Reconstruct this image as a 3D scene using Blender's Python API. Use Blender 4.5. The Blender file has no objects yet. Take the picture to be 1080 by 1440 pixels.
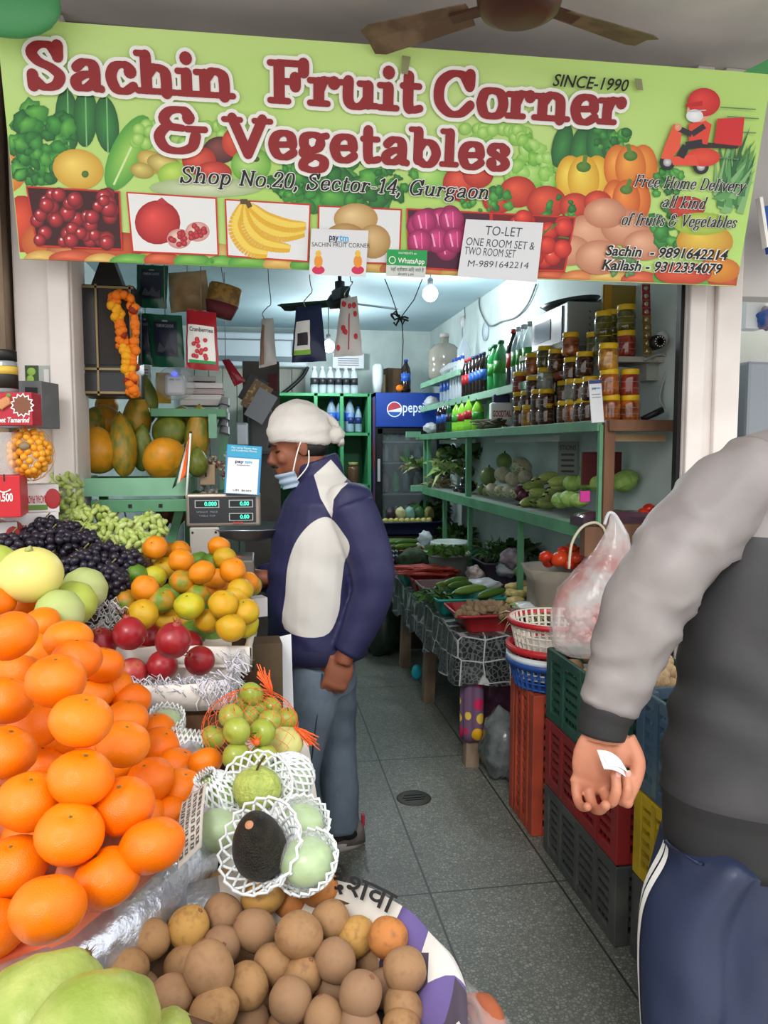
import bpy, bmesh, math, random
from mathutils import Vector, Matrix, Euler, noise
R = math.radians
random.seed(7)
SC = bpy.context.scene
COL = SC.collection
# ---------------------------------------------------------------- camera
CAMZ = 1.5
cam_d = bpy.data.cameras.new('camera'); cam = bpy.data.objects.new('camera', cam_d); COL.objects.link(cam)
cam_d.sensor_fit = 'VERTICAL'; cam_d.sensor_height = 36; cam_d.sensor_width = 27; cam_d.lens = 27.0
cam_d.clip_start = .02
cam.location = (0, 0, CAMZ); cam.rotation_euler = (R(90 - 4.8), 0, R(-9.2))
SC.camera = cam
FPX = 1080.0
CROT = Euler(cam.rotation_euler).to_matrix()
# ---------------------------------------------------------------- light
SC.view_settings.view_transform = 'Standard'; SC.view_settings.look = 'None'
SC.view_settings.gamma = 1; SC.view_settings.use_curve_mapping = False
SC.view_settings.exposure = 0.5
W = bpy.data.worlds.new('overcast_sky'); SC.world = W; W.use_nodes = True
_n = W.node_tree.nodes; _l = W.node_tree.links
_bg = _n['Background']; _bg.inputs['Strength'].default_value = 1.5
_tc = _n.new('ShaderNodeTexCoord'); _sx = _n.new('ShaderNodeSeparateXYZ'); _cr = _n.new('ShaderNodeValToRGB')
_l.new(_tc.outputs['Generated'], _sx.inputs[0]); _l.new(_sx.outputs['Z'], _cr.inputs[0]); _l.new(_cr.outputs[0], _bg.inputs['Color'])
_cr.color_ramp.elements[0].position = 0.0; _cr.color_ramp.elements[0].color = (.6, .6, .6, 1)
_cr.color_ramp.elements[1].position = .35; _cr.color_ramp.elements[1].color = (1.0, 1.0, 1.0, 1)
sun_d = bpy.data.lights.new('veiled_sun', 'SUN'); sun = bpy.data.objects.new('veiled_sun', sun_d); COL.objects.link(sun)
sun_d.energy = 1.1; sun_d.angle = R(16); sun.rotation_euler = (R(52), 0, R(-18))
sun_d.color = (1, .97, .93)

def ray(u, v):
    return CROT @ Vector(((u - 540) / FPX, -(v - 720) / FPX, -1))
def PD(u, v, d): return Vector((0, 0, CAMZ)) + ray(u, v) * d
def PY(u, v, Y): r = ray(u, v); return PD(u, v, Y / r.y)
def PX(u, v, X): r = ray(u, v); return PD(u, v, X / r.x)
def PZ(u, v, Z): r = ray(u, v); return PD(u, v, (Z - CAMZ) / r.z)

# ---------------------------------------------------------------- materials
def srgb(h):
    h = h.lstrip('#'); o = []
    for i in (0, 2, 4):
        c = int(h[i:i + 2], 16) / 255
        o.append(c / 12.92 if c <= .04045 else ((c + .055) / 1.055) ** 2.4)
    return (o[0], o[1], o[2], 1)
MATS = {}
def mat(name, col, rough=.5, metal=0, col2=None, ns=20, nc=(.4, .6), bump=0, bs=60, rand=None, trans=0, alpha=1, emit=0,
        coat=0, sss=0, spec=.5, detail=4, stretch=None, vor=False, ior=1.45):
    if name in MATS: return MATS[name]
    m = bpy.data.materials.new(name); m.use_nodes = True; MATS[name] = m
    N = m.node_tree.nodes; L = m.node_tree.links; b = N['Principled BSDF']
    I = b.inputs
    I['Roughness'].default_value = rough; I['Metallic'].default_value = metal
    I['Specular IOR Level'].default_value = spec; I['IOR'].default_value = ior
    I['Transmission Weight'].default_value = trans; I['Alpha'].default_value = alpha
    I['Coat Weight'].default_value = coat; I['Coat Roughness'].default_value = .08
    if sss: I['Subsurface Weight'].default_value = sss; I['Subsurface Radius'].default_value = (.02, .01, .005); I['Subsurface Scale'].default_value = .3
    c1 = srgb(col) if isinstance(col, str) else col
    out = None
    tc = N.new('ShaderNodeTexCoord'); vec = tc.outputs['Object']
    if stretch:
        mp = N.new('ShaderNodeMapping'); L.new(vec, mp.inputs[0]); mp.inputs['Scale'].default_value = stretch; vec = mp.outputs[0]
    if rand or col2:
        oi = N.new('ShaderNodeObjectInfo')
    if col2:
        c2 = srgb(col2) if isinstance(col2, str) else col2
        if vor:
            t = N.new('ShaderNodeTexVoronoi'); t.inputs['Scale'].default_value = ns; f = t.outputs['Distance']
            L.new(vec, t.inputs['Vector'])
        else:
            t = N.new('ShaderNodeTexNoise'); t.noise_dimensions = '4D'; t.inputs['Scale'].default_value = ns; t.inputs['Detail'].default_value = detail; f = t.outputs['Fac']
            L.new(vec, t.inputs['Vector'])
            ml = N.new('ShaderNodeMath'); ml.operation = 'MULTIPLY'; ml.inputs[1].default_value = 50; L.new(oi.outputs['Random'], ml.inputs[0]); L.new(ml.outputs[0], t.inputs['W'])
        mr = N.new('ShaderNodeMapRange'); mr.inputs[1].default_value = nc[0]; mr.inputs[2].default_value = nc[1]; L.new(f, mr.inputs[0])
        mx = N.new('ShaderNodeMix'); mx.data_type = 'RGBA'; mx.inputs[6].default_value = c1; mx.inputs[7].default_value = c2
        L.new(mr.outputs[0], mx.inputs[0]); out = mx.outputs[2]
    if rand:
        cr = srgb(rand)
        mx = N.new('ShaderNodeMix'); mx.data_type = 'RGBA'; mx.inputs[6].default_value = c1; mx.inputs[7].default_value = cr
        if out: L.new(out, mx.inputs[6])
        L.new(oi.outputs['Random'], mx.inputs[0]); out = mx.outputs[2]
    if out: L.new(out, I['Base Color'])
    else: I['Base Color'].default_value = c1
    if emit:
        I['Emission Color'].default_value = c1; I['Emission Strength'].default_value = emit
    if bump:
        t = N.new('ShaderNodeTexNoise'); t.inputs['Scale'].default_value = bs; t.inputs['Detail'].default_value = 5; L.new(vec, t.inputs['Vector'])
        bp = N.new('ShaderNodeBump'); bp.inputs['Strength'].default_value = bump; bp.inputs['Distance'].default_value = .01
        L.new(t.outputs['Fac'], bp.inputs['Height']); L.new(bp.outputs[0], I['Normal'])
    m['_'] = 1
    return m
def vcol_mat(name, rough=.45):
    if name in MATS: return MATS[name]
    m = bpy.data.materials.new(name); m.use_nodes = True; MATS[name] = m
    N = m.node_tree.nodes; a = N.new('ShaderNodeAttribute'); a.attribute_name = 'print'
    m.node_tree.links.new(a.outputs['Color'], N['Principled BSDF'].inputs['Base Color'])
    N['Principled BSDF'].inputs['Roughness'].default_value = rough
    return m

# ---------------------------------------------------------------- mesh builder
def frame_to(d):
    d = Vector(d).normalized(); up = Vector((0, 0, 1)) if abs(d.z) < .95 else Vector((0, 1, 0))
    x = up.cross(d).normalized(); y = d.cross(x)
    return Matrix((x, y, d)).transposed()
def TM(loc=(0, 0, 0), rot=(0, 0, 0), sc=(1, 1, 1)):
    if not hasattr(sc, '__len__'): sc = (sc,) * 3
    return Matrix.LocRotScale(Vector(loc), Euler(rot), Vector(sc))
class MB:
    def __init__(s): s.v = []; s.f = []; s.m = []; s.sm = []; s.c = []
    def add(s, vs, fs, mi=0, smooth=False, M=None, cols=None):
        o = len(s.v)
        for p in vs:
            p = Vector(p); s.v.append(M @ p if M else p)
        if cols is not None: s.c += list(cols)
        else: s.c += [(1, 1, 1, 1)] * len(vs)
        for f in fs: s.f.append([i + o for i in f]); s.m.append(mi); s.sm.append(smooth)
        return s
    def box(s, c, sz, mi=0, rz=0, M=None, rot=None, taper=1):
        x, y, z = sz[0] / 2, sz[1] / 2, sz[2] / 2; t = taper
        vs = [(-x, -y, -z), (x, -y, -z), (x, y, -z), (-x, y, -z), (-x * t, -y * t, z), (x * t, -y * t, z), (x * t, y * t, z), (-x * t, y * t, z)]
        T = TM(c, rot or (0, 0, rz)); T = M @ T if M else T
        return s.add(vs, [(0, 3, 2, 1), (4, 5, 6, 7), (0, 1, 5, 4), (1, 2, 6, 5), (2, 3, 7, 6), (3, 0, 4, 7)], mi, False, T)
    def beam(s, p, q, w, h, mi=0):
        p = Vector(p); q = Vector(q); d = q - p; F = frame_to(d).to_4x4(); F.translation = (p + q) / 2
        return s.box((0, 0, 0), (w, h, d.length), mi, M=F)
    def lathe(s, prof, seg=20, mi=0, M=None, sx=1, sy=1, fn=None, smooth=True, cap=True):
        vs = []; fs = []; n = len(prof)
        for r, z in prof:
            for k in range(seg):
                a = 2 * math.pi * k / seg; rr = r * (fn(a, z) if fn else 1)
                vs.append((rr * math.cos(a) * sx, rr * math.sin(a) * sy, z))
        for i in range(n - 1):
            for k in range(seg):
                k2 = (k + 1) % seg
                fs.append((i * seg + k, i * seg + k2, (i + 1) * seg + k2, (i + 1) * seg + k))
        if cap and prof[0][0] > 1e-5: fs.append(tuple(range(seg))[::-1])
        if cap and prof[-1][0] > 1e-5: fs.append(tuple((n - 1) * seg + k for k in range(seg)))
        return s.add(vs, fs, mi, smooth, M)
    def sphere(s, c, r, seg=16, rings=10, mi=0, M=None, fn=None, rot=None):
        if not hasattr(r, '__len__'): r = (r,) * 3
        vs = [(0, 0, -1)]; fs = []
        for i in range(1, rings):
            t = -math.pi / 2 + math.pi * i / rings
            for k in range(seg):
                a = 2 * math.pi * k / seg; vs.append((math.cos(t) * math.cos(a), math.cos(t) * math.sin(a), math.sin(t)))
        vs.append((0, 0, 1))
        if fn: vs = [fn(Vector(p)) for p in vs]
        vs = [(p[0] * r[0], p[1] * r[1], p[2] * r[2]) for p in vs]
        for k in range(seg): fs.append((0, 1 + (k + 1) % seg, 1 + k))
        for i in range(rings - 2):
            for k in range(seg):
                a = 1 + i * seg; b = a + seg; k2 = (k + 1) % seg
                fs.append((a + k, a + k2, b + k2, b + k))
        a = 1 + (rings - 2) * seg; e = len(vs) - 1
        for k in range(seg): fs.append((a + k, a + (k + 1) % seg, e))
        T = TM(c, rot or (0, 0, 0)); T = M @ T if M else T
        return s.add(vs, fs, mi, True, T)
    def tube(s, pts, rad, seg=8, mi=0, M=None, cap=True, sx=1, smooth=True, closed=False):
        pts = [Vector(p) for p in pts]; n = len(pts)
        if not hasattr(rad, '__len__'): rad = [rad] * n
        vs = []; fs = []; prev = None
        for i in range(n):
            if closed: d = pts[(i + 1) % n] - pts[i - 1]
            else: d = pts[min(i + 1, n - 1)] - pts[max(i - 1, 0)]
            if d.length < 1e-9: d = Vector((0, 0, 1))
            d.normalize()
            if prev is None: F = frame_to(d); x = F.col[0].copy()
            else: x = prev - d * prev.dot(d); x = x.normalized() if x.length > 1e-6 else frame_to(d).col[0].copy()
            y = d.cross(x); prev = x
            for k in range(seg):
                a = 2 * math.pi * k / seg
                vs.append(pts[i] + x * (math.cos(a) * rad[i] * sx) + y * (math.sin(a) * rad[i]))
        for i in range(n if closed else n - 1):
            j = (i + 1) % n
            for k in range(seg):
                k2 = (k + 1) % seg
                fs.append((i * seg + k, i * seg + k2, j * seg + k2, j * seg + k))
        if cap and not closed:
            fs.append(tuple(range(seg))[::-1]); fs.append(tuple((n - 1) * seg + k for k in range(seg)))
        return s.add(vs, fs, mi, smooth, M)
    def loft(s, rings, mi=0, cap=True, M=None, smooth=True, mis=None):
        """rings: equal-length lists of points"""
        seg = len(rings[0]); vs = [p for r in rings for p in r]; o = len(s.v)
        for i in range(len(rings) - 1):
            fs = []
            base = i * seg
            for k in range(seg):
                k2 = (k + 1) % seg
                fs.append((base + k, base + k2, base + seg + k2, base + seg + k))
            if i == 0: s.add(vs, [], 0, smooth, M)
            for f in fs: s.f.append([q + o for q in f]); s.m.append(mis[i] if mis else mi); s.sm.append(smooth)
        if cap:
            s.f.append([o + k for k in range(seg)][::-1]); s.m.append(mis[0] if mis else mi); s.sm.append(False)
            s.f.append([o + (len(rings) - 1) * seg + k for k in range(seg)]); s.m.append(mis[-1] if mis else mi); s.sm.append(False)
        return s
    def prism(s, poly, h, mi=0, M=None, smooth=False):
        """poly in xy, extruded from z=0 to h"""
        n = len(poly); vs = [(x, y, 0) for x, y in poly] + [(x, y, h) for x, y in poly]
        fs = [tuple(range(n))[::-1], tuple(range(n, 2 * n))] + [(i, (i + 1) % n, n + (i + 1) % n, n + i) for i in range(n)]
        return s.add(vs, fs, mi, smooth, M)
    def grid(s, fn, nu, nv, mi=0, M=None, smooth=True, th=0, cu=False):
        vs = [Vector(fn(i / nu, j / nv)) for j in range(nv + 1) for i in range(nu + 1)]
        fs = [(j * (nu + 1) + i, j * (nu + 1) + i + 1, (j + 1) * (nu + 1) + i + 1, (j + 1) * (nu + 1) + i) for j in range(nv) for i in range(nu)]
        s.add(vs, fs, mi, smooth, M)
        return s
    def poly(s, pts, mi=0, M=None, cols=None):
        return s.add(pts, [tuple(range(len(pts)))], mi, False, M, cols)
    def text(s, t, M, h, w=None, mi=0, shear=0, bold=0, align='l', font=None):
        vs, fs, x0, x1, cap = text_geo(t, shear, bold)
        k = h / cap; kx = k if w is None else w / max(1e-6, x1 - x0)
        off = {'l': 0, 'c': -.5 * (x1 - x0) * kx, 'r': -(x1 - x0) * kx}[align]
        return s.add([((x - x0) * kx + off, y * k, 0) for x, y in vs], fs, mi, False, M)
    def build(s, name, mats, parent=None, bevel=0, vcol=False, loc=None, solid=0, subd=0):
        me = bpy.data.meshes.new(name)
        org = Vector(loc) if loc is not None else None
        me.from_pydata([tuple(p - org) if org else tuple(p) for p in s.v], [], s.f)
        if not isinstance(mats, (list, tuple)): mats = [mats]
        for m in mats: me.materials.append(m)
        me.polygons.foreach_set('material_index', s.m); me.polygons.foreach_set('use_smooth', s.sm)
        if vcol:
            at = me.color_attributes.new('print', 'FLOAT_COLOR', 'POINT')
            at.data.foreach_set('color', [x for c in s.c for x in c])
        me.update()
        o = bpy.data.objects.new(name, me); COL.objects.link(o)
        if org: o.location = org
        if parent: o.parent = parent
        if bevel:
            b = o.modifiers.new('b', 'BEVEL'); b.width = bevel; b.segments = 2; b.limit_method = 'ANGLE'; b.angle_limit = R(50)
        if solid:
            b = o.modifiers.new('s', 'SOLIDIFY'); b.thickness = solid; b.offset = 0
        if subd:
            b = o.modifiers.new('u', 'SUBSURF'); b.levels = subd; b.render_levels = subd
        return o
_TG = {}
def text_geo(t, shear=0, bold=0):
    k = (t, shear, bold)
    if k in _TG: return _TG[k]
    cu = bpy.data.curves.new('t', 'FONT'); cu.body = t; cu.shear = shear; cu.offset = bold; cu.resolution_u = 3; cu.fill_mode = 'FRONT'
    o = bpy.data.objects.new('t', cu); COL.objects.link(o)
    dg = bpy.context.evaluated_depsgraph_get(); me = bpy.data.meshes.new_from_object(o.evaluated_get(dg))
    vs = [(p.co.x, p.co.y) for p in me.vertices]; fs = [tuple(p.vertices) for p in me.polygons]
    bpy.data.objects.remove(o); bpy.data.curves.remove(cu); bpy.data.meshes.remove(me)
    xs = [p[0] for p in vs] or [0, 1]
    r = (vs, fs, min(xs), max(xs), .69); _TG[k] = r
    return r

# ---------------------------------------------------------------- scene tree helpers
def tag(o, label, cat, group=None, kind=None):
    o['label'] = label; o['category'] = cat
    if group: o['group'] = group
    if kind: o['kind'] = kind
    return o
def struct(o): o['kind'] = 'structure'; return o
def thing(name, label, cat, loc=(0, 0, 0), rz=0, group=None, rot=None):
    o = bpy.data.objects.new(name, None); COL.objects.link(o); o.empty_display_size = .05
    o.location = loc; o.rotation_euler = rot or (0, 0, rz)
    return tag(o, label, cat, group)
KIDS = {}
def kids(o):
    return [c for c in bpy.data.objects if c.parent == o]
def dup(o, loc=None, rot=None, sc=None, label=None, group=None, mats=None):
    """copy of a thing with its parts and their sub-parts"""
    if o.name not in KIDS: KIDS[o.name] = [(c, kids(c)) for c in kids(o)]
    r = o.copy(); COL.objects.link(r)
    if loc is not None: r.location = loc
    if rot is not None: r.rotation_euler = rot
    if sc is not None: r.scale = (sc, sc, sc) if not hasattr(sc, '__len__') else sc
    if label: r['label'] = label
    if group: r['group'] = group
    for c, gs in KIDS[o.name]:
        d = c.copy(); COL.objects.link(d); d.parent = r
        for g in gs:
            e = g.copy(); COL.objects.link(e); e.parent = d
    return r
def remove(o):
    for c in kids(o):
        for g in kids(c): bpy.data.objects.remove(g)
        bpy.data.objects.remove(c)
    bpy.data.objects.remove(o)
def setmat(o, m, slot=0):
    o.material_slots[slot].link = 'OBJECT'; o.material_slots[slot].material = m
ORD = ['first', 'second', 'third', 'fourth', 'fifth', 'sixth', 'seventh', 'eighth', 'ninth', 'tenth', 'eleventh', 'twelfth', 'thirteenth', 'fourteenth', 'fifteenth']
def smooth_pts(P, n=6, closed=False):
    P = [Vector(p) for p in P]; out = []; m = len(P)
    for i in range(m if closed else m - 1):
        if closed: a, b, c, d = P[i - 1], P[i], P[(i + 1) % m], P[(i + 2) % m]
        else: a, b, c, d = P[max(i - 1, 0)], P[i], P[i + 1], P[min(i + 2, m - 1)]
        for k in range(n):
            t = k / n
            out.append(.5 * ((2 * b) + (c - a) * t + (2 * a - 5 * b + 4 * c - d) * t * t + (3 * b - a - 3 * c + d) * t ** 3))
    if not closed: out.append(P[-1])
    return out
def rnd(a, b): return random.uniform(a, b)
# ================================================================ SETTING
FY = 2.65; XR = 1.70; XL = -1.05; YB = 7.6; ZC = 2.65; ZP = 2.85
def floor_mat():
    m = bpy.data.materials.new('terrazzo'); m.use_nodes = True; N = m.node_tree.nodes; L = m.node_tree.links; b = N['Principled BSDF']
    tc = N.new('ShaderNodeTexCoord')
    vo = N.new('ShaderNodeTexVoronoi'); vo.inputs['Scale'].default_value = 92; L.new(tc.outputs['Object'], vo.inputs['Vector'])
    sep = N.new('ShaderNodeSeparateColor'); L.new(vo.outputs['Color'], sep.inputs[0])
    cr = N.new('ShaderNodeValToRGB'); L.new(sep.outputs[0], cr.inputs[0]); e = cr.color_ramp.elements
    e[0].position = .0; e[0].color = srgb('#6a6d66'); e[1].position = 1; e[1].color = srgb('#989a91')
    x = e.new(.55); x.color = srgb('#85877e'); x = e.new(.8); x.color = srgb('#868a81')
    vd = N.new('ShaderNodeTexVoronoi'); vd.feature = 'DISTANCE_TO_EDGE'; vd.inputs['Scale'].default_value = 92; L.new(tc.outputs['Object'], vd.inputs['Vector'])
    mr = N.new('ShaderNodeMapRange'); mr.inputs[1].default_value = .05; mr.inputs[2].default_value = .16; L.new(vd.outputs['Distance'], mr.inputs[0])
    m1 = N.new('ShaderNodeMix'); m1.data_type = 'RGBA'; m1.inputs[6].default_value = srgb('#5d605a'); L.new(mr.outputs[0], m1.inputs[0]); L.new(cr.outputs[0], m1.inputs[7])
    no = N.new('ShaderNodeTexNoise'); no.inputs['Scale'].default_value = 2.2; no.inputs['Detail'].default_value = 8; L.new(tc.outputs['Object'], no.inputs['Vector'])
    nr = N.new('ShaderNodeMapRange'); nr.inputs[1].default_value = .35; nr.inputs[2].default_value = .7; L.new(no.outputs['Fac'], nr.inputs[0])
    m2 = N.new('ShaderNodeMix'); m2.data_type = 'RGBA'; m2.blend_type = 'MULTIPLY'; m2.inputs[7].default_value = (.72, .72, .68, 1); L.new(nr.outputs[0], m2.inputs[0]); L.new(m1.outputs[2], m2.inputs[6])
    mp = N.new('ShaderNodeMapping'); mp.inputs['Location'].default_value = (-.10, -.18, 0); L.new(tc.outputs['Object'], mp.inputs[0])
    br = N.new('ShaderNodeTexBrick'); br.offset = 0; br.inputs['Scale'].default_value = 1; br.inputs['Brick Width'].default_value = .45; br.inputs['Row Height'].default_value = 1.12; br.inputs['Mortar Size'].default_value = .004
    L.new(mp.outputs[0], br.inputs['Vector'])
    m3 = N.new('ShaderNodeMix'); m3.data_type = 'RGBA'; m3.inputs[7].default_value = srgb('#30332f'); L.new(br.outputs['Fac'], m3.inputs[0]); L.new(m2.outputs[2], m3.inputs[6])
    L.new(m3.outputs[2], b.inputs['Base Color']); b.inputs['Roughness'].default_value = .42
    return m
struct(MB().box((.4, 4.55, -.05), (9, 6.9, .1)).build('floor', floor_mat()))
struct(MB().box((.4, -6.4, -.055), (24, 15, .1)).build('ground', mat('bounce_concrete', '#c4c1bb', .8, col2='#aeaba4', ns=2)))  # unseen pale ground, added to bounce sky light onto the porch ceiling
M_wall = mat('interior_plaster', '#cfdcd9', .7, col2='#bccac7', ns=2.5, bump=.08, bs=30)
M_wall2 = mat('grey_plaster', '#b9bcb4', .7, col2='#a3a79e', ns=3, nc=(.35, .7), bump=.1, bs=25)
M_ceil = mat('shop_ceiling_paint', '#b9d3dc', .6, col2='#a8c4cf', ns=1.5)
M_pceil = mat('porch_ceiling_paint', '#d2cecb', .75, col2='#bdb8b4', ns=3, nc=(.3, .75), bump=.15, bs=12)
M_pil = mat('pillar_paint', '#e6dfda', .5, col2='#d5cac3', ns=4, nc=(.4, .75), bump=.08, bs=18)
M_black = mat('matte_black', '#141414', .5)
struct(MB().box((XR + .05, (FY + YB) / 2 + .1, ZC / 2), (.1, YB - FY + .1, ZC)).build('wall_right', M_wall))
struct(MB().box((XL - .05, (FY + YB) / 2 + .1, ZC / 2), (.1, YB - FY + .1, ZC)).build('wall_left', M_wall))
struct(MB().box(((XL + XR) / 2, YB + .05, ZC / 2), (XR - XL + .2, .1, ZC)).build('wall_back', M_wall))
struct(MB().box(((XL + XR) / 2, (FY + YB) / 2 + .1, ZC + .05), (XR - XL + .2, YB - FY + .1, .1)).build('ceiling', M_ceil))
struct(MB().box((.4, 2.05, ZP + .06), (9, 1.7, .12)).build('ceiling_porch', M_pceil))
struct(MB().box((.4, FY + .11, 2.5), (2.6, .14, .69)).build('wall_front', M_pil))
# door pillars with their raised boards
def pillar(name, xa, xb, strips, dp=.2):
    m = MB().box(((xa + xb) / 2, FY + dp / 2, ZP / 2), (xb - xa, dp, ZP))
    for a, b in strips: m.box(((a + b) / 2, FY - .012, ZP / 2), (b - a, .024, ZP))
    return struct(m.build(name, M_pil, bevel=.006))
xl = [PY(u, 560, FY).x for u in (24, 74, 104)]
pillar('pillar_left', xl[0], xl[2] + .005, [(xl[1], xl[2])])
xr = [PY(u, 560, FY).x for u in (962, 985, 1000, 1034)]
pillar('pillar_right', xr[0], xr[3], [(xr[0], xr[1]), (xr[2], xr[3])], .05)
struct(MB().box((xr[0] - .007, FY + .03, ZP / 2 - .3), (.016, .03, ZP - .6)).build('gap_shade_1', M_black))  # black strip painted in for the shadowed gap between pillar and wall
# wall stub between the shop and its right pillar, and the neighbours' fronts
M_wood = mat('bare_wood', '#8d6a4c', .75, col2='#6a4b33', ns=9, stretch=(1, 1, .12), bump=.2, bs=20)
M_old = mat('old_wood_post', '#8a7763', .85, col2='#5f4d3d', ns=8, stretch=(1, 1, .25), bump=.3, bs=25)
struct(MB().box((xl[0] - .16, FY + .02, ZP / 2), (.3, .16, ZP)).build('wall_front_left', M_old))
struct(MB().box((-2.6, FY + .3, ZP / 2), (3.4, .1, ZP)).build('wall_outer_left', M_wall2))
struct(MB().box((3.2, FY + 1.4, ZP / 2), (2.9, .1, ZP)).build('wall_outer_right', M_wall2))
struct(MB().box((xr[3] + .5, FY + .06, 2.46), (1.0, .1, .8)).build('beam_outer_right', M_pceil))
t = thing('shutter_box', 'dark red shutter panel with a steel rim beside the white pillar', 'shutter', (xr[3] + .06, FY + .35, 0))
MB().box((0, 0, 1.0), (.12, .05, 2.0)).build('panel', mat('maroon_paint', '#5e2522', .5), t)
MB().tube(smooth_pts([(.062, -.03, 1.2), (.062, -.03, 2.0), (.03, -.03, 2.06), (-.05, -.03, 2.06)], 5), .006).build('rim', mat('dull_steel', '#8d8d88', .4, .8), t)
# floor drain in the aisle
p = PZ(582, 1122, 0.001)
t = thing('floor_drain', 'small dark oval floor drain set in the terrazzo aisle', 'drain', (p.x, p.y, 0))
MB().lathe([(.0, .004), (.07, .004), (.075, 0)], 24).build('cover', mat('drain_iron', '#4a4843', .6, .5), t)
MB().box((0, 0, .0055), (.10, .014, .003)).box((0, .022, .0055), (.08, .01, .003)).box((0, -.022, .0055), (.08, .01, .003)).build('slots', M_black, t)

# ================================================================ BANNER
TILT = R(11)
SO = PY(540, 384, 2.52)
SX = Vector((1, 0, 0)); SU = Vector((0, -math.sin(TILT), math.cos(TILT))); SN = SX.cross(SU)
SMAT = Matrix((SX, SU, SN)).transposed().to_4x4(); SMAT.translation = SO
SINV = SMAT.inverted()
def SP(u, v, z=0):
    r = ray(u, v); o = Vector((0, 0, CAMZ)); t = (SO - o).dot(SN) / r.dot(SN)
    q = SINV @ (o + r * t); return Vector((q.x, q.y, z))
sign = thing('shop_banner', 'wide lime green printed shop banner over the entrance with maroon lettering', 'sign', SO)
sign.matrix_world = SMAT
BC = [(-6, 24), (1086, 104), (1036, 403), (28, 364)]
M_ban = mat('banner_vinyl', '#aeda5c', .45)
M_vc = vcol_mat('banner_print')
q = [SP(u, v) for u, v in BC]
bd = MB()
# vinyl face: the printed ground is lime with paler patches
def ban(s, t):
    top = q[0].lerp(q[1], s); bot = q[3].lerp(q[2], s); return top.lerp(bot, t)
NU, NV = 40, 14
vs = []; fs = []; cs = []
for j in range(NV + 1):
    for i in range(NU + 1):
        s_, t_ = i / NU, j / NV
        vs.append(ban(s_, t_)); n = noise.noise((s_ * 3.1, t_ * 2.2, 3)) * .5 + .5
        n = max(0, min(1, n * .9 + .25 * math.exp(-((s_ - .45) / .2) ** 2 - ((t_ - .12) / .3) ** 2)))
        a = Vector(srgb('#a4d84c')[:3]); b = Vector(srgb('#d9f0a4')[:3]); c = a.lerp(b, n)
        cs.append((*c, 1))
for j in range(NV):
    for i in range(NU): k = j * (NU + 1) + i; fs.append((k, k + NU + 1, k + NU + 2, k + 1))
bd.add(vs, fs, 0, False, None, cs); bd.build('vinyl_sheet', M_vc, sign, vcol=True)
bk = MB()
fr = [p + Vector((0, 0, -.004)) for p in q]; bb = [p + Vector((0, 0, -.03)) for p in q]
bk.add(fr + bb, [(0, 3, 2, 1)[::-1], (4, 5, 6, 7)[::-1], (0, 1, 5, 4), (1, 2, 6, 5), (2, 3, 7, 6), (3, 0, 4, 7)])
bk.build('backing_frame', mat('frame_wood', '#6d5138', .8), sign)
class Art:
    """flat printed shapes in the banner's plane, each a hair above the last"""
    def __init__(s, z0=.0012): s.m = MB(); s.z = z0
    def clip(s, u, v):
        v = min(max(v, 26 + .0735 * max(u, 0)), 365.5 + .0375 * (u - 30) - 1.5)
        f = (v - 24) / 340; return max(-5 + 34 * f, min(u, 1085 - 50 * (v - 104) / 299)), v
    def fan(s, ctr, ring, c0, c1, dz=.000008):
        s.z += dz
        vs = [SP(*s.clip(*p), s.z) for p in [ctr] + list(ring)]
        n = len(ring)
        s.m.add(vs, [(0, 1 + (k + 1) % n, 1 + k) for k in range(n)], 0, False, None, [srgb(c0)] + [srgb(c1)] * n)
    def ell(s, u, v, ru, rv, c0, c1, rot=0, off=(-.25, -.3), n=22, wob=0, lobes=0):
        ring = []; ph = rnd(0, 9)
        for k in range(n):
            a = 2 * math.pi * k / n; w = 1 + (wob * math.sin(a * lobes + ph) if lobes else wob * rnd(-1, 1))
            x = ru * w * math.cos(a); y = rv * w * math.sin(a)
            ring.append((u + x * math.cos(rot) - y * math.sin(rot), v + x * math.sin(rot) + y * math.cos(rot)))
        s.fan((u + off[0] * ru, v + off[1] * rv), ring, c0, c1)
    def quad(s, pts, c):
        s.z += .000008; s.m.poly([SP(*s.clip(u, v), s.z) for u, v in pts][::-1], cols=[srgb(c)] * len(pts))
    def line(s, pts, w, c):
        for (a, b), (d, e) in zip(pts, pts[1:]):
            l = math.hypot(d - a, e - b) or 1; nx, ny = -(e - b) / l * w / 2, (d - a) / l * w / 2
            s.quad([(a - nx, b - ny), (d - nx, e - ny), (d + nx, e + ny), (a + nx, b + ny)], c)
    def leaf(s, u, v, r, n, cols, spread=1.0):
        for k in range(n):
            a = rnd(0, 6.28); d = r * math.sqrt(rnd(0, 1)) * spread
            c = random.choice(cols); q_ = rnd(.18, .38) * r
            s.ell(u + d * math.cos(a), v + d * math.sin(a), q_, q_ * rnd(.6, 1), c[0], c[1], rot=rnd(0, 3), wob=.22, n=13)
    def build(s, name): return s.m.build(name, M_vc, sign, vcol=True)
GR = [('#4fae4a', '#1f6e2a'), ('#6fc252', '#2f8434'), ('#37913c', '#17592a')]
LG = [('#b7e67a', '#7cc048'), ('#a4dc62', '#62ad3f'), ('#c7ee92', '#8ccc55')]
A = Art()
A.ell(10, 240, 28, 30, '#ffb64d', '#d8752a')
A.ell(30, 315, 34, 40, '#f05a38', '#b32a1c'); A.ell(70, 340, 40, 30, '#ef8c3c', '#c0542a'); A.ell(110, 352, 45, 22, '#e8a060', '#b05c38')
A.ell(160, 350, 60, 24, '#e2663a', '#a83c22'); A.ell(240, 365, 50, 16, '#f0c050', '#d09030'); A.ell(300, 360, 40, 18, '#eed68a', '#c79c50')
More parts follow.
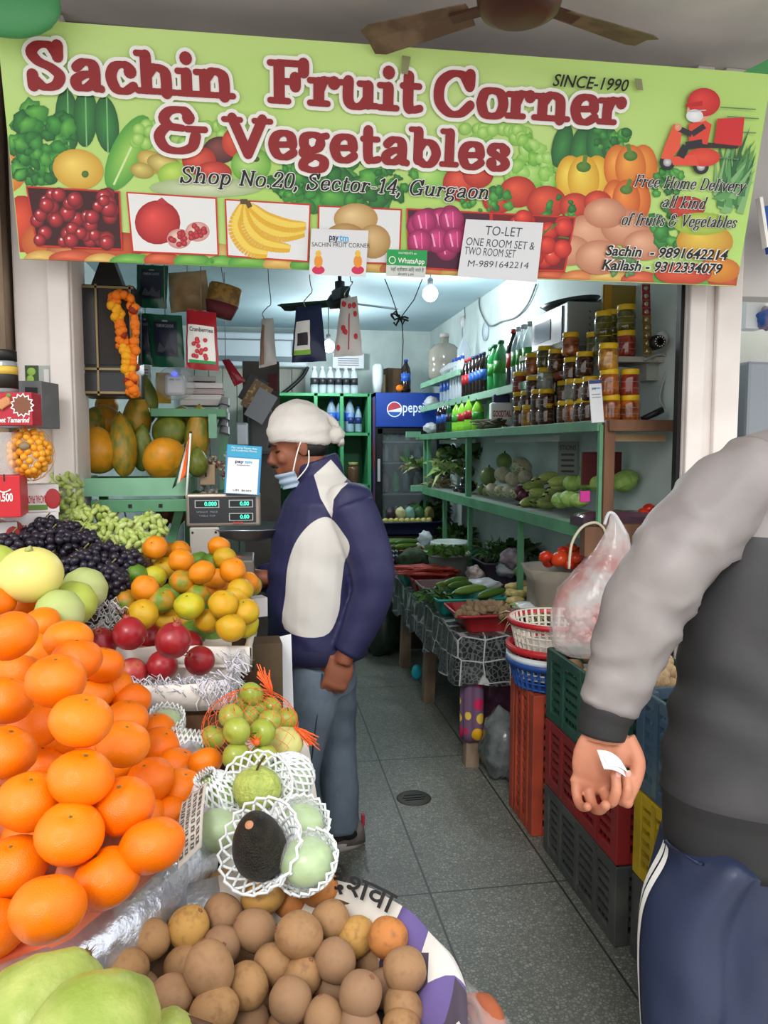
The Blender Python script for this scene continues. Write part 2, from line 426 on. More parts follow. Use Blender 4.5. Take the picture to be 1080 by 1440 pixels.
for u in range(60, 1035, 42): A.ell(u, 362 + u * .034 + rnd(-4, 4), rnd(24, 34), rnd(12, 16), *random.choice([('#ef7a4c', '#b8402a'), ('#f4d27a', '#c99a48'), ('#8fcf5a', '#4a9a3a'), ('#f2a060', '#c46a38')]))
for u, v, h in ((95, 170, 45), (120, 165, 42), (150, 175, 40)):
    A.ell(u, v, 17, h, '#3f9446', '#1d5f2e', rot=rnd(-.15, .15), off=(0, 0)); A.line([(u, v - h), (u + 2, v + h)], 2, '#7cc07a')
A.ell(180, 215, 24, 58, '#a6dc62', '#4fa33e', rot=.45, off=(0, 0)); A.line([(202, 170), (160, 260)], 3, '#d8f0ac')
A.leaf(60, 195, 46, 46, GR); A.leaf(48, 230, 34, 26, GR)
A.ell(110, 238, 36, 28, '#ffe070', '#d5a534', rot=.2); A.ell(120, 245, 5, 5, '#5a8a30', '#3f6a26')
for k in range(26): A.ell(rnd(190, 330), rnd(165, 205), 9, 9, '#c8ee8a', '#86c450')
A.ell(215, 228, 24, 14, '#f0dc7c', '#b89a3c', rot=.5); A.ell(232, 232, 26, 14, '#eddd86', '#a8923c', rot=.3); A.ell(200, 240, 17, 11, '#e6d878', '#a8923c', rot=.2)
A.ell(246, 246, 24, 18, '#cdea6c', '#8cc03c'); A.ell(310, 211, 24, 19, '#8e4c46', '#4c1d22'); A.ell(280, 226, 24, 20, '#ee6650', '#b3281e')
A.ell(334, 200, 22, 22, '#f26a4c', '#c13524'); A.ell(300, 243, 26, 16, '#ec5a48', '#a92820'); A.ell(353, 232, 28, 25, '#c8f08c', '#6ab33c'); A.ell(360, 224, 5, 4, '#6a7a3a', '#4a5a2a')
A.ell(290, 264, 80, 14, '#dfe8c4', '#a9c08a', off=(0, 0))
A.leaf(440, 250, 44, 40, GR); A.leaf(500, 262, 50, 34, GR); A.leaf(400, 258, 26, 16, GR)
for k in range(20): A.ell(rnd(650, 740), rnd(178, 205), 9, 9, '#c8ee8a', '#86c450')
A.leaf(745, 235, 40, 34, LG); A.ell(605, 250, 26, 22, '#c6f08a', '#6fb840'); A.ell(650, 258, 28, 26, '#f26048', '#b02a1e'); A.ell(672, 245, 22, 20, '#ee5a44', '#ae2a20')
A.leaf(560, 245, 30, 20, GR)
for u, v in ((790, 205), (815, 210), (838, 208), (858, 205)): A.ell(u, v, 14, 32, '#3f9446', '#1b5c2c', rot=rnd(-.3, .3), off=(0, 0))
A.leaf(860, 195, 22, 20, GR)
def pepper(u, v, r, c0, c1, st):
    for dx, w in ((-.55, .6), (.55, .6), (0, .66)): A.ell(u + dx * r, v, w * r, r * .98, c0, c1)
    A.ell(u, v - .5 * r, .3 * r, .22 * r, '#6a9a3c', '#3f6e28'); A.line([(u, v - .5 * r), (u + st, v - 1.0 * r)], 6, '#5c8a34')
pepper(820, 252, 34, '#ffe45c', '#dba018', 3); pepper(886, 236, 33, '#ffb04a', '#d4671c', -4); pepper(880, 282, 30, '#ff9a44', '#c9561a', 6)
for u, v, r in ((700, 282, 22), (728, 270, 26), (768, 285, 28), (808, 290, 22), (840, 285, 20)): A.ell(u, v, r, r * .85, '#f4603f', '#b0261c')
A.leaf(700, 288, 20, 14, GR); A.leaf(785, 296, 22, 16, GR); A.leaf(660, 292, 16, 10, GR)
for u, v, r in ((830, 330, 40), (880, 320, 36), (850, 300, 30), (800, 352, 30), (842, 362, 34), (905, 345, 30)): A.ell(u, v, r, r * .72, '#f0b894', '#c07a5c')
A.leaf(940, 260, 22, 18, GR); A.leaf(950, 320, 32, 26, GR); A.ell(965, 292, 26, 16, '#f05a44', '#b02a20'); A.ell(990, 340, 40, 26, '#f0d050', '#c8902a'); A.ell(1010, 380, 30, 18, '#f2a834', '#c8701c'); A.ell(960, 385, 40, 16, '#f4663c', '#bc3a20')
A.ell(985, 315, 40, 16, '#d6e86c', '#98b83c'); A.leaf(880, 372, 22, 16, [('#7aa86a', '#4a7a44')])
for k in range(34):
    a = rnd(-.2, 1.25); l = rnd(50, 105); u0, v0 = 1012 + rnd(-8, 30), 285 + rnd(-22, 14); u1 = min(1062, u0 + l * math.sin(a) * .8); v1 = v0 - l * math.cos(a)
    A.quad([(u0 - 5, v0), (u1, v1), (u0 + 5, v0 + 3)], random.choice(['#3e7f45', '#5da05a', '#2b6437', '#86b878']))
A.leaf(300, 378, 14, 6, [('#57b33c', '#2f8a2c')])
A.build('printed_vegetables')
# the six framed photographs along the bottom
def framed(name, a, b, c, d, bg, fn, rim='#d22a20'):
    X = Art(.006); cu = sum(p[0] for p in (a, b, c, d)) / 4; cv = sum(p[1] for p in (a, b, c, d)) / 4
    X.quad([a, b, c, d], rim); s = lambda p: (p[0] + (2.2 if p[0] < cu else -2.2), p[1] + (2.2 if p[1] < cv else -2.2))
    X.quad([s(a), s(b), s(c), s(d)], bg); fn(X); return X.build(name)
def cherries(X):
    for k in range(42):
        u, v = rnd(50, 160), rnd(274, 342); r = rnd(8, 12)
        X.ell(u, v, r, r, '#e03a44', '#5e0d18'); X.ell(u - 3, v - 3, 2, 2, '#ffffff', '#e08088')
framed('cherry_picture', (37, 262), (169, 269), (173, 352), (52, 347), '#3c0a12', cherries)
def pomeg(X):
    X.ell(222, 313, 32, 31, '#f0524a', '#a5121c'); X.quad([(220, 283), (228, 278), (236, 285), (230, 290)], '#b8303a')
    for u, v in ((252, 336), (278, 326)):
        X.ell(u, v, 17, 14, '#f2d8c8', '#d0908c')
        for k in range(14): X.ell(u + rnd(-12, 12), v + rnd(-9, 9), 4, 4, '#e24452', '#8e0f20')
framed('pomegranate_picture', (178, 270), (305, 278), (308, 360), (186, 355), '#eef0f0', pomeg)
def banana(X):
    for pts in ([(342, 288), (330, 320), (348, 350), (376, 358)], [(346, 288), (348, 320), (370, 342), (408, 350)], [(350, 288), (362, 315), (392, 331), (428, 328)], [(352, 290), (375, 308), (405, 318), (430, 318)]):
        sp = [(p.x, p.y) for p in smooth_pts([(a, b, 0) for a, b in pts], 8)]
        for i in range(len(sp) - 1):
            t = i / (len(sp) - 1); w = 20 * (math.sin(math.pi * (.12 + .8 * t)) ** .6)
            X.line([sp[i], sp[i + 1]], w, '#e9b62c'); 
        for i in range(len(sp) - 1):
            t = i / (len(sp) - 1); w = 9 * (math.sin(math.pi * (.12 + .8 * t)) ** .6); X.line([(sp[i][0], sp[i][1] - 2), (sp[i + 1][0], sp[i + 1][1] - 2)], w, '#f8d95c')
    X.line([(338, 284), (348, 284), (352, 292)], 7, '#5a4a20')
framed('banana_picture', (316, 280), (437, 287), (434, 369), (319, 361), '#eceef0', banana)
def potato(X):
    X.ell(500, 308, 31, 22, '#f0d49a', '#b98e4e'); X.ell(485, 336, 30, 22, '#e6c486', '#ab8044'); X.ell(525, 340, 24, 24, '#eccb90', '#b0864a')
framed('potato_picture', (447, 289), (565, 294), (562, 372), (446, 369), '#e9ecee', potato)
def onion(X):
    for k in range(12):
        u, v = rnd(580, 648), rnd(305, 375); X.ell(u, v, 16, 17, '#e8408c', '#7e0e48'); X.line([(u - 6, v - 8), (u - 2, v + 8)], 2, '#f49ac4')
    for u, v in ((596, 312), (634, 310), (615, 338), (590, 340), (640, 338)): X.ell(u, v, 18, 18, '#ec4a94', '#8a1250'); X.line([(u - 8, v - 9), (u - 4, v + 9)], 2.5, '#f8a8cc'); X.line([(u + 2, v - 12), (u + 3, v + 10)], 1.5, '#f07ab0')
framed('onion_picture', (571, 293), (690, 299), (690, 384), (573, 377), '#4a0a30', onion)
def tomato(X):
    for k in range(16):
        u, v = rnd(700, 798), rnd(312, 372); X.ell(u, v, 12, 12, '#ff5a40', '#a80f12'); X.ell(u - 4, v - 4, 2, 2, '#ffffff', '#ff9080')
    for u, v in ((770, 325), (792, 320), (768, 345), (790, 350), (735, 308)): X.ell(u, v, 13, 13, '#ff5640', '#b01214')
    for k in range(7): u, v = rnd(745, 795), rnd(310, 335); X.line([(u, v), (u + rnd(-14, 14), v + rnd(-8, 14))], 2, '#3c7a2c')
framed('tomato_picture', (690, 299), (809, 305), (794, 382), (690, 380), '#7a0c10', tomato)

# ---------------------------------------------------------------- lettering
SF = {
 'a': (52, "c 11,37 22,46 34,43 37,30 37,8 45,3; c 37,27 22,25 10,16 12,5 24,4 37,15"),
 'c': (47, "c 38,37 28,46 14,42 8,25 14,6 27,2 40,11; d 36,35"),
 'h': (57, "l 12,70 12,3; c 12,30 24,45 38,40 41,26 41,3; s 12,2; s 41,2; q 12,70"),
 'i': (29, "l 14,45 14,3; s 14,2; q 14,45; d 14,64"),
 'n': (57, "l 12,45 12,3; c 12,30 24,45 38,40 41,26 41,3; s 12,2; s 41,2; q 12,45"),
 'm': (84, "l 12,45 12,3; c 12,30 22,45 36,41 39,26 39,3; c 39,30 50,45 64,41 68,26 68,3; s 12,2; s 39,2; s 68,2; q 12,45"),
 'r': (43, "l 12,45 12,3; c 12,26 20,43 36,41; s 12,2; q 12,45; d 34,40"),
 'u': (57, "c 12,45 12,14 20,4 32,6 41,18; l 41,45 41,3; q 12,45; q 41,45; r 41,3"),
 't': (36, "c 15,60 15,14 20,4 33,7; l 6,44 31,44"),
 'o': (51, "c 8,24 13,41 25,46 38,41 43,24 38,7 25,2 13,7 8,24"),
 'e': (49, "l 11,24 39,26; c 39,26 36,41 25,46 13,40 8,24 14,6 27,2 41,11"),
 'b': (52, "l 12,70 12,4; c 12,30 22,44 36,41 43,24 36,6 24,2 12,12; q 12,70"),
 'd': (54, "l 40,70 40,3; c 40,32 30,45 16,42 9,24 15,5 28,3 40,14; q 40,70; r 40,3"),
 'g': (51, "c 36,30 34,42 22,46 10,40 10,24 20,17 32,22 36,32; c 14,20 8,12 16,5 32,5 42,-3 38,-16 22,-20 8,-14 10,-4 20,3; l 34,42 46,45"),
 'l': (29, "l 14,70 14,3; s 14,2; q 14,70"),
 's': (42, "c 34,37 26,45 14,44 9,35 18,27 30,20 35,11 28,3 16,2 8,11; d 33,36; d 10,11"),
 'p': (53, "l 12,45 12,-20; c 12,32 22,45 36,41 43,24 36,6 24,2 12,10; s 12,-20; q 12,45"),
 'k': (54, "l 12,70 12,3; l 12,20 36,43; l 20,27 42,3; s 12,2; s 42,2; s 36,44; q 12,70"),
 'f': (36, "c 34,64 28,71 18,67 15,54 15,3; l 5,44 30,44; s 15,2; d 32,64"),
 'v': (48, "l 7,45 24,3 41,45; s 7,45; s 41,45"),
 'y': (50, "l 8,45 25,5; c 42,45 26,6 17,-14 6,-17; s 8,45; s 42,45"),
 'S': (60, "c 46,54 36,69 20,69 10,57 18,43 36,33 47,20 40,5 24,1 9,15; l 47,70 46,52; l 9,20 9,2"),
 'F': (60, "l 15,69 15,3; l 15,67 50,67; l 15,37 38,37; l 50,68 50,54; l 38,44 38,30; s 15,2; q 15,69"),
 'C': (66, "c 55,50 44,68 26,69 10,52 9,22 24,3 42,3 57,18; l 55,70 55,52"),
 'G': (70, "c 55,50 44,68 26,69 10,52 9,22 24,3 42,3 56,10; l 55,70 55,52; l 56,28 56,6; l 44,28 66,28"),
 'V': (66, "l 9,68 33,4 57,68; s 9,68; s 57,68"),
 'N': (68, "l 14,68 14,2; l 14,68 54,4; l 54,68 54,4; s 14,2; s 54,68; q 14,68"),
 'H': (72, "l 14,68 14,2; l 58,68 58,2; l 14,36 58,36; s 14,2; s 14,68; s 58,2; s 58,68"),
 'D': (68, "l 15,68 15,3; c 15,67 36,67 53,54 57,35 53,15 36,4 15,4; q 15,68; q 15,3"),
 '&': (74, "c 50,58 42,69 24,68 14,55 22,42 40,39; c 40,39 18,40 6,24 14,5 34,0 52,8 58,26; l 46,38 72,38; d 49,57"),
 '0': (50, "c 8,34 14,62 25,68 37,62 42,34 37,7 25,2 14,7 8,34"),
 '1': (40, "l 22,68 22,3; l 10,58 22,67; s 22,2"),
 '2': (50, "c 9,52 16,67 33,67 40,52 28,30 9,6; l 9,5 43,5; l 43,5 44,15; d 10,52"),
 '4': (52, "l 35,3 35,66 6,22 46,22; s 35,2"),
 '-': (32, "l 6,24 26,24"), '.': (22, "d 10,4"), ',': (22, "d 10,4; l 12,2 6,-12"), ' ': (30, "")}
def glyph(mb, ch, X, Y, kx, ky, thick, thin, grow, z, shear, ser):
    """one drawn letter: strokes with thick stems, thin joins and slab serifs"""
    zc = [z]
    def up_(): zc[0] += .000012; return zc[0]
    def pt(x, y): return (X + (x + y * shear) * kx, Y + y * ky)
    def disc(x, y, r):
        n = 12; px, py = pt(x, y); z = up_()
        mb.add([(px + r * math.cos(6.2832 * k / n), py + r * math.sin(6.2832 * k / n), z) for k in range(n)], [tuple(range(n))])
    def stroke(pts, tk, tn):
        pr = None
        for i, (x, y) in enumerate(pts):
            a = pts[max(i - 1, 0)]; b = pts[min(i + 1, len(pts) - 1)]
            dx, dy = (b[0] - a[0]), (b[1] - a[1]); l = math.hypot(dx, dy) or 1
            w = tn + (tk - tn) * abs(dy / l) ** 1.3
            r = w * ky + grow
            px, py = pt(x, y); ddx, ddy = (dx + dy * shear) * kx, dy * ky; l2 = math.hypot(ddx, ddy) or 1
            nx, ny = -ddy / l2 * r, ddx / l2 * r
            disc(x, y, r)
            cur = ((px + nx, py + ny), (px - nx, py - ny)); z = up_()
            if pr: mb.add([(*p_, z) for p_ in (pr[0], pr[1], cur[1], cur[0])], [(0, 1, 2, 3)])
            pr = cur
    adv, spec = SF[ch]
    for st in spec.split(';'):
        st = st.split()
        if not st: continue
        P = [tuple(float(q) for q in s.split(',')) for s in st[1:]]
        if st[0] == 'c': stroke([(p.x, p.y) for p in smooth_pts([(a, b, 0) for a, b in P], 6)], thick, thin)
        elif st[0] == 'l':
            for a, b in zip(P, P[1:]):
                if abs(a[0] - b[0]) < 3 and abs(a[1] - b[1]) > 25:
                    a, b = (max(a, b, key=lambda q: q[1]), min(a, b, key=lambda q: q[1])); e_ = thick - 4; a = (a[0], a[1] - e_); b = (b[0], b[1] + e_)
                stroke([(a[0] + (b[0] - a[0]) * k / 3, a[1] + (b[1] - a[1]) * k / 3) for k in range(4)], thick, thin)
        elif st[0] == 'd': disc(P[0][0], P[0][1], thick * 1.15 * ky + grow)
        else:
            x, y = P[0]; up = 1 if y < 20 else -1; y += up * thin * .5
            a, b = {'s': (-ser - 2, ser + 2), 'q': (-ser - 2, 0), 'r': (0, ser + 2)}[st[0]]
            stroke([(x + a, y), (x + (a + b) / 2, y), (x + b, y)], thin * .95, thin * .95)
    return adv
def script_line(name, s, P0, P1, cap, mats, thick=10.2, thin=5.8, shear=0, ser=11, outline=0, z=.012):
    """lettering along the baseline P0-P1 (points on the banner), cap: height of a capital there"""
    a, b = SP(*P0), SP(*P1); tot = sum(SF[c][0] for c in s); kx = (b - a).length / tot
    c_ = SP(P0[0], P0[1] - cap); ky = (c_.y - a.y) / 70; ang = math.atan2(b.y - a.y, b.x - a.x)
    m = MB(); lo = MB(); x = 0
    for gi, ch in enumerate(s):
        if outline: glyph(lo, ch, x, 0, kx, ky, thick, thin, outline, -.0006 * (gi % 2), shear, ser)
        x += glyph(m, ch, x, 0, kx, ky, thick, thin, 0, 0, shear, ser) * kx
    T = TM((a.x, a.y, z), (0, 0, ang))
    m.v = [T @ p for p in m.v]
    o = m.build(name, mats[0], sign)
    if outline:
        T2 = TM((a.x, a.y, z - .0022), (0, 0, ang)); lo.v = [T2 @ p for p in lo.v]; lo.build('outline', mats[1], o)
    return o
M_mar = mat('maroon_print', '#96252a', .5); M_white = mat('white_print', '#f7f7f2', .5); M_ink = mat('black_print', '#161616', .5)
script_line('title_lettering', 'Sachin', (40, 123), (331, 141), 60, [M_mar, M_white], outline=.0108)
script_line('title_lettering', 'Fruit', (378, 146), (592, 160), 60, [M_mar, M_white], outline=.0108)
script_line('title_lettering', 'Corner', (608, 161), (876, 178), 58, [M_mar, M_white], outline=.0108)
script_line('title_lettering', '&', (220, 212), (292, 215), 58, [M_mar, M_white], outline=.0108)
script_line('title_lettering', 'Vegetables', (320, 219), (714, 240), 54, [M_mar, M_white], outline=.0108)
script_line('address_lettering', 'Shop No.20, Sector-14, Gurgaon', (252, 257), (686, 281), 22, [M_ink, M_white], thick=5.5, thin=2.6, shear=.22, ser=8, outline=.0026)
for s, a, b in (('Free Home Delivery', (888, 263), (1043, 271)), ('all kind', (927, 292), (988, 295)), ('of fruits & Vegetables', (870, 317), (1031, 321))):
    script_line('slogan_lettering', s, a, b, 17, [M_ink, M_white], thick=4.6, thin=2.2, shear=.35, ser=7, outline=.0018)
def sign_text(name, s, P0, P1, cap, m, shear=0, bold=0, outline=None, z=.012, parent=None):
    a, b = SP(*P0), SP(*P1); h = SP(P0[0], P0[1] - cap).y - a.y; ang = math.atan2(b.y - a.y, b.x - a.x)
    T = TM((a.x, a.y, z), (0, 0, ang))
    o = MB().text(s, T, h, (b - a).length, shear=shear, bold=bold).build(name, m, parent or sign)
    if outline:
        T = TM((a.x, a.y, z - .0012), (0, 0, ang)); MB().text(s, T, h, (b - a).length, shear=shear, bold=outline).build('outline', M_white, o)
    return o
sign_text('since_lettering', 'SINCE-1990', (775, 122), (881, 130), 17, M_ink, .25, .012)
sign_text('phone_lettering', 'Sachin  - 9891642214', (849, 359), (1020, 366), 14, M_ink, .2, .022, .07)
sign_text('phone_lettering', 'Kailash - 9312334079', (844, 379), (1012, 385), 14, M_ink, .2, .022, .07)
# the scooter courier drawn on the banner
A = Art(.012)
for k, (u0, v0, u1) in enumerate(((1010, 152, 1060), (1020, 165, 1064), (1005, 185, 1060), (1000, 222, 1036))): A.line([(u0, v0), (u1, v0 + 3)], 1.6, '#5c8a5c')
for u, v in ((936, 229), (983, 235)): A.ell(u, v, 11, 11, '#2a2a2e', '#18181a', off=(0, 0)); A.ell(u, v, 6, 6, '#e8e8e8', '#9a9a9a', off=(0, 0))
A.quad([(1006, 168), (1044, 166), (1040, 206), (1001, 205)], '#d8262a'); A.quad([(970, 199), (1036, 206), (1034, 210), (970, 208)], '#2a1f1f')
A.quad([(945, 175), (957, 180), (953, 210), (941, 225), (927, 224), (930, 212)], '#f05a3c'); A.ell(986, 222, 24, 13, '#f0523a', '#d83a28', off=(0, 0)); A.quad([(940, 222), (975, 218), (980, 234), (944, 233)], '#ee5038')
A.quad([(966, 175), (988, 170), (998, 176), (992, 204), (966, 202)], '#e8432f'); A.line([(988, 178), (970, 190), (952, 182)], 8, '#2c2730'); A.ell(951, 180, 5, 5, '#f0b08c', '#e09a74')
A.line([(985, 202), (962, 206), (954, 222)], 11, '#20202a')
A.ell(980, 158, 17, 15, '#f4c09c', '#e8a480'); A.ell(987, 145, 23, 20, '#f0453c', '#c81e22'); A.quad([(962, 147), (985, 143), (985, 150), (962, 152)], '#c81e22'); A.ell(974, 164, 12, 9, '#ffffff', '#dfe6ec', off=(0, 0)); A.line([(966, 158), (990, 156)], 1.5, '#b8c4cc')
A.build('scooter_emblem')

# stickers, paper and tape stuck on the banner
def on_banner(name, label, cat, quad_px, m, z=.02, th=.001):
    P = [SP(u, v) for u, v in quad_px]; c = sum(P, Vector()) / 4
    o = MB().add([p - c + Vector((0, 0, zz)) for zz in (0, th) for p in P], [(7, 6, 5, 4), (0, 1, 2, 3), (0, 4, 5, 1), (1, 5, 6, 2), (2, 6, 7, 3), (3, 7, 4, 0)]).build(name, m)
    o.matrix_world = SMAT @ Matrix.Translation(c + Vector((0, 0, z))); tag(o, label, cat)
    return o, c
def note_text(o, c, s, P0, P1, cap, m, name='writing', bold=0, shear=0, z=.0016):
    a, b = SP(*P0) - c, SP(*P1) - c; h = SP(P0[0], P0[1] - cap).y - SP(*P0).y
    T = TM((a.x, a.y, z), (0, 0, math.atan2(b.y - a.y, b.x - a.x)))
    return MB().text(s, T, h, (b - a).length, bold=bold, shear=shear).build(name, m, o)
M_paper = mat('white_paper', '#e6e8ec', .7)
M_biro = mat('pen_ink', '#3a3f4a', .6)
o, c = on_banner('to_let_notice', 'white handwritten to let notice pasted over the banner', 'notice', [(653, 309), (761, 314), (752, 397), (641, 389)], M_paper)
for s, a, b, k in (('TO-LET', (680, 331), (731, 334), 13), ('ONE ROOM SET &', (653, 345), (748, 352), 11), ('TWO ROOM SET', (651, 358), (722, 363), 11), ('M-9891642214', (655, 375), (740, 378), 9)):
    note_text(o, c, s, a, b, k, M_biro, shear=.12, bold=-.004)
o, c = on_banner('payment_code_card', 'white payment card with two red figures at its foot on the banner', 'card', [(437, 322), (517, 325), (513, 390), (434, 386)], M_paper)
M_navy = mat('navy_print', '#14285c', .5); M_cyan = mat('cyan_print', '#1fb0ea', .5)
note_text(o, c, 'pay', (462, 338), (475, 339), 9, M_navy, bold=.02); note_text(o, c, 'tm', (476, 339), (489, 340), 9, M_cyan, bold=.02)
note_text(o, c, 'SACHIN FRUIT CORNER', (438, 347), (519, 349), 6, M_biro); note_text(o, c, 'ACCEPTED HERE', (462, 341.5), (489, 342.5), 2.2, M_ink)
def sp_ell(m, c, u, v, ru, rv, z, mi): m.add([SP(u + ru * math.cos(.5236 * k), v + rv * math.sin(.5236 * k)) - c + Vector((0, 0, z)) for k in range(12)], [tuple(range(12))[::-1]], mi)
m = MB()
for u in (447, 502):
    sp_ell(m, c, u, 380, 9, 6, .0014, 0); sp_ell(m, c, u, 368, 6, 9, .0016, 1); sp_ell(m, c, u, 357, 4, 4.5, .0018, 2)
m.build('deity_figures', [mat('pink_print', '#d8305c', .5), mat('orange_print', '#ef9a34', .5), mat('yellow_print', '#f2c24a', .5)], o)
o, c = on_banner('chat_payment_sticker', 'green and white chat payment sticker on the banner lower edge', 'sticker', [(543, 351), (599, 353), (596, 391), (541, 388)], mat('sticker_grey', '#d5dcd6', .5))
m = MB(); P = [SP(u, v) - c for u, v in ((543, 351), (599, 353), (597.5, 375), (542, 373))]; m.poly([p + Vector((0, 0, .0013)) for p in P][::-1]); m.build('green_field', mat('chat_green', '#22a352', .5), o)
note_text(o, c, 'PAYMENTS on', (559, 357.5), (584, 358.5), 3, M_white, z=.002); note_text(o, c, 'WhatsApp', (558, 370), (595, 371.5), 7, M_white, z=.002, bold=.015)
m = MB(); sp_ell(m, c, 550, 366, 5, 5.5, .002, 0); sp_ell(m, c, 550, 366, 3.8, 4.2, .0024, 1); m.build('chat_emblem', [M_white, MATS['chat_green']], o)
note_text(o, c, 'यहाँ स्वीकार किए जाते है', (548, 381), (594, 382.5), 4.5, M_ink); note_text(o, c, 'BHIM UPI', (558, 387), (580, 388), 3, M_ink, shear=.3)
M_tape = mat('old_tape', '#8a8a62', .4)
for lab, Q in (('strip of old brown tape on the banner above the big F word', [(564, 80), (576, 82), (572, 107), (563, 105)]), ('strip of old tape on the banner beside the since date', [(889, 112), (899, 113), (901, 129), (892, 128)])):
    on_banner('tape_strip', lab, 'tape', Q, M_tape, z=.016, th=.0006)

# ---------------------------------------------------------------- ceiling fan on the porch
def fan_blade(L, w0, w1, droop=0.0, bare=.05):
    m = MB(); n = 10; rings = []
    for i in range(n + 1):
        t = i / n; x = bare + (L - bare) * t; w = (w0 + (w1 - w0) * t) * (1 if t < .93 else 1 - (t - .93) * 3.5); pit = R(14)
        ring = []
        for a, b in ((-.5, 0), (0, .008), (.5, 0), (.5, -.003), (0, .004), (-.5, -.003)):
            y = a * w; ring.append((x, y * math.cos(pit), y * math.sin(pit) + b + droop * t))
        rings.append(ring)
    return m.loft(rings, smooth=False)
pf = PD(731, -2, 2.05)
M_fan = mat('dusty_brown_fan', '#7b6651', .55, col2='#5d4a39', ns=14, bump=.05)
M_fanh = mat('fan_motor_brown', '#4d2f25', .35, .3)
t = thing('ceiling_fan', 'dusty brown ceiling fan hanging from the porch ceiling before the banner', 'fan', pf)
MB().lathe([(0, -.05), (.07, -.048), (.105, -.03), (.115, 0), (.1, .03), (.05, .05), (0, .055)], 28).build('motor', M_fanh, t)
MB().tube([(0, 0, .04), (0, 0, ZP - pf.z)], .012).build('rod', M_fanh, t)
for k in range(3):
    b = fan_blade(.46, .08, .125, bare=.14).build('blade', M_fan, t); b.rotation_euler = (0, 0, R(-9.2 + 27 + 120 * k + (6 if k == 1 else 0))); b.location = (0, 0, -.005)
    a = MB().box((.13, 0, 0), (.13, .04, .008)).build('bracket', M_fanh, t); a.rotation_euler = b.rotation_euler; a.location = (0, 0, -.005)
# green panels at the two ends of the porch ceiling
for lab, c, s in (('green painted board under the porch ceiling at the banner start', PY(12, 4, 2.3), (.27, .1, .09)),):
    o = MB().sphere((0, 0, 0), (s[0] / 2, .04, .09), 20, 10).build('green_dish', mat('green_enamel', '#4c9a62', .4)); o.location = c; tag(o, 'green enamel dish shape under the porch ceiling above the banner', 'dish')
c = PY(1078, 88, 2.42)
o = MB().prism([(-.1, -.05), (.25, -.05), (.25, .14)], .03).build('green_gusset', mat('green_board', '#4f9a5e', .6)); o.rotation_euler = (R(90), 0, 0); o.location = c; tag(o, 'triangular green board at the banner end under the porch ceiling', 'board')
c = PY(1072, 322, 2.5)
t = thing('neighbour_sign', 'blue and white sign edge hanging beside the banner end', 'sign', c)
MB().box((.13, 0, .02), (.25, .02, .16), rot=(0, R(-12), 0)).build('panel', mat('blue_sign', '#1b4aa0', .4), t)
MB().box((.0, -.001, .02), (.012, .024, .17), rot=(0, R(-12), 0)).build('edge', M_white, t)
# ================================================================ FRUIT STAND
def rows_of(items, per):
    """(row from the bottom, place from the left) of each pixel-listed item"""
    idx = sorted(range(len(items)), key=lambda i: -items[i][1]); out = {}
    for r in range(0, len(idx), per):
        row = sorted(idx[r:r + per], key=lambda i: items[i][0])
        for k, i in enumerate(row): out[i] = (r // per, k)
    return out
M_or = mat('mandarin_skin', '#ee7202', .28, col2='#e46300', ns=1.6, nc=(.35, .75), bump=.2, bs=26, rand='#f08008', spec=.42, sss=.03)
M_calyx = mat('dry_calyx', '#5a5a2c', .8)
def citrus(name, m, label, cat, oblate=.84, lump=.03, nk=1.3, seed=0, calyx=True):
    def fn(p):
        rho = math.hypot(p.x, p.y)
        k = 1 + lump * noise.noise(p * nk + Vector((seed, 3, 1))) + .012 * noise.noise(p * 4 + Vector((seed, 0, 0)))
        z = p.z * oblate
        if p.z > 0: z -= .10 * math.exp(-(rho / .2) ** 2)
        else: z += .06 * math.exp(-(rho / .2) ** 2)
        return Vector((p.x * k, p.y * k, z * k))
    o = MB().sphere((0, 0, 0), 1, 30, 20, fn=fn).build(name, m); tag(o, label, cat)
    if calyx:
        c = MB(); zt = oblate - .09
        c.add([(0, 0, zt + .035)] + [((.10 if k % 2 else .05) * math.cos(k * .628), (.10 if k % 2 else .05) * math.sin(k * .628), zt + .012) for k in range(10)], [(0, 1 + k, 1 + (k + 1) % 10) for k in range(10)], 0, True)
        c.build('calyx', M_calyx, o)
    return o
mand = [citrus('mandarin', M_or, 'orange mandarin', 'mandarin', .80 + .03 * k, .05, seed=k * 7) for k in range(3)]
# u, v, size in the photograph (size -> distance for one fruit of 8.4 cm)
MAND = [(18, 830, 50), (-6, 846, 54), (36, 849, 50), (57, 878, 56), (74, 868, 52), (14, 894, 76), (96, 900, 68), (108, 927, 70), (79, 957, 82), (26, 946, 68),
 (6, 984, 78), (49, 1020, 72), (114, 1013, 87), (8, 1058, 84), (140, 968, 58), (157, 964, 58), (183, 985, 58), (178, 1012, 62), (173, 1046, 75), (219, 1027, 56),
 (226, 1050, 58), (118, 1050, 66), (114, 1094, 90), (41, 1127, 90), (98, 1172, 94), (173, 1133, 88), (212, 1097, 68), (256, 1110, 66), (250, 1078, 60), (235, 1148, 68),
 (214, 1189, 92), (150, 1235, 94), (67, 1278, 103), (20, 1217, 92), (-14, 1306, 98), (68, 1222, 78), (150, 1185, 78), (104, 1217, 78), (40, 1180, 74), (55, 1074, 70),
 (145, 935, 60), (44, 918, 62), (200, 1148, 70), (130, 978, 60), (85, 1030, 68), (160, 1075, 66)]
RW = rows_of(MAND, 6); MPOS = [PD(u, v, .084 * FPX / px) for u, v, px in MAND]
RNAME = ['lowest row', 'second row', 'third row', 'fourth row', 'fifth row', 'sixth row', 'seventh row', 'topmost row']
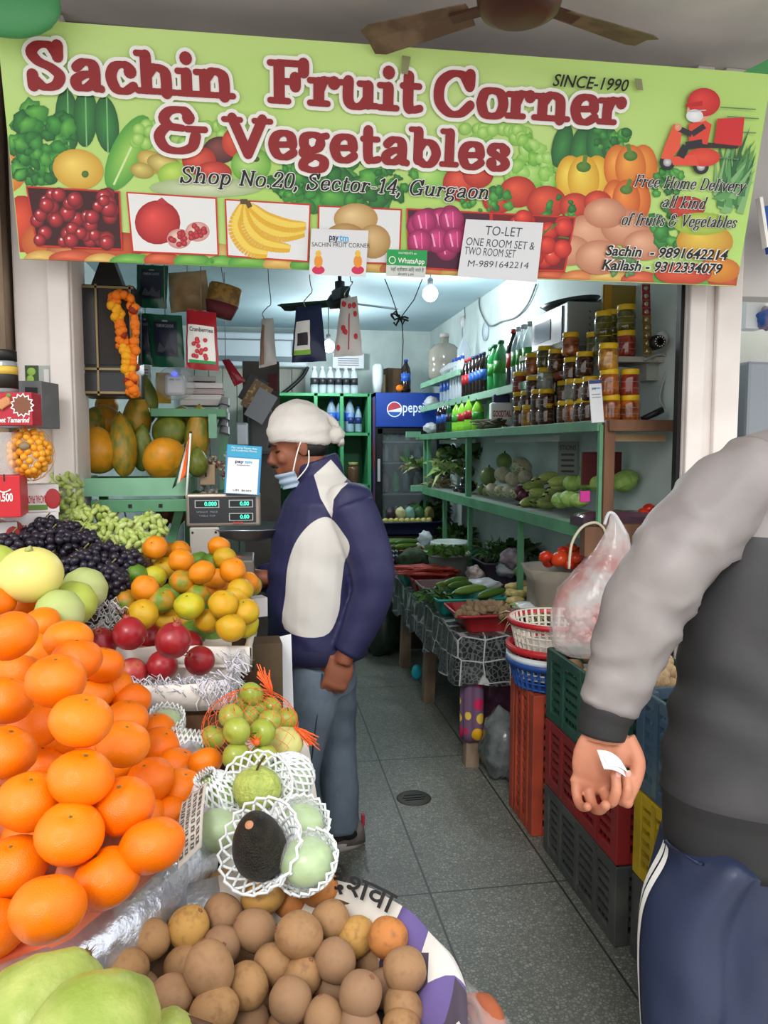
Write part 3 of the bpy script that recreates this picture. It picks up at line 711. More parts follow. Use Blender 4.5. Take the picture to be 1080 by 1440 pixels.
for i, (u, v, px) in enumerate(MAND):
    d = .084 * FPX / px; r, k = RW[i]
    deep = i >= 35
    if deep: d += .01
    sz = {0: 'large glossy', 1: 'glossy', 2: 'plump'}[i % 3] if not deep else 'half-hidden'
    o = dup(mand[i % 3], PD(u, v, d), (rnd(-.5, .35), rnd(-.35, .35), rnd(0, 6)), .042,
            f'{sz} orange mandarin in the foil-lined heap, {RNAME[r]} up, {ORD[k]} from the left', 'mandarins heaped in the foil-lined basket')
o = dup(mand[1], PD(288, 1072, .067 * FPX / 49), (-.5, .2, 1), .0335, 'lone orange mandarin lying between the heap and the netted pears'); 
for o in mand: remove(o)

# basket, foil and newspaper under the mandarins
BX, BY, BRX, BRY, BZ = -.47, 1.32, .385, .475, .895
def crumple(p, a, f): return Vector((noise.noise(p * f), noise.noise(p * f + Vector((9, 0, 0))), noise.noise(p * f + Vector((0, 9, 0))))) * a
M_foil = mat('crumpled_foil', '#c3c8d2', .3, .8, bump=.7, bs=26)
M_orangefilm = mat('orange_tray_paper', '#c96a45', .5, col2='#8d4a34', ns=9)
M_news = mat('newsprint', '#cfc9c0', .8, col2='#b9b1a6', ns=5)
M_wick = mat('basket_cane', '#6e4b32', .7, col2='#4b3122', ns=14, stretch=(1, 1, 4), bump=.4, bs=40)
t = thing('mandarin_basket', 'wide shallow basket lined with silver foil under the mandarin heap', 'basket', (BX, BY, .745))
m = MB()
def rim(a, k, z, j=0):
    p = Vector((BRX * k * math.cos(a), BRY * k * math.sin(a), z)); return p + crumple(p + Vector((3, 1, 7)), j, 16)
NA = 96; rings = []
for k, z, j in ((.86, .135, .004), (.98, .158, .007), (1.03, .150, .009), (1.06, .11, .014), (1.05, .07, .018), (1.02, .03, .016), (.99, -.0, .01)):
    rings.append([rim(2 * math.pi * i / NA, k, z, j) for i in range(NA)])
m.loft(rings, cap=False); m.build('foil_lining', M_foil, t, solid=.001)
m = MB(); rings = []
for k, h in ((.99, .155), (.93, .13), (.86, .12), (.78, .12), (.7, .12), (.6, .14), (.5, .14), (.4, .15), (.3, .175), (.2, .175), (.1, .175), (.03, .19)):
    R0 = []
    for i in range(NA):
        p = rim(2 * math.pi * i / NA, k, h, .006)
        if k < .97:
            w = sorted(((q.x - BX - p.x) ** 2 + (q.y - BY - p.y) ** 2, q.z) for q in MPOS)[:4]; s_ = [1 / (d + .0008) for d, _ in w]; zz = sum(a * b[1] for a, b in zip(s_, w)) / sum(s_) - .745
            p.z = max(.12, min(zz - .05, min(b[1] for b in w) - .745 - .025))
        R0.append(p)
    rings.append(R0)
m.loft(rings, cap=False); m.build('paper_mound', M_orangefilm, t)
m = MB(); m.lathe([(.86, 0), (.93, .05), (.97, .125), (.95, .125), (.9, .05), (.84, .012), (0, .012)], 48, sx=BRX, sy=BRY); m.build('cane_bowl', M_wick, t)
# newspaper folded up at the heap's flank, with print
def news_sheet(name, label, P, rows, m=M_news, ink=True, seed=1, cols=1):
    """P: 4 corners (a,b,c,d); a bent sheet with lines of print on its face"""
    a, b, c, d = [Vector(p) for p in P]
    def f(s, q):
        p = a.lerp(b, s).lerp(d.lerp(c, s), q); nrm = (b - a).cross(d - a).normalized()
        return p + nrm * (.012 * math.sin(math.pi * q) + .004 * noise.noise(Vector((s * 4, q * 4, seed))))
    o = MB().grid(f, 14, 14).build(name, m, solid=.0006, loc=a)
    nrm = (b - a).cross(d - a).normalized()
    if ink:
        mm = MB()
        for r in range(rows):
            s0 = .06 + .9 * r / rows; h = .9 / rows * rnd(.45, .62)
            q0 = .06
            while q0 < .9:
                l = rnd(.03, .09); qs = [q0 + l * k / 3 for k in range(4)]
                for x, y in zip(qs, qs[1:]): mm.add([f(s0, x) + nrm * .0012 - a, f(s0 + h, x) + nrm * .0012 - a, f(s0 + h, y) + nrm * .0012 - a, f(s0, y) + nrm * .0012 - a], [(0, 1, 2, 3)])
                mm.add([f(s0 + h * .2, q0 + l * .4) + nrm * .0014 - a, f(s0 + h * .8, q0 + l * .4) + nrm * .0014 - a, f(s0 + h * .8, q0 + l * .6) + nrm * .0014 - a, f(s0 + h * .2, q0 + l * .6) + nrm * .0014 - a], [(0, 1, 2, 3)], 1)
                q0 += l + rnd(.015, .04)
        mm.build('print', [mat('news_ink', '#55504a', .8), m], o)
    tag(o, label, 'newspaper'); return o
news_sheet('newspaper_sheet', 'printed newspaper strip tucked up beside the mandarin heap and the netted avocado',
           [PD(250, 1222, 1.035), PD(284, 1190, 1.09), PD(292, 1098, 1.27), PD(256, 1128, 1.24)], 4)

# ---------------------------------------------------------------- sapotas
M_sap = mat('sapota_skin', '#a07a50', .62, col2='#85603f', ns=2.6, nc=(.5, .72), bump=.25, bs=40, rand='#8f6f55', spec=.3)
M_sap2 = mat('sapota_skin_ochre', '#b58a4a', .6, col2='#94703c', ns=2.6, nc=(.5, .7), bump=.22, bs=40, spec=.3)
M_sap3 = mat('sapota_skin_rusty', '#b9773f', .6, col2='#96633c', ns=2.2, nc=(.5, .7), bump=.22, bs=40, spec=.3)
M_scar = mat('stem_scar', '#7d4a34', .8)
sap = []
for k in range(3):
    def fn(p, k=k):
        q = 1 + .05 * noise.noise(p * 1.2 + Vector((k * 5, 1, 2))); return Vector((p.x * q, p.y * q, p.z * q * (1.02 + .07 * k)))
    o = MB().sphere((0, 0, 0), 1, 24, 16, fn=fn).build('sapota', M_sap); tag(o, 'sapota', 'sapota')
    m = MB(); zt = 1.02 + .07 * k
    for q in range(5): m.sphere((.09 * math.cos(q * 1.26), .09 * math.sin(q * 1.26), zt - .02), (.06, .045, .05), 8, 6)
    m.build('stem_scar', M_scar, o); sap.append(o)
SAP = [(227, 1265, 57), (262, 1267, 46), (278, 1262, 48), (313, 1247, 47), (356, 1243, 48), (370, 1258, 56), (408, 1268, 48), (313, 1286, 54), (338, 1276, 46), (265, 1304, 58),
 (209, 1322, 58), (359, 1308, 56), (312, 1331, 55), (258, 1356, 52), (294, 1364, 69), (180, 1364, 58), (226, 1366, 48), (198, 1393, 50), (241, 1404, 63), (348, 1386, 58),
 (301, 1422, 62), (354, 1436, 50), (385, 1356, 55), (446, 1246, 54), (465, 1294, 55), (421, 1315, 63), (500, 1318, 52), (546, 1319, 57), (471, 1351, 57), (524, 1354, 48),
 (569, 1364, 61), (425, 1374, 54), (467, 1391, 49), (507, 1398, 62), (538, 1390, 49), (567, 1419, 55), (408, 1406, 60), (456, 1434, 57), (506, 1442, 56), (565, 1446, 55),
 (448, 1332, 46), (400, 1352, 47), (341, 1347, 44), (376, 1408, 48), (400, 1448, 52), (240, 1340, 44), (330, 1308, 42), (436, 1410, 46)]
RS = rows_of(SAP, 7)
ROCHRE = {5, 6, 26, 9}; RRUST = {2, 6, 23, 27}
for i, (u, v, px) in enumerate(SAP):
    d = .25 * (.0575 * FPX / px) + .75 * (.645 * FPX / (v - 630)); deep = px < 49 and i > 15 or i >= 40 or i in (1, 8)
    if deep: d += .02
    p = PD(u, v, d); r, k = RS[i]
    look = 'yellowish' if i in ROCHRE else 'rusty' if i in RRUST else 'deep-lying' if deep else ('round', 'smooth', 'dull')[i % 3]
    o = dup(sap[i % 3], p, (rnd(-2.6, 2.6), rnd(-1.2, 1.2), rnd(0, 6)), px * d / FPX / 2, f'{look} brown sapota in the newspaper-lined basket, {RNAME[min(r, 6)]} up, {ORD[k]} from the left', 'sapotas in the newspaper-lined basket')
    if i in RRUST: setmat(o, M_sap3)
    elif i in ROCHRE: setmat(o, M_sap2)
for o in sap: remove(o)
GX, GY, GR_ = -.02, .875, .236
t = thing('sapota_basket', 'round basket of sapotas with coloured newspaper over its rim', 'basket', (GX, GY, .745))
m = MB(); m.lathe([(.86, 0), (1.0, .085), (1.02, .095), (.98, .095), (.84, .012), (0, .012)], 48, sx=GR_, sy=GR_); m.build('cane_bowl', M_wick, t)
def newsmat():
    m = bpy.data.materials.new('coloured_newspaper'); m.use_nodes = True; N = m.node_tree.nodes; L = m.node_tree.links
    tc = N.new('ShaderNodeTexCoord'); v = N.new('ShaderNodeTexVoronoi'); v.inputs['Scale'].default_value = 16; L.new(tc.outputs['Object'], v.inputs['Vector'])
    sp = N.new('ShaderNodeSeparateColor'); L.new(v.outputs['Color'], sp.inputs[0]); r = N.new('ShaderNodeValToRGB'); r.color_ramp.interpolation = 'CONSTANT'; L.new(sp.outputs[0], r.inputs[0])
    e = r.color_ramp.elements; e[0].color = srgb('#dcd8d2'); e[1].position = .4; e[1].color = srgb('#6a5a94')
    for pos, c in ((.55, '#c9d2dc'), (.7, '#5aa4c4'), (.78, '#e0dcd6'), (.9, '#4a3f4e')): x = e.new(pos); x.color = srgb(c)
    L.new(r.outputs[0], N['Principled BSDF'].inputs['Base Color']); N['Principled BSDF'].inputs['Roughness'].default_value = .75; return m
M_cnews = newsmat()
def rim2(a, k, z, j): 
    p = Vector((GR_ * k * math.cos(a), GR_ * k * math.sin(a), z)); return p + crumple(p + Vector((1, 5, 2)), j, 14)
for nm, a0, a1, mm in (('newspaper_lining', -1.9, .55, M_cnews), ('newspaper_masthead', .55, 1.75, M_news), ('newspaper_plain', 1.75, 4.4, M_foil)):
    rings = []
    n = 40
    vsf = lambda s, q: rim2(a0 + (a1 - a0) * s, (.78, .88, 1.05, 1.10, 1.08)[round(q * 4)], (.022, .07, .118, .10, .03)[round(q * 4)], .010)
    MB().grid(vsf, n, 4).build(nm, mm, t, solid=.001)
m = MB(); m.lathe([(0, .018), (.7, .018), (.84, .03)], 40, sx=GR_, sy=GR_); m.build('paper_bed', mat('dark_news', '#8a8378', .8), t)
# big Hindi letters of the masthead, bent along the rim
def bent_text(s, a0, a1, k, z0, h, m, parent, name):
    vs, fs, x0, x1, cap = text_geo(s, 0, .02); out = []
    for x, y in vs:
        a = a0 + (a1 - a0) * (x - x0) / (x1 - x0); kk = k + .02 - (y / cap) * 0.055 / GR_
        p = rim2(a, k, 0, .0); rr = GR_ * (1.11 - .22 * (1 - y / cap) * h)
        out.append((rr * math.cos(a), rr * math.sin(a), z0 + .05 * (y / cap) * h))
    return out, fs
m = MB()
vs, fs, x0, x1, cap = text_geo('देशवा', 0, .015)
for x, y in vs:
    a = 1.08 - .50 * (x - x0) / (x1 - x0); q = y / cap
    m.v.append(Vector((GR_ * (.965 + .07 * q) * math.cos(a), GR_ * (.965 + .07 * q) * math.sin(a), .100 + .022 * q + .010)))
    m.c.append((1, 1, 1, 1))
for f in fs: m.f.append(list(f)); m.m.append(0); m.sm.append(False)
m.build('masthead_letters', M_ink, t)
# clear plastic over orange netting at the basket's outer side
M_clear = mat('clear_film', '#eef0f0', .12, trans=.0, alpha=.22, spec=.8, bump=.6, bs=22)
M_rustnet = mat('rust_straw', '#a85a36', .6)
t2 = thing('plastic_bundle', 'clear plastic bundle of rust-coloured straps beside the sapota basket', 'bundle', (.245, .80, .70))
m = MB()
for k in range(7):
    m.tube(smooth_pts([(rnd(-.02, .02), -.16, .02 + .012 * k), (rnd(-.02, .03), -.06, .06 + .01 * k), (rnd(-.02, .02), .06, .05 + .012 * k), (rnd(-.03, .0), .12, .0 + .01 * k)], 5), .008, 6, sx=2)
m.build('straps', M_rustnet, t2)
MB().sphere((0, -.02, .07), (.05, .17, .07), 20, 12, fn=lambda p: p * (1 + .22 * noise.noise(p * 3))).build('film', M_clear, t2)

# ---------------------------------------------------------------- big guavas in the corner
M_gua = mat('guava_skin', '#84963c', .38, col2='#a8b060', ns=1.5, nc=(.4, .7), bump=.15, bs=9, spec=.5, sss=.05)
def guava_fn(p):
    q = 1 + .07 * noise.noise(p * 1.5) + .03 * noise.noise(p * 4); k = 1 - .22 * max(0, p.z) ** 2
    return Vector((p.x * q * k, p.y * q * k, p.z * 1.12 * q))
g0 = MB().sphere((0, 0, 0), 1, 32, 22, fn=guava_fn).build('guava', M_gua); tag(g0, 'guava', 'guava')
m = MB()
for k in range(6): a = k * 1.05; m.add([(.05 * math.cos(a - .5), .05 * math.sin(a - .5), 1.09), (.05 * math.cos(a + .5), .05 * math.sin(a + .5), 1.09), (.12 * math.cos(a), .12 * math.sin(a), 1.22 + .03 * (k % 2))], [(0, 1, 2)])
m.lathe([(.02, 1.08), (.09, 1.10), (.06, 1.14), (0, 1.10)], 10); m.build('calyx', mat('guava_calyx', '#6a4f2e', .8), g0)
for (u, v, d, r, rot, lab) in ((58, 1440, .72, .060, (R(-25), R(38), 0), 'big green guava at the mandarin basket foot with its brown calyx showing'),
        (132, 1468, .68, .058, (R(-35), R(75), .3), 'big pale green guava lying in front of its bigger neighbour'),
        (240, 1470, .80, .032, (R(100), 0, .5), 'small bright green guava peeping up against the sapotas'),
        (-40, 1490, .70, .05, (R(60), 0, 2), 'big green guava half out of view at the frame corner')):
    dup(g0, PD(u, v, d), rot, r, lab, 'guavas in the front basket')
remove(g0)
t = thing('guava_basket', 'cane basket holding the big guavas in the front corner', 'basket', (-.2, .66, .745))
MB().lathe([(.86, 0), (1.0, .14), (1.02, .16), (.98, .16), (.84, .012), (0, .012)], 40, sx=.2, sy=.15).build('bowl', M_wick, t)
MB().lathe([(0, .15), (.6, .16), (.9, .15)], 30, sx=.2, sy=.15).build('paper_bed', M_news, t)

# ---------------------------------------------------------------- netted pears, avocado, apples
M_net = mat('white_foam_net', '#dfe3e3', .6, sss=.1)
M_pear = mat('yellow_green_pear', '#aebb5c', .5, col2='#8f9f48', ns=60, nc=(.4, .7), bump=.6, bs=130)
M_pear2 = mat('pale_green_pear', '#9dbd70', .4, col2='#86a85a', ns=40, bump=.1, bs=80, spec=.6)
M_stem = mat('brown_stem', '#4b3726', .8)
def lump_fn(seed, pz=1.0, lob=.06):
    def fn(p):
        q = 1 + lob * noise.noise(p * 1.8 + Vector((seed, 0, 0))) + .03 * noise.noise(p * 4 + Vector((0, seed, 0)))
        rho = math.hypot(p.x, p.y); z = p.z * pz
        if p.z > 0: z -= .12 * math.exp(-(rho / .22) ** 2)
        return Vector((p.x * q, p.y * q, z * q))
    return fn
def foam_net(r, t0, t1, n=20, flare=.12, rad=.0024, ez=1.0):
    m = MB(); S = 16
    for sgn in (1, -1):
        for k in range(n):
            P = []
            for i in range(S + 1):
                q = i / S; t = t0 + (t1 - t0) * q; a = 2 * math.pi * k / n + sgn * q * 1.25
                rr = r * (1.05 + flare * max(0, (q - .72) / .28) ** 1.4)
                P.append(Vector((rr * math.sin(t) * math.cos(a), rr * math.sin(t) * math.sin(a), -rr * math.cos(t) * ez)) * (1 + .05 * noise.noise((a * 3, t * 3, r * 90))))
            m.tube(P, rad, 5)
    tt = t1; rr = r * (1.05 + flare)
    m.tube([(rr * math.sin(tt) * math.cos(a * .3142 / 2), rr * math.sin(tt) * math.sin(a * .3142 / 2), -rr * math.cos(tt) * ez + .010 * (a % 2)) for a in range(40)], rad, 5, closed=True)
    return m
def netted(name, label, u, v, d, r, m, rot, seed, net=(.15, 1.75), pz=.86, stem=None, film=False, flare=.15):
    o = MB().sphere((0, 0, 0), r, 28, 20, fn=lump_fn(seed, pz)).build(name, m); o.location = PD(u, v, d); tag(o, label, 'pear')
    if stem: MB().tube(smooth_pts([(0, 0, r * .7), (r * .1, 0, r * .95), (r * .35, r * .05, r * 1.3)], 4), .0022, 6).build('stem', M_stem, o)
    if net:
        k = foam_net(r * 1.04, net[0], net[1], flare=flare, ez=max(pz, .9)).build('foam_net', M_net, o)
        k.rotation_euler = rot
    if film:
        f = MB().sphere((0, 0, 0), r * 1.10, 22, 14, fn=lambda p: p * (1 + .10 * noise.noise(p * 3 + Vector((seed, 1, 1))))).build('clear_wrap', M_clear, o)
    return o
netted('pear', 'yellow-green pear with a stem set in a white foam net behind the avocado', 361, 1108, 1.31, .042, M_pear, (R(48), R(-8), 0), 1, (.1, 1.62), .84, True, flare=.35)
netted('pear', 'green pear deep in a foam net between the mandarins and the stemmed pear', 306, 1122, 1.33, .040, M_pear2, (R(10), R(-25), 0), 2, (.2, 2.75), .9)
netted('pear', 'small pale green pear in a foam net beyond the avocado shoulder', 424, 1160, 1.19, .034, M_pear2, (R(40), R(15), 0), 3, (.2, 1.9), .9, film=True)
netted('pear', 'pale green pear in clear wrap at the corner by the sapota basket', 432, 1212, 1.10, .038, M_pear2, (R(25), R(-35), 0), 4, (.1, 1.5), .84, film=True)
netted('pear', 'yellowish pear just behind the foam nets under the bagged apples', 402, 1045, 1.58, .036, mat('cream_pear', '#cfcf85', .5, col2='#b5b35f', ns=3), (0, 0, 0), 5, None, .9)
netted('pear', 'pale green pear in a frayed foam net under the pomegranate tray', 233, 1020, 1.66, .036, M_pear2, (R(20), R(10), 0), 6, (.2, 2.2), .9, film=True)
netted('pear', 'pale pear sleeved in plastic and foam beside the lone mandarin', 260, 1050, 1.60, .034, M_pear2, (R(-20), R(10), 0), 7, (.2, 2.3), .9, film=True)
netted('pear', 'pale pear wholly inside a white foam net below the yellowish pear', 408, 1094, 1.38, .040, M_pear2, (R(25), R(-35), 0), 8, (.2, 2.8), .95, film=True)
netted('pear', 'pale green wrapped pear low between the newspaper strip and the avocado', 306, 1168, 1.22, .036, M_pear2, (0, 0, 0), 9, None, .9, film=True)
M_avo = mat('avocado_skin', '#1f1c18', .4, col2='#2d2a20', ns=60, bump=1, bs=420, spec=.5)
def avo_fn(p):
    k = 1 - .16 * p.z; q = 1 + .02 * noise.noise(p * 6); return Vector((p.x * k * q, p.y * k * q, p.z * 1.28))
o = MB().sphere((0, 0, 0), .0385, 32, 24, fn=avo_fn).build('avocado', M_avo); o.location = PD(364, 1188, 1.10); o.rotation_euler = (R(-2), R(-10), 0)
tag(o, 'single dark avocado standing in a white foam net amid pears', 'avocado')
s = MB().lathe([(0, .0006), (.006, .0004), (.0065, -.001)], 14).build('stem_scar', mat('tan_scar', '#b07a58', .8), o); s.location = (-.006, -.0185, .0405); s.rotation_euler = (R(42), R(-10), 0)
k = foam_net(.049, .15, 1.5, n=20, flare=.3, ez=1.1).build('foam_net', M_net, o); k.rotation_euler = (R(38), R(-30), 0)
# apples in their orange net bag
M_apple = mat('green_apple_skin', '#9aa638', .28, col2='#b3b85e', ns=2.2, nc=(.35, .7), spec=.5, rand='#8f9e36')
def apple_fn(p):
    rho = math.hypot(p.x, p.y); z = p.z * .92
    z += -.2 * math.exp(-(rho / .26) ** 2) if p.z > 0 else .13 * math.exp(-(rho / .24) ** 2)
    k = 1 + .03 * noise.noise(p * 1.5); return Vector((p.x * k, p.y * k, z))
a0 = MB().sphere((0, 0, 0), 1, 24, 18, fn=apple_fn).build('apple', M_apple); tag(a0, 'apple', 'apple')
MB().tube([(0, 0, .68), (.05, 0, .85), (.12, .03, 1.0)], .035, 6).build('stem', M_stem, a0)
APP = [(354, 976, 35, 'topmost green apple in the orange net, under the tassel'), (332, 990, 32, 'green apple in the net, behind and below the topmost one'), (381, 995, 30, 'green apple in the net with its dimple facing out, below the tassel'),
 (403, 1010, 32, 'green apple in the net at the side towards the jeans'), (325, 1007, 36, 'dimpled green apple in the net, upper row at the tray side'), (333, 1028, 40, 'large glossy green apple in the middle of the net'),
 (369, 1030, 39, 'green apple in the net behind the bright orange net knot'), (299, 1037, 36, 'dark green apple at the net end by the pomegranate tray'), (332, 1063, 40, 'bottom green apple in the net by the lone mandarin'),
 (371, 1064, 39, 'bottom green apple in the net, beside the yellowish pear'), (380, 1014, 35, 'yellowish apple in the net half behind the knotted one'), (408, 1036, 32, 'low green apple in the net beside the lower tassel'),
 (360, 998, 31, 'pale apple deep in the middle of the net'), (348, 1006, 32, 'shaded apple deep in the net behind the large glossy one')]
for i, (u, v, px, lab) in enumerate(APP):
    d = .054 * FPX / px
    if i in (1, 12, 13): d += .02
    dup(a0, PD(u, v, d), (rnd(-1.4, .4) if i != 2 else R(75), rnd(-.8, .8), rnd(0, 6)), .027, lab, 'green apples in the orange net bag')
remove(a0)
M_onet = mat('orange_netting', '#f0662a', .5)
t = thing('net_bag', 'orange net bag with two frayed tassels around the green apples', 'bag', PD(350, 1030, 1.72))
B0 = Vector(t.location); m = MB()
ctr = PD(352, 1022, 1.58)
NS = 18
for sgn in (1, -1):
    for k in range(NS):
        P = []
        for i in range(19):
            q = i / 18; th = .3 + 2.4 * q; a = 6.2832 * k / NS + sgn * q * 2.2
            P.append(ctr + Vector((.098 * math.sin(th) * math.cos(a), .108 * math.sin(th) * math.sin(a), .074 * math.cos(th))) - B0)
        m.tube(P, .0005, 4)
m.build('mesh', M_onet, t)
for c, dr, L in (((383, 978), (-.35, .1, .9), .055), ((413, 1022), (.75, -.3, -.55), .05)):
    m = MB(); p = PD(*c, 1.58) - B0; dr = Vector(dr).normalized()
    for k in range(26):
        e = dr * L * rnd(.7, 1.1) + Vector((rnd(-1, 1), rnd(-1, 1), rnd(-1, 1))) * .014
        m.tube([p, p + e * .5 + Vector((rnd(-1, 1), 0, rnd(-1, 1))) * .003, p + e], .0011, 4)
    m.build('tassel', M_onet, t)
m = MB(); p = PD(361, 1044, 1.47) - B0
for k in range(16): m.tube([p, p + Vector((rnd(-.026, .012), rnd(-.004, .004), rnd(-.008, .02)))], .001, 4)
m.sphere(p, .007, 8, 6); m.build('knot', M_onet, t)

# ---------------------------------------------------------------- pomegranates and kinnows
M_pom = mat('pomegranate_skin', '#931822', .3, col2='#75121c', ns=1.6, nc=(.4, .7), bump=.06, bs=10, rand='#a5242c', spec=.55)
M_pom2 = mat('pomegranate_skin_pale', '#b5343a', .35, col2='#c9845f', ns=1.4, nc=(.45, .75), bump=.06, bs=10)
M_crown = mat('pomegranate_crown', '#9c4a3c', .6)
p0 = MB().sphere((0, 0, 0), 1, 28, 20, fn=lambda p: p * (1 + .035 * noise.noise(p * 1.6)) * (1 + .06 * max(0, p.z) ** 6)).build('pomegranate', M_pom); tag(p0, 'pomegranate', 'pomegranate')
m = MB()
for k in range(6):
    a = k * 1.0472; m.add([(.17 * math.cos(a - .45), .17 * math.sin(a - .45), 1.12), (.17 * math.cos(a + .45), .17 * math.sin(a + .45), 1.12), (.33 * math.cos(a), .33 * math.sin(a), 1.42)], [(0, 1, 2), (2, 1, 0)])
m.lathe([(.30, .92), (.2, 1.06), (.22, 1.2), (.16, 1.2), (.1, 1.08)], 18, cap=False); m.build('crown', M_crown, p0)
POM = [(142, 905, 44, 0, (.3, -.5), 'red pomegranate touching the mandarin heap, low in the tray corner'), (182, 891, 46, 0, (-.1, -.1), 'deep red pomegranate with upright crown, back of the tray beside the kinnows'),
 (243, 901, 50, 0, (-.15, -.3), 'largest bright red pomegranate, its crown pointing up, mid tray'), (281, 929, 42, 0, (.1, -1.0), 'bright red pomegranate resting on shredded paper at the tray end'),
 (228, 936, 43, 0, (-.6, -1.2), 'red pomegranate lying on the shredded paper at the tray front'), (185, 947, 44, 1, (1.2, -.9), 'pale patched pomegranate at the tray front by the mandarins'),
 (166, 924, 40, 1, (-.7, 1.1), 'dusky pomegranate wedged behind the pale patched one'), (199, 927, 38, 1, (-.7, -.9), 'dusky pomegranate with a dry crown in the tray middle'),
 (212, 897, 37, 0, (.3, .3), 'half-hidden pomegranate between the two upright crowned ones'), (210, 914, 35, 1, (-.9, .4), 'small dusky pomegranate deep below the upright crowned ones'),
 (266, 906, 38, 0, (.2, .6), 'pomegranate mostly hidden behind the largest one'), (254, 926, 36, 0, (.5, .5), 'pomegranate sunk between the largest one and the paper strips'), (162, 935, 36, 1, (.6, 1.2), 'brownish pomegranate low against the mandarin flank')]
for i, (u, v, px, mi, rt, lab) in enumerate(POM):
    d = .077 * FPX / px * .35 + .65 * 1.80 - (0.03 if i in (2, 3) else 0) + (.03 if i in (6, 8, 9, 10, 11, 12) else 0)
    o = dup(p0, PD(u, v, d), (rt[0], rt[1], rnd(0, 6)), px * d / FPX / 2, lab, 'pomegranates in the white tray')
    if mi: setmat(o, M_pom2)
remove(p0)
KM = {'o': ('orange', mat('kinnow_orange', '#e08208', .36, col2='#d98a10', ns=1.5, nc=(.4, .75), bump=.22, bs=22)),
      'y': ('yellow', mat('kinnow_yellow', '#cf9a14', .36, col2='#b9a424', ns=1.4, nc=(.4, .75), bump=.24, bs=20)),
      'g': ('green', mat('kinnow_green', '#4f7a26', .35, col2='#6f8f2c', ns=1.4, nc=(.4, .75), bump=.24, bs=20)),
      'm': ('green-and-orange', mat('kinnow_mixed', '#cf8214', .33, col2='#6d8a2a', ns=1.1, nc=(.42, .62), bump=.24, bs=20)),
      'l': ('lime-yellow', mat('kinnow_lime', '#c9b520', .33, col2='#a9b52c', ns=1.2, nc=(.4, .7), bump=.24, bs=18))}
kin = [citrus('kinnow', KM['o'][1], 'kinnow', 'kinnow', .86 + .05 * k, .07, 1.6, seed=3 + 5 * k) for k in range(3)]
KIN = [(218, 770, 35, 'o'), (235, 775, 28, 'o'), (255, 789, 36, 'o'), (284, 805, 38, 'o'), (308, 769, 32, 'o'), (327, 802, 37, 'o'), (231, 799, 34, 'y'), (217, 811, 35, 'l'), (204, 828, 40, 'o'), (191, 809, 36, 'g'),
 (257, 818, 37, 'm'), (277, 837, 36, 'm'), (293, 829, 33, 'o'), (266, 852, 42, 'l'), (314, 850, 42, 'y'), (332, 840, 37, 'y'), (325, 883, 43, 'y'), (201, 864, 43, 'y'), (227, 844, 39, 'm'), (240, 836, 36, 'g'),
 (176, 847, 38, 'm'), (293, 873, 39, 'y'), (273, 890, 37, 'g'), (301, 899, 32, 'g'), (164, 870, 35, 'g'), (236, 874, 37, 'y'), (243, 862, 34, 'm'), (346, 879, 38, 'l'), (345, 860, 40, 'y'), (338, 831, 37, 'y'),
 (347, 820, 34, 'o'), (303, 814, 34, 'o'), (316, 785, 33, 'y'), (301, 790, 31, 'g'), (280, 789, 30, 'g'), (211, 793, 32, 'm'), (254, 774, 30, 'o'), (290, 852, 32, 'g'), (353, 823, 31, 'm'), (310, 825, 32, 'o'), (258, 872, 36, 'm')]
RK = rows_of(KIN, 6)
for i, (u, v, px, c) in enumerate(KIN):
    d = .072 * FPX / px * .5 + .5 * (1.93 + max(0, (870 - v)) * .0028); r, k = RK[i]
    if px <= 34: d += .04
    if i in (37, 22, 23, 24, 25, 26, 40): d += .02
    o = dup(kin[i % 3], PD(u, v, d), (rnd(-.9, .6), rnd(-.6, .6), rnd(0, 6)), px * d / FPX / 2, f'{KM[c][0]} kinnow in the pile beside the weighing scale, {RNAME[r]} up, {ORD[k]} from the left', 'kinnows piled in the white tray')
    setmat(o, KM[c][1])
for o in kin: remove(o)
# the two white paper-covered trays with shredded paper
M_tray = mat('white_tray_paper', '#e2ddd5', .7, col2='#c9b9ab', ns=6, nc=(.55, .8), bump=.35, bs=18)
def tray(name, label, P, h, wall=.012, base=None):
    """P: the four top corners in order; walls drop h"""
    P = [Vector(p) for p in P]; c = sum(P, Vector()) / 4; zt = c.z; t = thing(name, label, 'tray', (c.x, c.y, zt - h)); m = MB(); base = Vector((c.x, c.y, zt - h))
    n = 8
    for a, b in zip(P, P[1:] + P[:1]):
        a = a - base; b = b - base; d = (b - a); nn = Vector((d.y, -d.x, 0)).normalized(); 
        def f(s, q, a=a, d=d, nn=nn):
            p = a + d * s; z = [h, h + .004, h + .004, h, 0, 0][min(5, round(q * 5))]; off = [-wall, -wall * .7, 0, .003, .002, -wall][min(5, round(q * 5))]
            p = Vector((p.x, p.y, z)) + nn * off; return p + crumple(p, .004, 22)
        m.grid(f, 14, 5)
    m.build('paper_wall', M_tray, t)
    MB().add([(p.x - base.x, p.y - base.y, .005) for p in P], [(0, 1, 2, 3)]).build('bottom', M_tray, t)
    return t
TP = [Vector((-.55, 1.77, .955)), Vector((-.075, 1.725, .975)), Vector((-.06, 1.885, .975)), Vector((-.55, 1.95, .955))]
tray('fruit_tray', 'white paper-covered tray holding the pomegranates', TP, .055)
TK = [Vector((-.50, 1.955, 1.0)), Vector((-.03, 1.895, 1.01)), Vector((-.015, 2.34, 1.01)), Vector((-.42, 2.42, 1.0))]
tray('fruit_tray', 'white paper-covered tray holding the kinnow pile beside the scale', TK, .06)
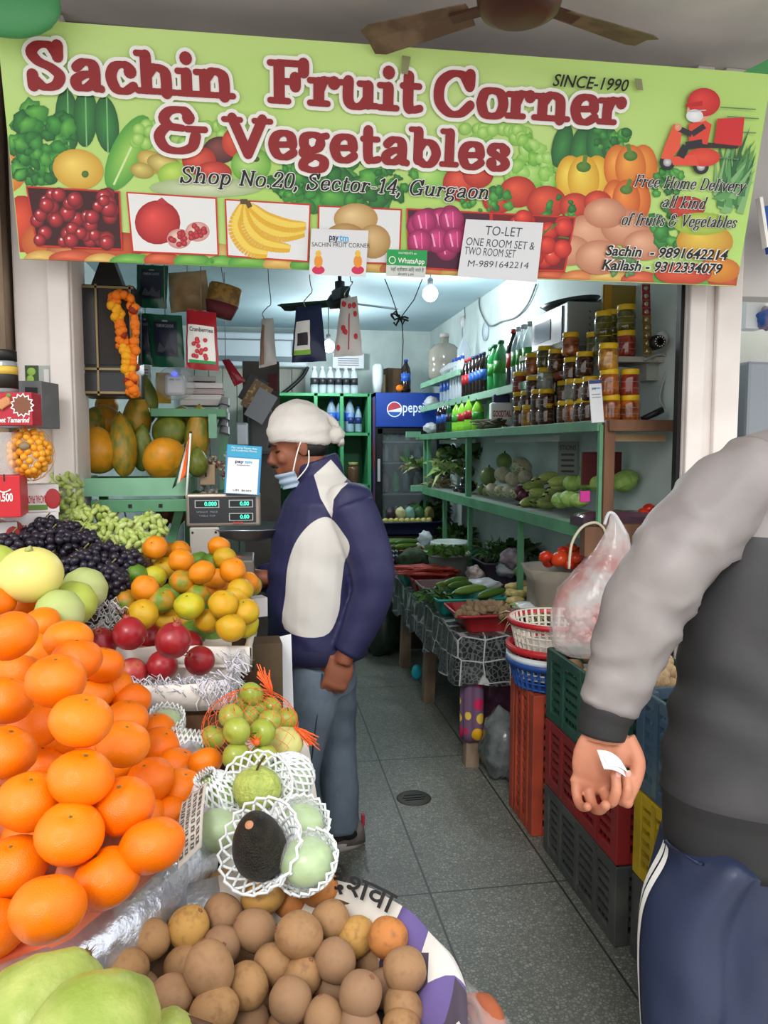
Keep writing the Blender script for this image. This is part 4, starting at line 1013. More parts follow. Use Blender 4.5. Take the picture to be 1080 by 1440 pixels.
def shreds(name, label, n, where, m):
    mb = MB()
    for k in range(n):
        x, y, z, hang = where(); p = Vector((x, y, z)); a = rnd(0, 6.28); L = rnd(.02, .05); P = []
        for i in range(5):
            q = i / 4
            P.append(p + Vector((math.cos(a + q * rnd(.6, 1.8)) * L * q, math.sin(a + q * rnd(.6, 1.8)) * L * q, .012 * math.sin(q * 6 + a))) if not hang else p + Vector((.006 * math.sin(q * 7 + a), -.012 * q, -L * 1.5 * q)))
        mb.tube(P, .0018, 4, sx=.25)
    o = mb.build(name, m); tag(o, label, 'packing', kind='stuff'); return o
M_shred = mat('paper_shreds', '#d5d4dc', .7)
def w1():
    s = rnd(.45, 1.0); q = rnd(.02, .45); p = TP[0].lerp(TP[1], s).lerp(TP[3].lerp(TP[2], s), q); return p.x, p.y, .945 + rnd(0, .018), False
def w2():
    if random.random() < .25: s = rnd(.86, 1.0); p = TP[0].lerp(TP[1], s); return p.x, p.y - .004, p.z + .006, True
    p = TP[1].lerp(TP[2], rnd(0, 1)); return p.x + .005, p.y, p.z + rnd(0, .03), random.random() < .4
shreds('shredded_paper', 'white shredded paper bedding in the pomegranate tray', 330, lambda: w1() if random.random() < .72 else w2(), M_shred)
def w3():
    p = PD(rnd(135, 170), rnd(835, 890), 1.95); return p.x, p.y, p.z - .02, False
shreds('shredded_paper', 'white shredded paper between the melons and the kinnows', 60, w3, M_shred)

# ---------------------------------------------------------------- melons
M_mel = mat('yellow_melon_rind', '#d9cf6a', .4, col2='#e3dc84', ns=2, bump=.05, bs=8)
M_mel2 = mat('pale_melon_rind', '#c3cd94', .5, col2='#a8b86a', ns=4, nc=(.4, .65), bump=.25, bs=14, stretch=(1, 1, .5))
M_mel3 = mat('lime_melon_rind', '#b4c455', .45, col2='#c4cd96', ns=4, nc=(.45, .7), bump=.2, bs=14)
def rib(k): return lambda p: Vector((p.x, p.y, p.z)) * (1 + .03 * math.cos(9 * math.atan2(p.y, p.x)) * (1 - p.z ** 2)) * k
for u, v, px, d, m, rot, lab, sq in ((43, 808, 88, 1.72, M_mel, (R(20), 0, 0), 'round smooth yellow melon above the mandarin heap', .86), (-8, 797, 70, 1.85, M_mel3, (0, 0, 0), 'melon at the frame edge, half behind the round yellow one', .9),
        (119, 829, 62, 1.92, M_mel2, (R(70), R(20), R(-30)), 'pale grey-green melon with a stub of stem against the black grapes', 1.05), (104, 848, 62, 1.82, M_mel3, (R(70), R(15), R(-30)), 'lime-tinged melon in the middle of the three netted ones', 1.05),
        (84, 862, 66, 1.70, M_mel2, (R(72), R(10), R(-30)), 'netted lime and grey melon lying on the mandarins side', 1.05)):
    o = MB().sphere((0, 0, 0), px * d / FPX / 2, 32, 22, fn=lambda p: Vector((p.x, p.y, p.z * sq)) * (1 + (.025 * math.cos(9 * math.atan2(p.y, p.x)) * (1 - p.z ** 2) if m != M_mel else 0))).build('melon', m)
    o.location = PD(u, v, d); o.rotation_euler = rot; tag(o, lab, 'melon')
    r = px * d / FPX / 2; MB().tube([(0, 0, r * sq * .97), (.003, 0, r * sq * 1.06), (.01, 0, r * sq * 1.12)], .006, 7).build('stem', mat('melon_stem', '#a3ab6a', .7), o)

# ---------------------------------------------------------------- grapes: bunches of single berries
M_bg = mat('black_grape_skin', '#15131c', .3, col2='#2b2736', ns=1.5, spec=.5, rand='#221d2c')
M_gg = mat('green_grape_skin', '#a9bb60', .32, col2='#8fa548', ns=1.4, rand='#b8c67a', spec=.5, sss=.12)
M_gst = mat('grape_stem', '#7c7440', .7)
gb = MB().sphere((0, 0, 0), (1, 1, 1.22), 12, 9).build('grape', M_bg); ggm = MB().sphere((0, 0, 0), (.82, .82, 1.55), 12, 9).build('grape', M_gg)
def bunch(label, cat, c, rad, n, proto, r, group):
    t = thing('grape_bunch', label, cat, c, 0, group)
    m = MB(); m.tube(smooth_pts([(0, 0, -rad[2] * .6), (.004, .003, 0), (-.006, .004, rad[2] * .9), (.012, -.006, rad[2] + .02)], 4), .0022, 6)
    for k in range(5): m.tube([(0, 0, rad[2] * (-.3 + .25 * k)), (rnd(-.6, .6) * rad[0], rnd(-.6, .6) * rad[1], rad[2] * (-.1 + .3 * k))], .0014, 5)
    m.build('stem', M_gst, t)
    pts = []; tries = 0
    while len(pts) < n and tries < 6000:
        tries += 1; th = rnd(0, 6.283); z = rnd(-.45, 1); q = math.sqrt(1 - z * z); sh = rnd(.82, 1.02)
        p = Vector((q * math.cos(th) * rad[0], q * math.sin(th) * rad[1], z * rad[2])) * sh
        if p.y > rad[1] * .55: continue
        if all((p - o_).length > r * 1.5 for o_ in pts): pts.append(p)
    for p in pts:
        g = proto.copy(); COL.objects.link(g); g.parent = t; g.location = p
        g.rotation_euler = (rnd(-1.2, 1.2), rnd(-1.2, 1.2), rnd(0, 6)); g.scale = (r,) * 3
    return t
BUN = [((20, 775), 2.10, (.085, .06, .045), 'black grape bunch spread behind the yellow melon'), ((75, 772), 2.15, (.075, .06, .05), 'black grape bunch in front of the strawberry cartons'), ((66, 752), 2.24, (.06, .05, .045), 'black grape bunch with bare twigs below the white carton'),
 ((115, 775), 2.20, (.06, .06, .055), 'black grape bunch in the middle of the bed, next to the green ones'), ((150, 795), 2.13, (.065, .06, .06), 'black grape bunch sloping down towards the kinnows'), ((183, 795), 2.16, (.04, .05, .04), 'small black grape bunch end touching the green-skinned kinnow'),
 ((120, 800), 2.08, (.06, .05, .05), 'black grape bunch right behind the pale melon'), ((158, 825), 2.04, (.042, .05, .055), 'lowest black grape bunch, drooping between melons and kinnows'), ((100, 760), 2.28, (.045, .05, .05), 'black grape bunch of small round berries below the green grapes')]
for (u, v), d, rad, lab in BUN: bunch(lab, 'grapes', PD(u, v, d), rad, 46, gb, .0115, 'black grape bunches')
BUG = [((92, 690), 2.52, (.05, .05, .07), 'green grape bunch hanging highest beside the white pillar'), ((100, 728), 2.44, (.06, .05, .06), 'green grape bunch at the pillar foot beside the cartons'), ((135, 735), 2.42, (.06, .05, .05), 'green grape bunch lying under the papaya tray'),
 ((165, 752), 2.36, (.06, .05, .05), 'green grape bunch between the black grapes and the dark recess'), ((208, 745), 2.40, (.055, .05, .045), 'green grape bunch at the end next to the kinnows'), ((185, 768), 2.30, (.05, .05, .045), 'green grape bunch tip hanging over the black grapes'), ((120, 755), 2.36, (.05, .05, .04), 'green grape bunch half under the black ones')]
for (u, v), d, rad, lab in BUG: bunch(lab, 'grapes', PD(u, v, d), rad, 40, ggm, .0115, 'green grape bunches')
bpy.data.objects.remove(gb); bpy.data.objects.remove(ggm)

# ---------------------------------------------------------------- the benches under it all
M_tbl = mat('worn_table_wood', '#6b4a30', .7, col2='#4a3220', ns=6, stretch=(.2, 1, 1), bump=.15, bs=14)
t = thing('fruit_table', 'long worn wooden table carrying the fruit baskets', 'table', (-.445, 1.18, 0))
MB().box((0, 0, .725), (1.07, 1.46, .04)).build('tabletop', M_tbl, t, bevel=.004)
for x in (-.48, .45):
    for y in (-.68, .55): MB().box((x, y, .35), (.06, .06, .70)).build('leg', M_tbl, t)
MB().box((0, -.70, .64), (1.0, .03, .1)).box((.48, 0, .64), (.03, 1.36, .1)).build('apron', M_tbl, t)
def crate_slats(name, label, c, sz, n=3):
    t = thing(name, label, 'crate', c); w, d, h = sz; m = MB(); g = h / n
    for k in range(n):
        z = g * (k + .5)
        for s in (-1, 1): m.box((0, s * (d / 2 - .006), z), (w, .012, g * .82)); m.box((s * (w / 2 - .006), 0, z), (.012, d - .026, g * .82))
    m.build('slats', M_tbl, t); m = MB()
    for a in (-1, 1):
        for b in (-1, 1): m.box((a * (w / 2 - .025), b * (d / 2 - .025), h / 2), (.025, .025, h))
    m.build('posts', M_tbl, t); MB().box((0, 0, h - .006), (w - .03, d - .03, .012)).build('lid', M_tbl, t); return t
crate_slats('wooden_crate', 'low wooden crate under the pomegranate tray', (-.32, 1.82, .745), (.50, .16, .155))
crate_slats('wooden_crate', 'wooden crate under the kinnow tray', (-.23, 2.135, 0), (.42, .34, .94), 7)
crate_slats('wooden_crate', 'tall wooden crate bearing the melons and black grapes', (-.71, 2.125, 0), (.50, .35, 1.06), 8)
crate_slats('wooden_crate', 'tall wooden crate bearing the cartons and green grapes', (-.62, 2.45, 0), (.62, .26, 1.17), 8)
# white cloth strip with the netted pears on a tray of their own
t = thing('pear_tray', 'shallow white tray under the netted pears and bagged apples', 'tray', (.015, 1.44, .745))
MB().box((0, 0, .045), (.17, .62, .09)).build('box', M_tray, t)
# ================================================================ LEFT SIDE OF THE SHOP
M_green = mat('green_shelf_paint', '#5f9a72', .5, col2='#4a7d5b', ns=6, nc=(.4, .75), bump=.06, bs=18)
M_lgreen = mat('pale_green_paint', '#83b897', .5, col2='#6a9c7c', ns=6, nc=(.4, .75))
M_card = mat('white_carton', '#d6d3d2', .6); M_red = mat('red_print', '#b5202a', .45); M_steel = mat('dull_steel', '#8d8d88', .4, .8)
M_grey = mat('grey_plastic', '#6d7073', .5); M_brown = mat('brown_carton', '#7a5a3c', .8, col2='#6a4c32', ns=8)
def px_box(name, label, cat, u, vb, d, w, dp, h, m, rz=0, group=None, bevel=.002, part='body'):
    """a box whose front-bottom middle sits at pixel (u, vb) at depth d"""
    p = PD(u, vb, d); t = thing(name, label, cat, p, rz, group)
    MB().box((0, dp / 2, h / 2), (w, dp, h)).build(part, m, t, bevel=bevel); return t
def ptext(t, s, x, z, h, w, m, y=-.0015, name='lettering', bold=0, shear=0, flip=False, align='c', part=None):
    """text on the -y face of a thing"""
    T = TM((x, y, z), (R(90), R(180) if flip else 0, 0)); o = MB().text(s, T, h, w, align=align, bold=bold, shear=shear).build(name, m, part or t); return o
def patch(t, pts, m, y=-.001, name='label'):
    return MB().poly([(x, y, z) for x, z in pts]).build(name, m, t)
# cartons by the pillar
def straw_carton(label, u, vb, d, w, dp, h, rz, text=True):
    t = px_box('fruit_carton', label, 'carton', u, vb, d, w, dp, h, M_card, rz)
    if text: ptext(t, 'HIMACHAL PRADESH', 0.0, h * .62, h * .26, w * .55, M_red, flip=True, bold=.01)
    MB().sphere((w * .36, -.001, h * .5), (.022, .002, h * .36), 14, 8).sphere((-w * .36, -.001, h * .45), (.024, .002, h * .33), 14, 8).build('berry_picture', mat('berry_print', '#a32a2e', .5), t)
    patch(t, [(-.03, h * .12), (.03, h * .12), (.03, h * .3), (-.03, h * .3)], mat('leaf_print', '#5f8a3a', .5))
    return t
straw_carton('white fruit carton with red upside-down lettering, topmost by the pillar', 52, 722, 2.28, .125, .13, .085, R(20))
straw_carton('white fruit carton under the topmost one, above the black grapes', 48, 764, 2.24, .14, .13, .088, R(24))
straw_carton('white fruit carton end at the frame edge beside the grapes', 4, 778, 2.18, .08, .13, .088, R(20), False)
t = px_box('fruit_carton', 'bright red fruit carton with white smile mark at the frame edge', 'carton', -2, 728, 2.12, .115, .14, .115, mat('red_carton', '#c21f2a', .45), R(8))
ptext(t, '0.500', .018, .045, .022, .04, M_white, bold=.02)
m = MB(); m.tube([(-.002 + .006 * k, -.002, .078 - .008 * math.sin(math.pi * k / 6)) for k in range(7)], .002, 5); m.build('smile_mark', M_white, t)
patch(t, [(.016, .1), (.02, .1), (.02, .12), (.016, .12)], M_black, name='slot')
# net bag of kumquats, each fruit its own
M_kum = mat('kumquat_skin', '#ee9412', .3, col2='#d9a51c', ns=1, rand='#f0a62a', spec=.6)
kc = PD(42, 638, 2.24); kq = MB().sphere((0, 0, 0), (1, 1, 1.05), 14, 10).build('kumquat', M_kum); tag(kq, 'kumquat', 'kumquat')
pts = []; tries = 0
while len(pts) < 62 and tries < 20000:
    tries += 1; z = rnd(-1, 1); a = rnd(0, 6.283); q = math.sqrt(1 - z * z)
    p = Vector((q * math.cos(a) * .055, q * math.sin(a) * .045, z * .066)) * rnd(.9, 1)
    if p.y > .015: continue
    if all((p - w).length > .0155 for w in pts): pts.append(p)
for p in pts:
    dup(kq, kc + p, (rnd(-1, 1), rnd(-1, 1), 0), .0105, 'small shiny orange kumquat in the net bag on the white carton', 'kumquats in the net bag')
bpy.data.objects.remove(kq)
t = thing('net_bag', 'round fine net bag packed with kumquats on the white carton', 'bag', kc); m = MB()
for s_ in (1, -1):
    for k in range(14):
        P = [Vector((.069 * math.sin(th) * math.cos(a), .058 * math.sin(th) * math.sin(a), .080 * math.cos(th))) for th, a in ((.12 + 2.9 * i / 14, 6.283 * k / 14 + s_ * i / 14 * 2) for i in range(15))]
        m.tube(P, .0004, 4)
m.build('mesh', mat('fine_net', '#d98a2a', .5), t)
MB().sphere((0, -.048, .022), (.016, .01, .012), 10, 8, fn=lambda p: p * (1 + .3 * noise.noise(p * 5))).build('gathered_knot', mat('dry_knot', '#8a7a5c', .7), t)
t = px_box('clamshell_pack', 'clear plastic clamshell pack at the frame edge below the tamarind box', 'pack', 4, 668, 2.16, .055, .06, .12, M_clear, 0, part='shell')
# tamarind box, jar, lime boxes and the grey bin
t = px_box('tamarind_box', 'red sweet tamarind box with a white starburst', 'box', 14, 598, 2.16, .125, .07, .092, mat('tamarind_red', '#b01f33', .4), R(-6))
m = MB(); star = []
for k in range(26): a = k * .24166; r_ = .026 if k % 2 else .034; star.append((.036 + r_ * math.cos(a), -.0015, .056 + r_ * 1.02 * math.sin(a)))
m.poly(star); m.poly([(x * .86 + .005, -.002, z * .86 + .0078) for x, y, z in star], 1); m.build('starburst', [M_white, mat('tamarind_brown', '#7a4a34', .6)], t)
m = MB()
for k in range(5): m.tube(smooth_pts([(-.05 + .008 * k, -.003, .03 + .006 * k), (-.035 + .008 * k, -.004, .06 + .004 * k), (-.015 + .004 * k, -.003, .045 + .003 * k)], 4), .006, 6)
m.build('pod_picture', mat('pod_tan', '#c88a5c', .6), t)
ptext(t, 'Sweet Tamarind', .055, .008, .014, .105, M_white, align='r', bold=.02, shear=.2)
MB().sphere((.0, -.001, .083), (.007, .001, .006), 12, 6).build('green_seal', mat('leaf_print', '#5f8a3a', .5), t)
p = PD(8, 553, 2.18); t = thing('spice_jar', 'glass spice jar with black lid and yellow and black label', 'jar', p)
MB().lathe([(.03, 0), (.034, .004), (.034, .085), (.028, .092)], 24).build('glass', mat('jar_grey', '#8f9396', .1, spec=.8), t)
MB().lathe([(.0345, .012), (.0345, .075)], 24).build('label', mat('label_black', '#26221c', .5), t); MB().lathe([(.0348, .052), (.0348, .074)], 24).build('label_band', mat('label_yellow', '#d9b64a', .5), t)
MB().lathe([(.033, .09), (.033, .118), (.03, .12), (0, .12)], 24).build('lid', M_black, t)
t = px_box('grey_bin', 'grey plastic bin with a dark opening behind the tamarind box', 'bin', 30, 602, 2.30, .13, .12, .14, M_grey, R(-10))
patch(t, [(.012, .02), (.05, .02), (.054, .12), (.016, .122)], mat('recess_shade', '#2a2c2e', .7), name='opening')  # flat dark patch paints the shade of the recess; the box is solid
for lab, u, vb, d, w, h in (('tall grey carton with green lime picture against the white pillar', 56, 566, 2.48, .085, .118), ('small pale green carton under the lime carton', 58, 583, 2.48, .08, .038), ('small pale carton lowest under the lime carton', 58, 601, 2.48, .08, .04)):
    t = px_box('lime_carton', lab, 'carton', u, vb, d, w, .09, h, mat('carton_grey', '#aab0a8', .6), R(-4))
    if h > .1:
        patch(t, [(-.042, h * .45), (0, h * .42), (0, h), (-.042, h)], mat('dark_leaf_print', '#2f4a2a', .5), name='picture_ground')
        MB().sphere((-.022, -.002, h * .83), (.014, .002, .013), 14, 8).sphere((-.026, -.002, h * .62), (.012, .002, .014), 14, 8).build('lime_picture', mat('lime_print', '#8fb548', .5), t)
    patch(t, [(.016, h * .08), (.032, h * .08), (.032, h * .9), (.016, h * .9)], M_card, name='side_label')
# papaya shelf
p = PY(184, 694, 2.74); t = thing('papaya_tray', 'green metal tray shelf with papayas beside the white pillar', 'tray', (p.x, 2.74, 1.33))
a = PY(106, 690, 2.74).x - p.x; b = PY(262, 694, 2.74).x - p.x; cx = (a + b) / 2; w = b - a
MB().box((cx, .17, .01), (w, .36, .012)).box((cx, -.005, .035), (w, .012, .062)).box((cx, .35, .035), (w, .012, .05)).box((a, .17, .035), (.012, .34, .06)).box((b, .17, .035), (.012, .34, .06)).build('pan', M_lgreen, t)
MB().box((cx + .03, -.02, -.028), (w * .86, .03, .042)).build('front_rail', M_green, t, bevel=.002)
MB().box((cx, -.036, -.028), (.012, .004, .012)).box((cx + .1, -.036, -.028), (.012, .004, .012)).build('bolts', M_black, t)
m = MB(); m.beam((b - .03, .1, -.04), (b - .1, .1, -.30), .03, .02); m.beam((a + .08, .1, -.04), (a + .08, .1, -1.33), .03, .03); m.beam((b - .02, .3, 0), (b - .02, .3, -1.33), .03, .03); m.beam((a + .03, .32, 0), (a + .03, .32, -1.33), .03, .03); m.build('supports', M_green, t)
M_pap = {'o': mat('papaya_orange', '#d9901a', .4, col2='#b98a1c', ns=3, nc=(.45, .7), bump=.06, bs=12), 'g': mat('papaya_green', '#62722c', .42, col2='#8a8a30', ns=3, nc=(.4, .7), bump=.06, bs=12), 'm': mat('papaya_mixed', '#b88a22', .42, col2='#6f7a2c', ns=2.4, nc=(.42, .62), bump=.06, bs=12)}
def papfn(p): k = 1 - .28 * p.z * (1 if p.z > 0 else .25); return Vector((p.x * k, p.y * k, p.z)) * (1 + .03 * noise.noise(p * 1.5) + .012 * math.cos(5 * math.atan2(p.y, p.x)))
pp = MB().sphere((0, 0, 0), 1, 26, 20, fn=papfn).build('papaya', M_pap['o']); tag(pp, 'papaya', 'papaya')
MB().lathe([(.05, .96), (.07, 1.0), (.04, 1.05), (0, 1.05)], 10).build('stem_end', mat('papaya_stem', '#5a4a20', .8), pp)
for u, v, w, h, ry, rx, c, lab, dd in ((137, 633, 58, 66, -4, 0, 'o', 'plump orange papaya standing nearest the pillar on the green tray', 0), (172, 625, 40, 92, -14, 0, 'm', 'long ridged green and yellow papaya leaning beside the plump orange one', .02),
        (230, 643, 62, 60, 0, 55, 'o', 'round orange papaya lying end-on beside the small flag', -.02), (128, 598, 40, 56, 20, 10, 'm', 'green-flanked papaya tip above the plump orange one', .14), (150, 592, 44, 50, -10, 20, 'o', 'orange papaya peeping out behind the two front ones', .2),
        (192, 590, 40, 78, -6, 0, 'm', 'tall dull yellow papaya below the marigold garland', .14), (204, 562, 36, 70, 5, 0, 'g', 'highest green papaya behind the garland end', .24), (239, 604, 48, 58, -28, 10, 'g', 'dark green papaya leaning behind the round orange one', .12),
        (277, 612, 36, 84, -6, 0, 'm', 'tall green and orange papaya at the shelf end under the papers', .12), (200, 630, 30, 66, -8, 0, 'g', 'small green papaya squeezed in the middle of the tray', .08), (278, 650, 30, 42, 0, 0, 'g', 'small dark green papaya behind the flag', .04),
        (150, 568, 32, 40, 0, 0, 'o', 'orange papaya at the very back under the black cabinet', .28), (254, 594, 44, 46, -20, 0, 'm', 'speckled yellow papaya behind the dark green one', .24)):
    d = 2.80 + dd; o = dup(pp, PD(u, v, d), (R(rx), R(ry), rnd(0, 6)), (w * d / FPX / 2,) * 2 + (h * d / FPX / 2,), lab, 'papayas on the green tray'); setmat(o, M_pap[c])
remove(pp)
# black cabinet with garland
p = PY(110, 556, 2.80); t = thing('shrine_cabinet', 'small black wall cabinet with brass edging above the papayas', 'cabinet', p)
w = PY(192, 556, 2.80).x - p.x; h = (556 - 414) * 2.86 / FPX
M_cab = mat('black_laminate', '#1d1c1c', .35); M_brass = mat('worn_brass', '#8f7d5a', .4, .7)
MB().box((w / 2, .10, h / 2), (w, .2, h)).build('carcass', M_cab, t, bevel=.003)
m = MB()
for z in (.01, h * .24, h - .01): m.box((w / 2, -.006, z), (w, .012, .008))
for x in (.006, w * .36, w - .012): m.box((x, -.006, h * .62 if x > .1 else h / 2), (.007, .012, h * .76 if x > .1 else h))
m.build('edging', M_brass, t)
MB().box((w * .19, -.003, h * .62), (w * .28, .008, h * .68)).build('door', mat('smoked_panel', '#2c2d2e', .2), t); MB().box((w * .68, -.003, h * .62), (w * .56, .006, h * .68)).build('curtain', mat('pleated_dark', '#3a3634', .7, stretch=(40, 1, 1), bump=.4, bs=3), t)
MB().box((w / 2, -.004, h * .12), (w * .92, .01, h * .16)).build('drawer', mat('smoked_panel', '#2c2d2e', .2), t)
MB().prism([(.25 * w, h), (w * .8, h), (w * .62, h + .10), (w * .45, h + .10)], .12, M=TM((0, .14, 0), (R(90), 0, 0)) @ TM((0, 0, 0))).build('canopy', M_cab, t)
M_mg = [mat('marigold_orange', '#f08410', .7, col2='#d9660a', ns=60), mat('marigold_yellow', '#f2b418', .7, col2='#dd9410', ns=60), mat('marigold_red', '#8a2a14', .7)]
t = thing('marigold_garland', 'orange and yellow marigold garland draped over the black cabinet', 'garland', PD(178, 420, 2.585)); B0 = Vector(t.location)
def flfn(p): return p * (1 + .16 * noise.noise(p * 5)) if True else p
fl = [MB().sphere((0, 0, 0), (1, 1, .8), 14, 9, fn=flfn).build('flower', M_mg[k], t) for k in range(3)]
P1 = smooth_pts([(190, 432, 0), (182, 418, 0), (168, 414, 0), (160, 422, 0), (164, 440, 0), (168, 460, 0), (171, 480, 0), (176, 500, 0), (180, 520, 0), (184, 540, 0), (188, 554, 0)], 4); P2 = smooth_pts([(186, 430, 0), (190, 455, 0), (190, 480, 0), (192, 505, 0), (190, 530, 0), (189, 552, 0)], 4)
n_ = 0
for P, yl in ((P1, 1), (P2, 0)):
    for i, q in enumerate(P):
        k = 2 if n_ % 13 == 5 else (1 if (yl and (i in range(14, 19) or i in range(26, 34))) else 0)
        for s_ in (0, 1) if P is P1 and i > 12 else (0,):
            f = fl[k].copy(); COL.objects.link(f); f.parent = t; f.location = PD(q.x + rnd(-3, 3) + (4 if s_ else -2), q.y + rnd(-2, 2), 2.585 + rnd(-.012, .012)) - B0; f.rotation_euler = (rnd(0, 3), rnd(0, 3), 0); f.scale = (rnd(.013, .017),) * 3; n_ += 1
for f in fl: f.location = PD(175, 416, 2.585) - B0; f.scale = (.014,) * 3
MB().tube([PD(q.x, q.y, 2.585) - B0 for q in P1], .002, 5).tube([PD(q.x, q.y, 2.585) - B0 for q in P2], .002, 5).build('string', M_calyx, t)

# hanging packets
t = thing('hanging_rail', 'thin steel rail behind the banner foot from which the packets hang', 'rail', (.4, 2.98, 2.2)); MB().tube([(-1.2, 0, 0), (1.25, 0, 0)], .008, 8).build('rod', M_steel, t)
def packet(name, label, Q, d, m, th=.03, group=None, seed=0):
    """pillow pouch whose face corners are pixels Q (tl, tr, br, bl) at depth d"""
    P = [PD(u, v, d) for u, v in Q]; c = (P[0] + P[1]) / 2; t = thing(name, label, 'packet', c, group=group)
    nrm = (P[1] - P[0]).cross(P[3] - P[0]).normalized()
    def f(sg):
        def g(s, q):
            p = P[0].lerp(P[1], s).lerp(P[3].lerp(P[2], s), q) - c
            b = (math.sin(math.pi * min(1, max(0, s))) ** .6) * (math.sin(math.pi * (.05 + .9 * q)) ** .7 if .06 < q < .97 else 0)
            return p + nrm * sg * (th / 2 * b + .004 * noise.noise(Vector((s * 5, q * 5, seed + sg)))) + crumple(p, .002, 25)
        return g
    MB().grid(f(1), 10, 14).grid(f(-1), 10, 14).build('pouch', m, t)
    zt = 2.2 - c.z
    if 0 < zt < .5 and name != 'flour_packet' and name != 'hanging_packet': MB().tube([(0, 0, -.004), (0, .01, zt)], .0016, 5).build('string', M_steel, t)
    def on(s, q, off=.003): 
        p = f(1)(s, q) if nrm.y < 0 else f(-1)(s, q); return p + Vector((0, -off, 0))
    return t, on
def pk_patch(t, on, name, m, s0, q0, s1, q1, off=.003, n=6):
    return MB().grid(lambda s, q: on(s0 + (s1 - s0) * s, q0 + (q1 - q0) * q, off), n, n).build(name, m, t)
def pk_text(t, on, name, txt, m, s0, q0, s1, q1, off=.006, bold=.01):
    vs, fs, x0, x1, cap = text_geo(txt, 0, bold)
    return MB().add([on(s0 + (s1 - s0) * (x - x0) / (x1 - x0), q1 + (q0 - q1) * y / cap, off) for x, y in vs], fs).build(name, m, t)
M_pgreen = mat('green_pouch', '#14503a', .25, spec=.6); M_pnavy = mat('pouch_navy', '#1c2336', .3); M_silver = mat('silver_print', '#8a8f98', .4)
for lab, Q, d in (('green and navy dry fruit pouch hanging highest, under the banner edge', [(192, 372), (237, 374), (234, 434), (192, 433)], 2.84), ('green and navy dry fruit pouch just behind the garland strand', [(194, 440), (214, 441), (218, 514), (196, 512)], 2.86), ('green and navy dry fruit pouch hanging between garland and red packet', [(208, 441), (256, 444), (260, 517), (214, 516)], 2.82)):
    t, on = packet('dry_fruit_pouch', lab, Q, d, M_pgreen, group='green dry fruit pouches')
    pk_patch(t, on, 'panel', M_pnavy, .16, .06, .84, .8); pk_text(t, on, 'lettering', 'PREMIUM CASHEWS', M_silver, .25, .2, .75, .26)
    pk_patch(t, on, 'crown_mark', M_silver, .42, .12, .58, .15, .005); MB().add([on(.2, .72, .006), on(.32, .55, .006), on(.45, .66, .006), on(.55, .52, .006), on(.68, .66, .006), on(.8, .6, .006), on(.8, .76, .006)], [(0, 1, 2, 3, 4, 5, 6)]).build('hill_print', mat('grey_print', '#41454f', .5), t)
M_cred = mat('cranberry_red', '#a61c28', .3, spec=.6)
t, on = packet('dry_fruit_pouch', 'red and white dried cranberry packet hanging beside the green pouches', [(262, 434), (304, 440), (308, 522), (262, 518)], 2.78, M_cred)
pk_patch(t, on, 'white_panel', M_white, .06, .26, .92, .9); pk_patch(t, on, 'green_band', mat('chat_green', '#22a352'), .1, .85, .92, .9, .005)
pk_text(t, on, 'lettering', 'Cranberries', mat('grey_print', '#41454f', .5), .12, .3, .88, .37)
m = MB()
for k in range(14):
    q = on(rnd(.18, .85), rnd(.62, .82) if k < 9 else rnd(.5, .6), .006); m.sphere(q, (.008, .002, .008), 10, 6)
m.build('berry_picture', mat('cranberry_print', '#d2353f', .4), t)
t, on = packet('nut_bag', 'clear bag of tan snacks hanging under the banner beside the green pouch', [(236, 384), (290, 380), (296, 436), (240, 440)], 2.92, mat('tan_snack', '#b79c76', .4, col2='#8f7550', ns=9), th=.09)
o = MB().lathe([(.045, 0), (.06, .05), (.062, .11), (.055, .12)], 20, sy=.6, fn=lambda a, z: 1 + .03 * math.sin(8 * a)).build('woven_pouch', mat('gold_weave', '#6a4f22', .5, col2='#8a6c2c', ns=60, nc=(.45, .55))); o.location = PD(308, 446, 2.86); o.rotation_euler = (0, R(14), 0); tag(o, 'gold and maroon woven pouch beside the clear snack bag', 'pouch')
MB().tube([(0, 0, .1), (-.05, .05, 2.2 - o.location.z)], .0016, 5).build('string', M_steel, o); MB().lathe([(.046, .0), (.062, .052)], 20, sy=.62).build('maroon_base', mat('maroon_cloth', '#5a1c24', .7), o)
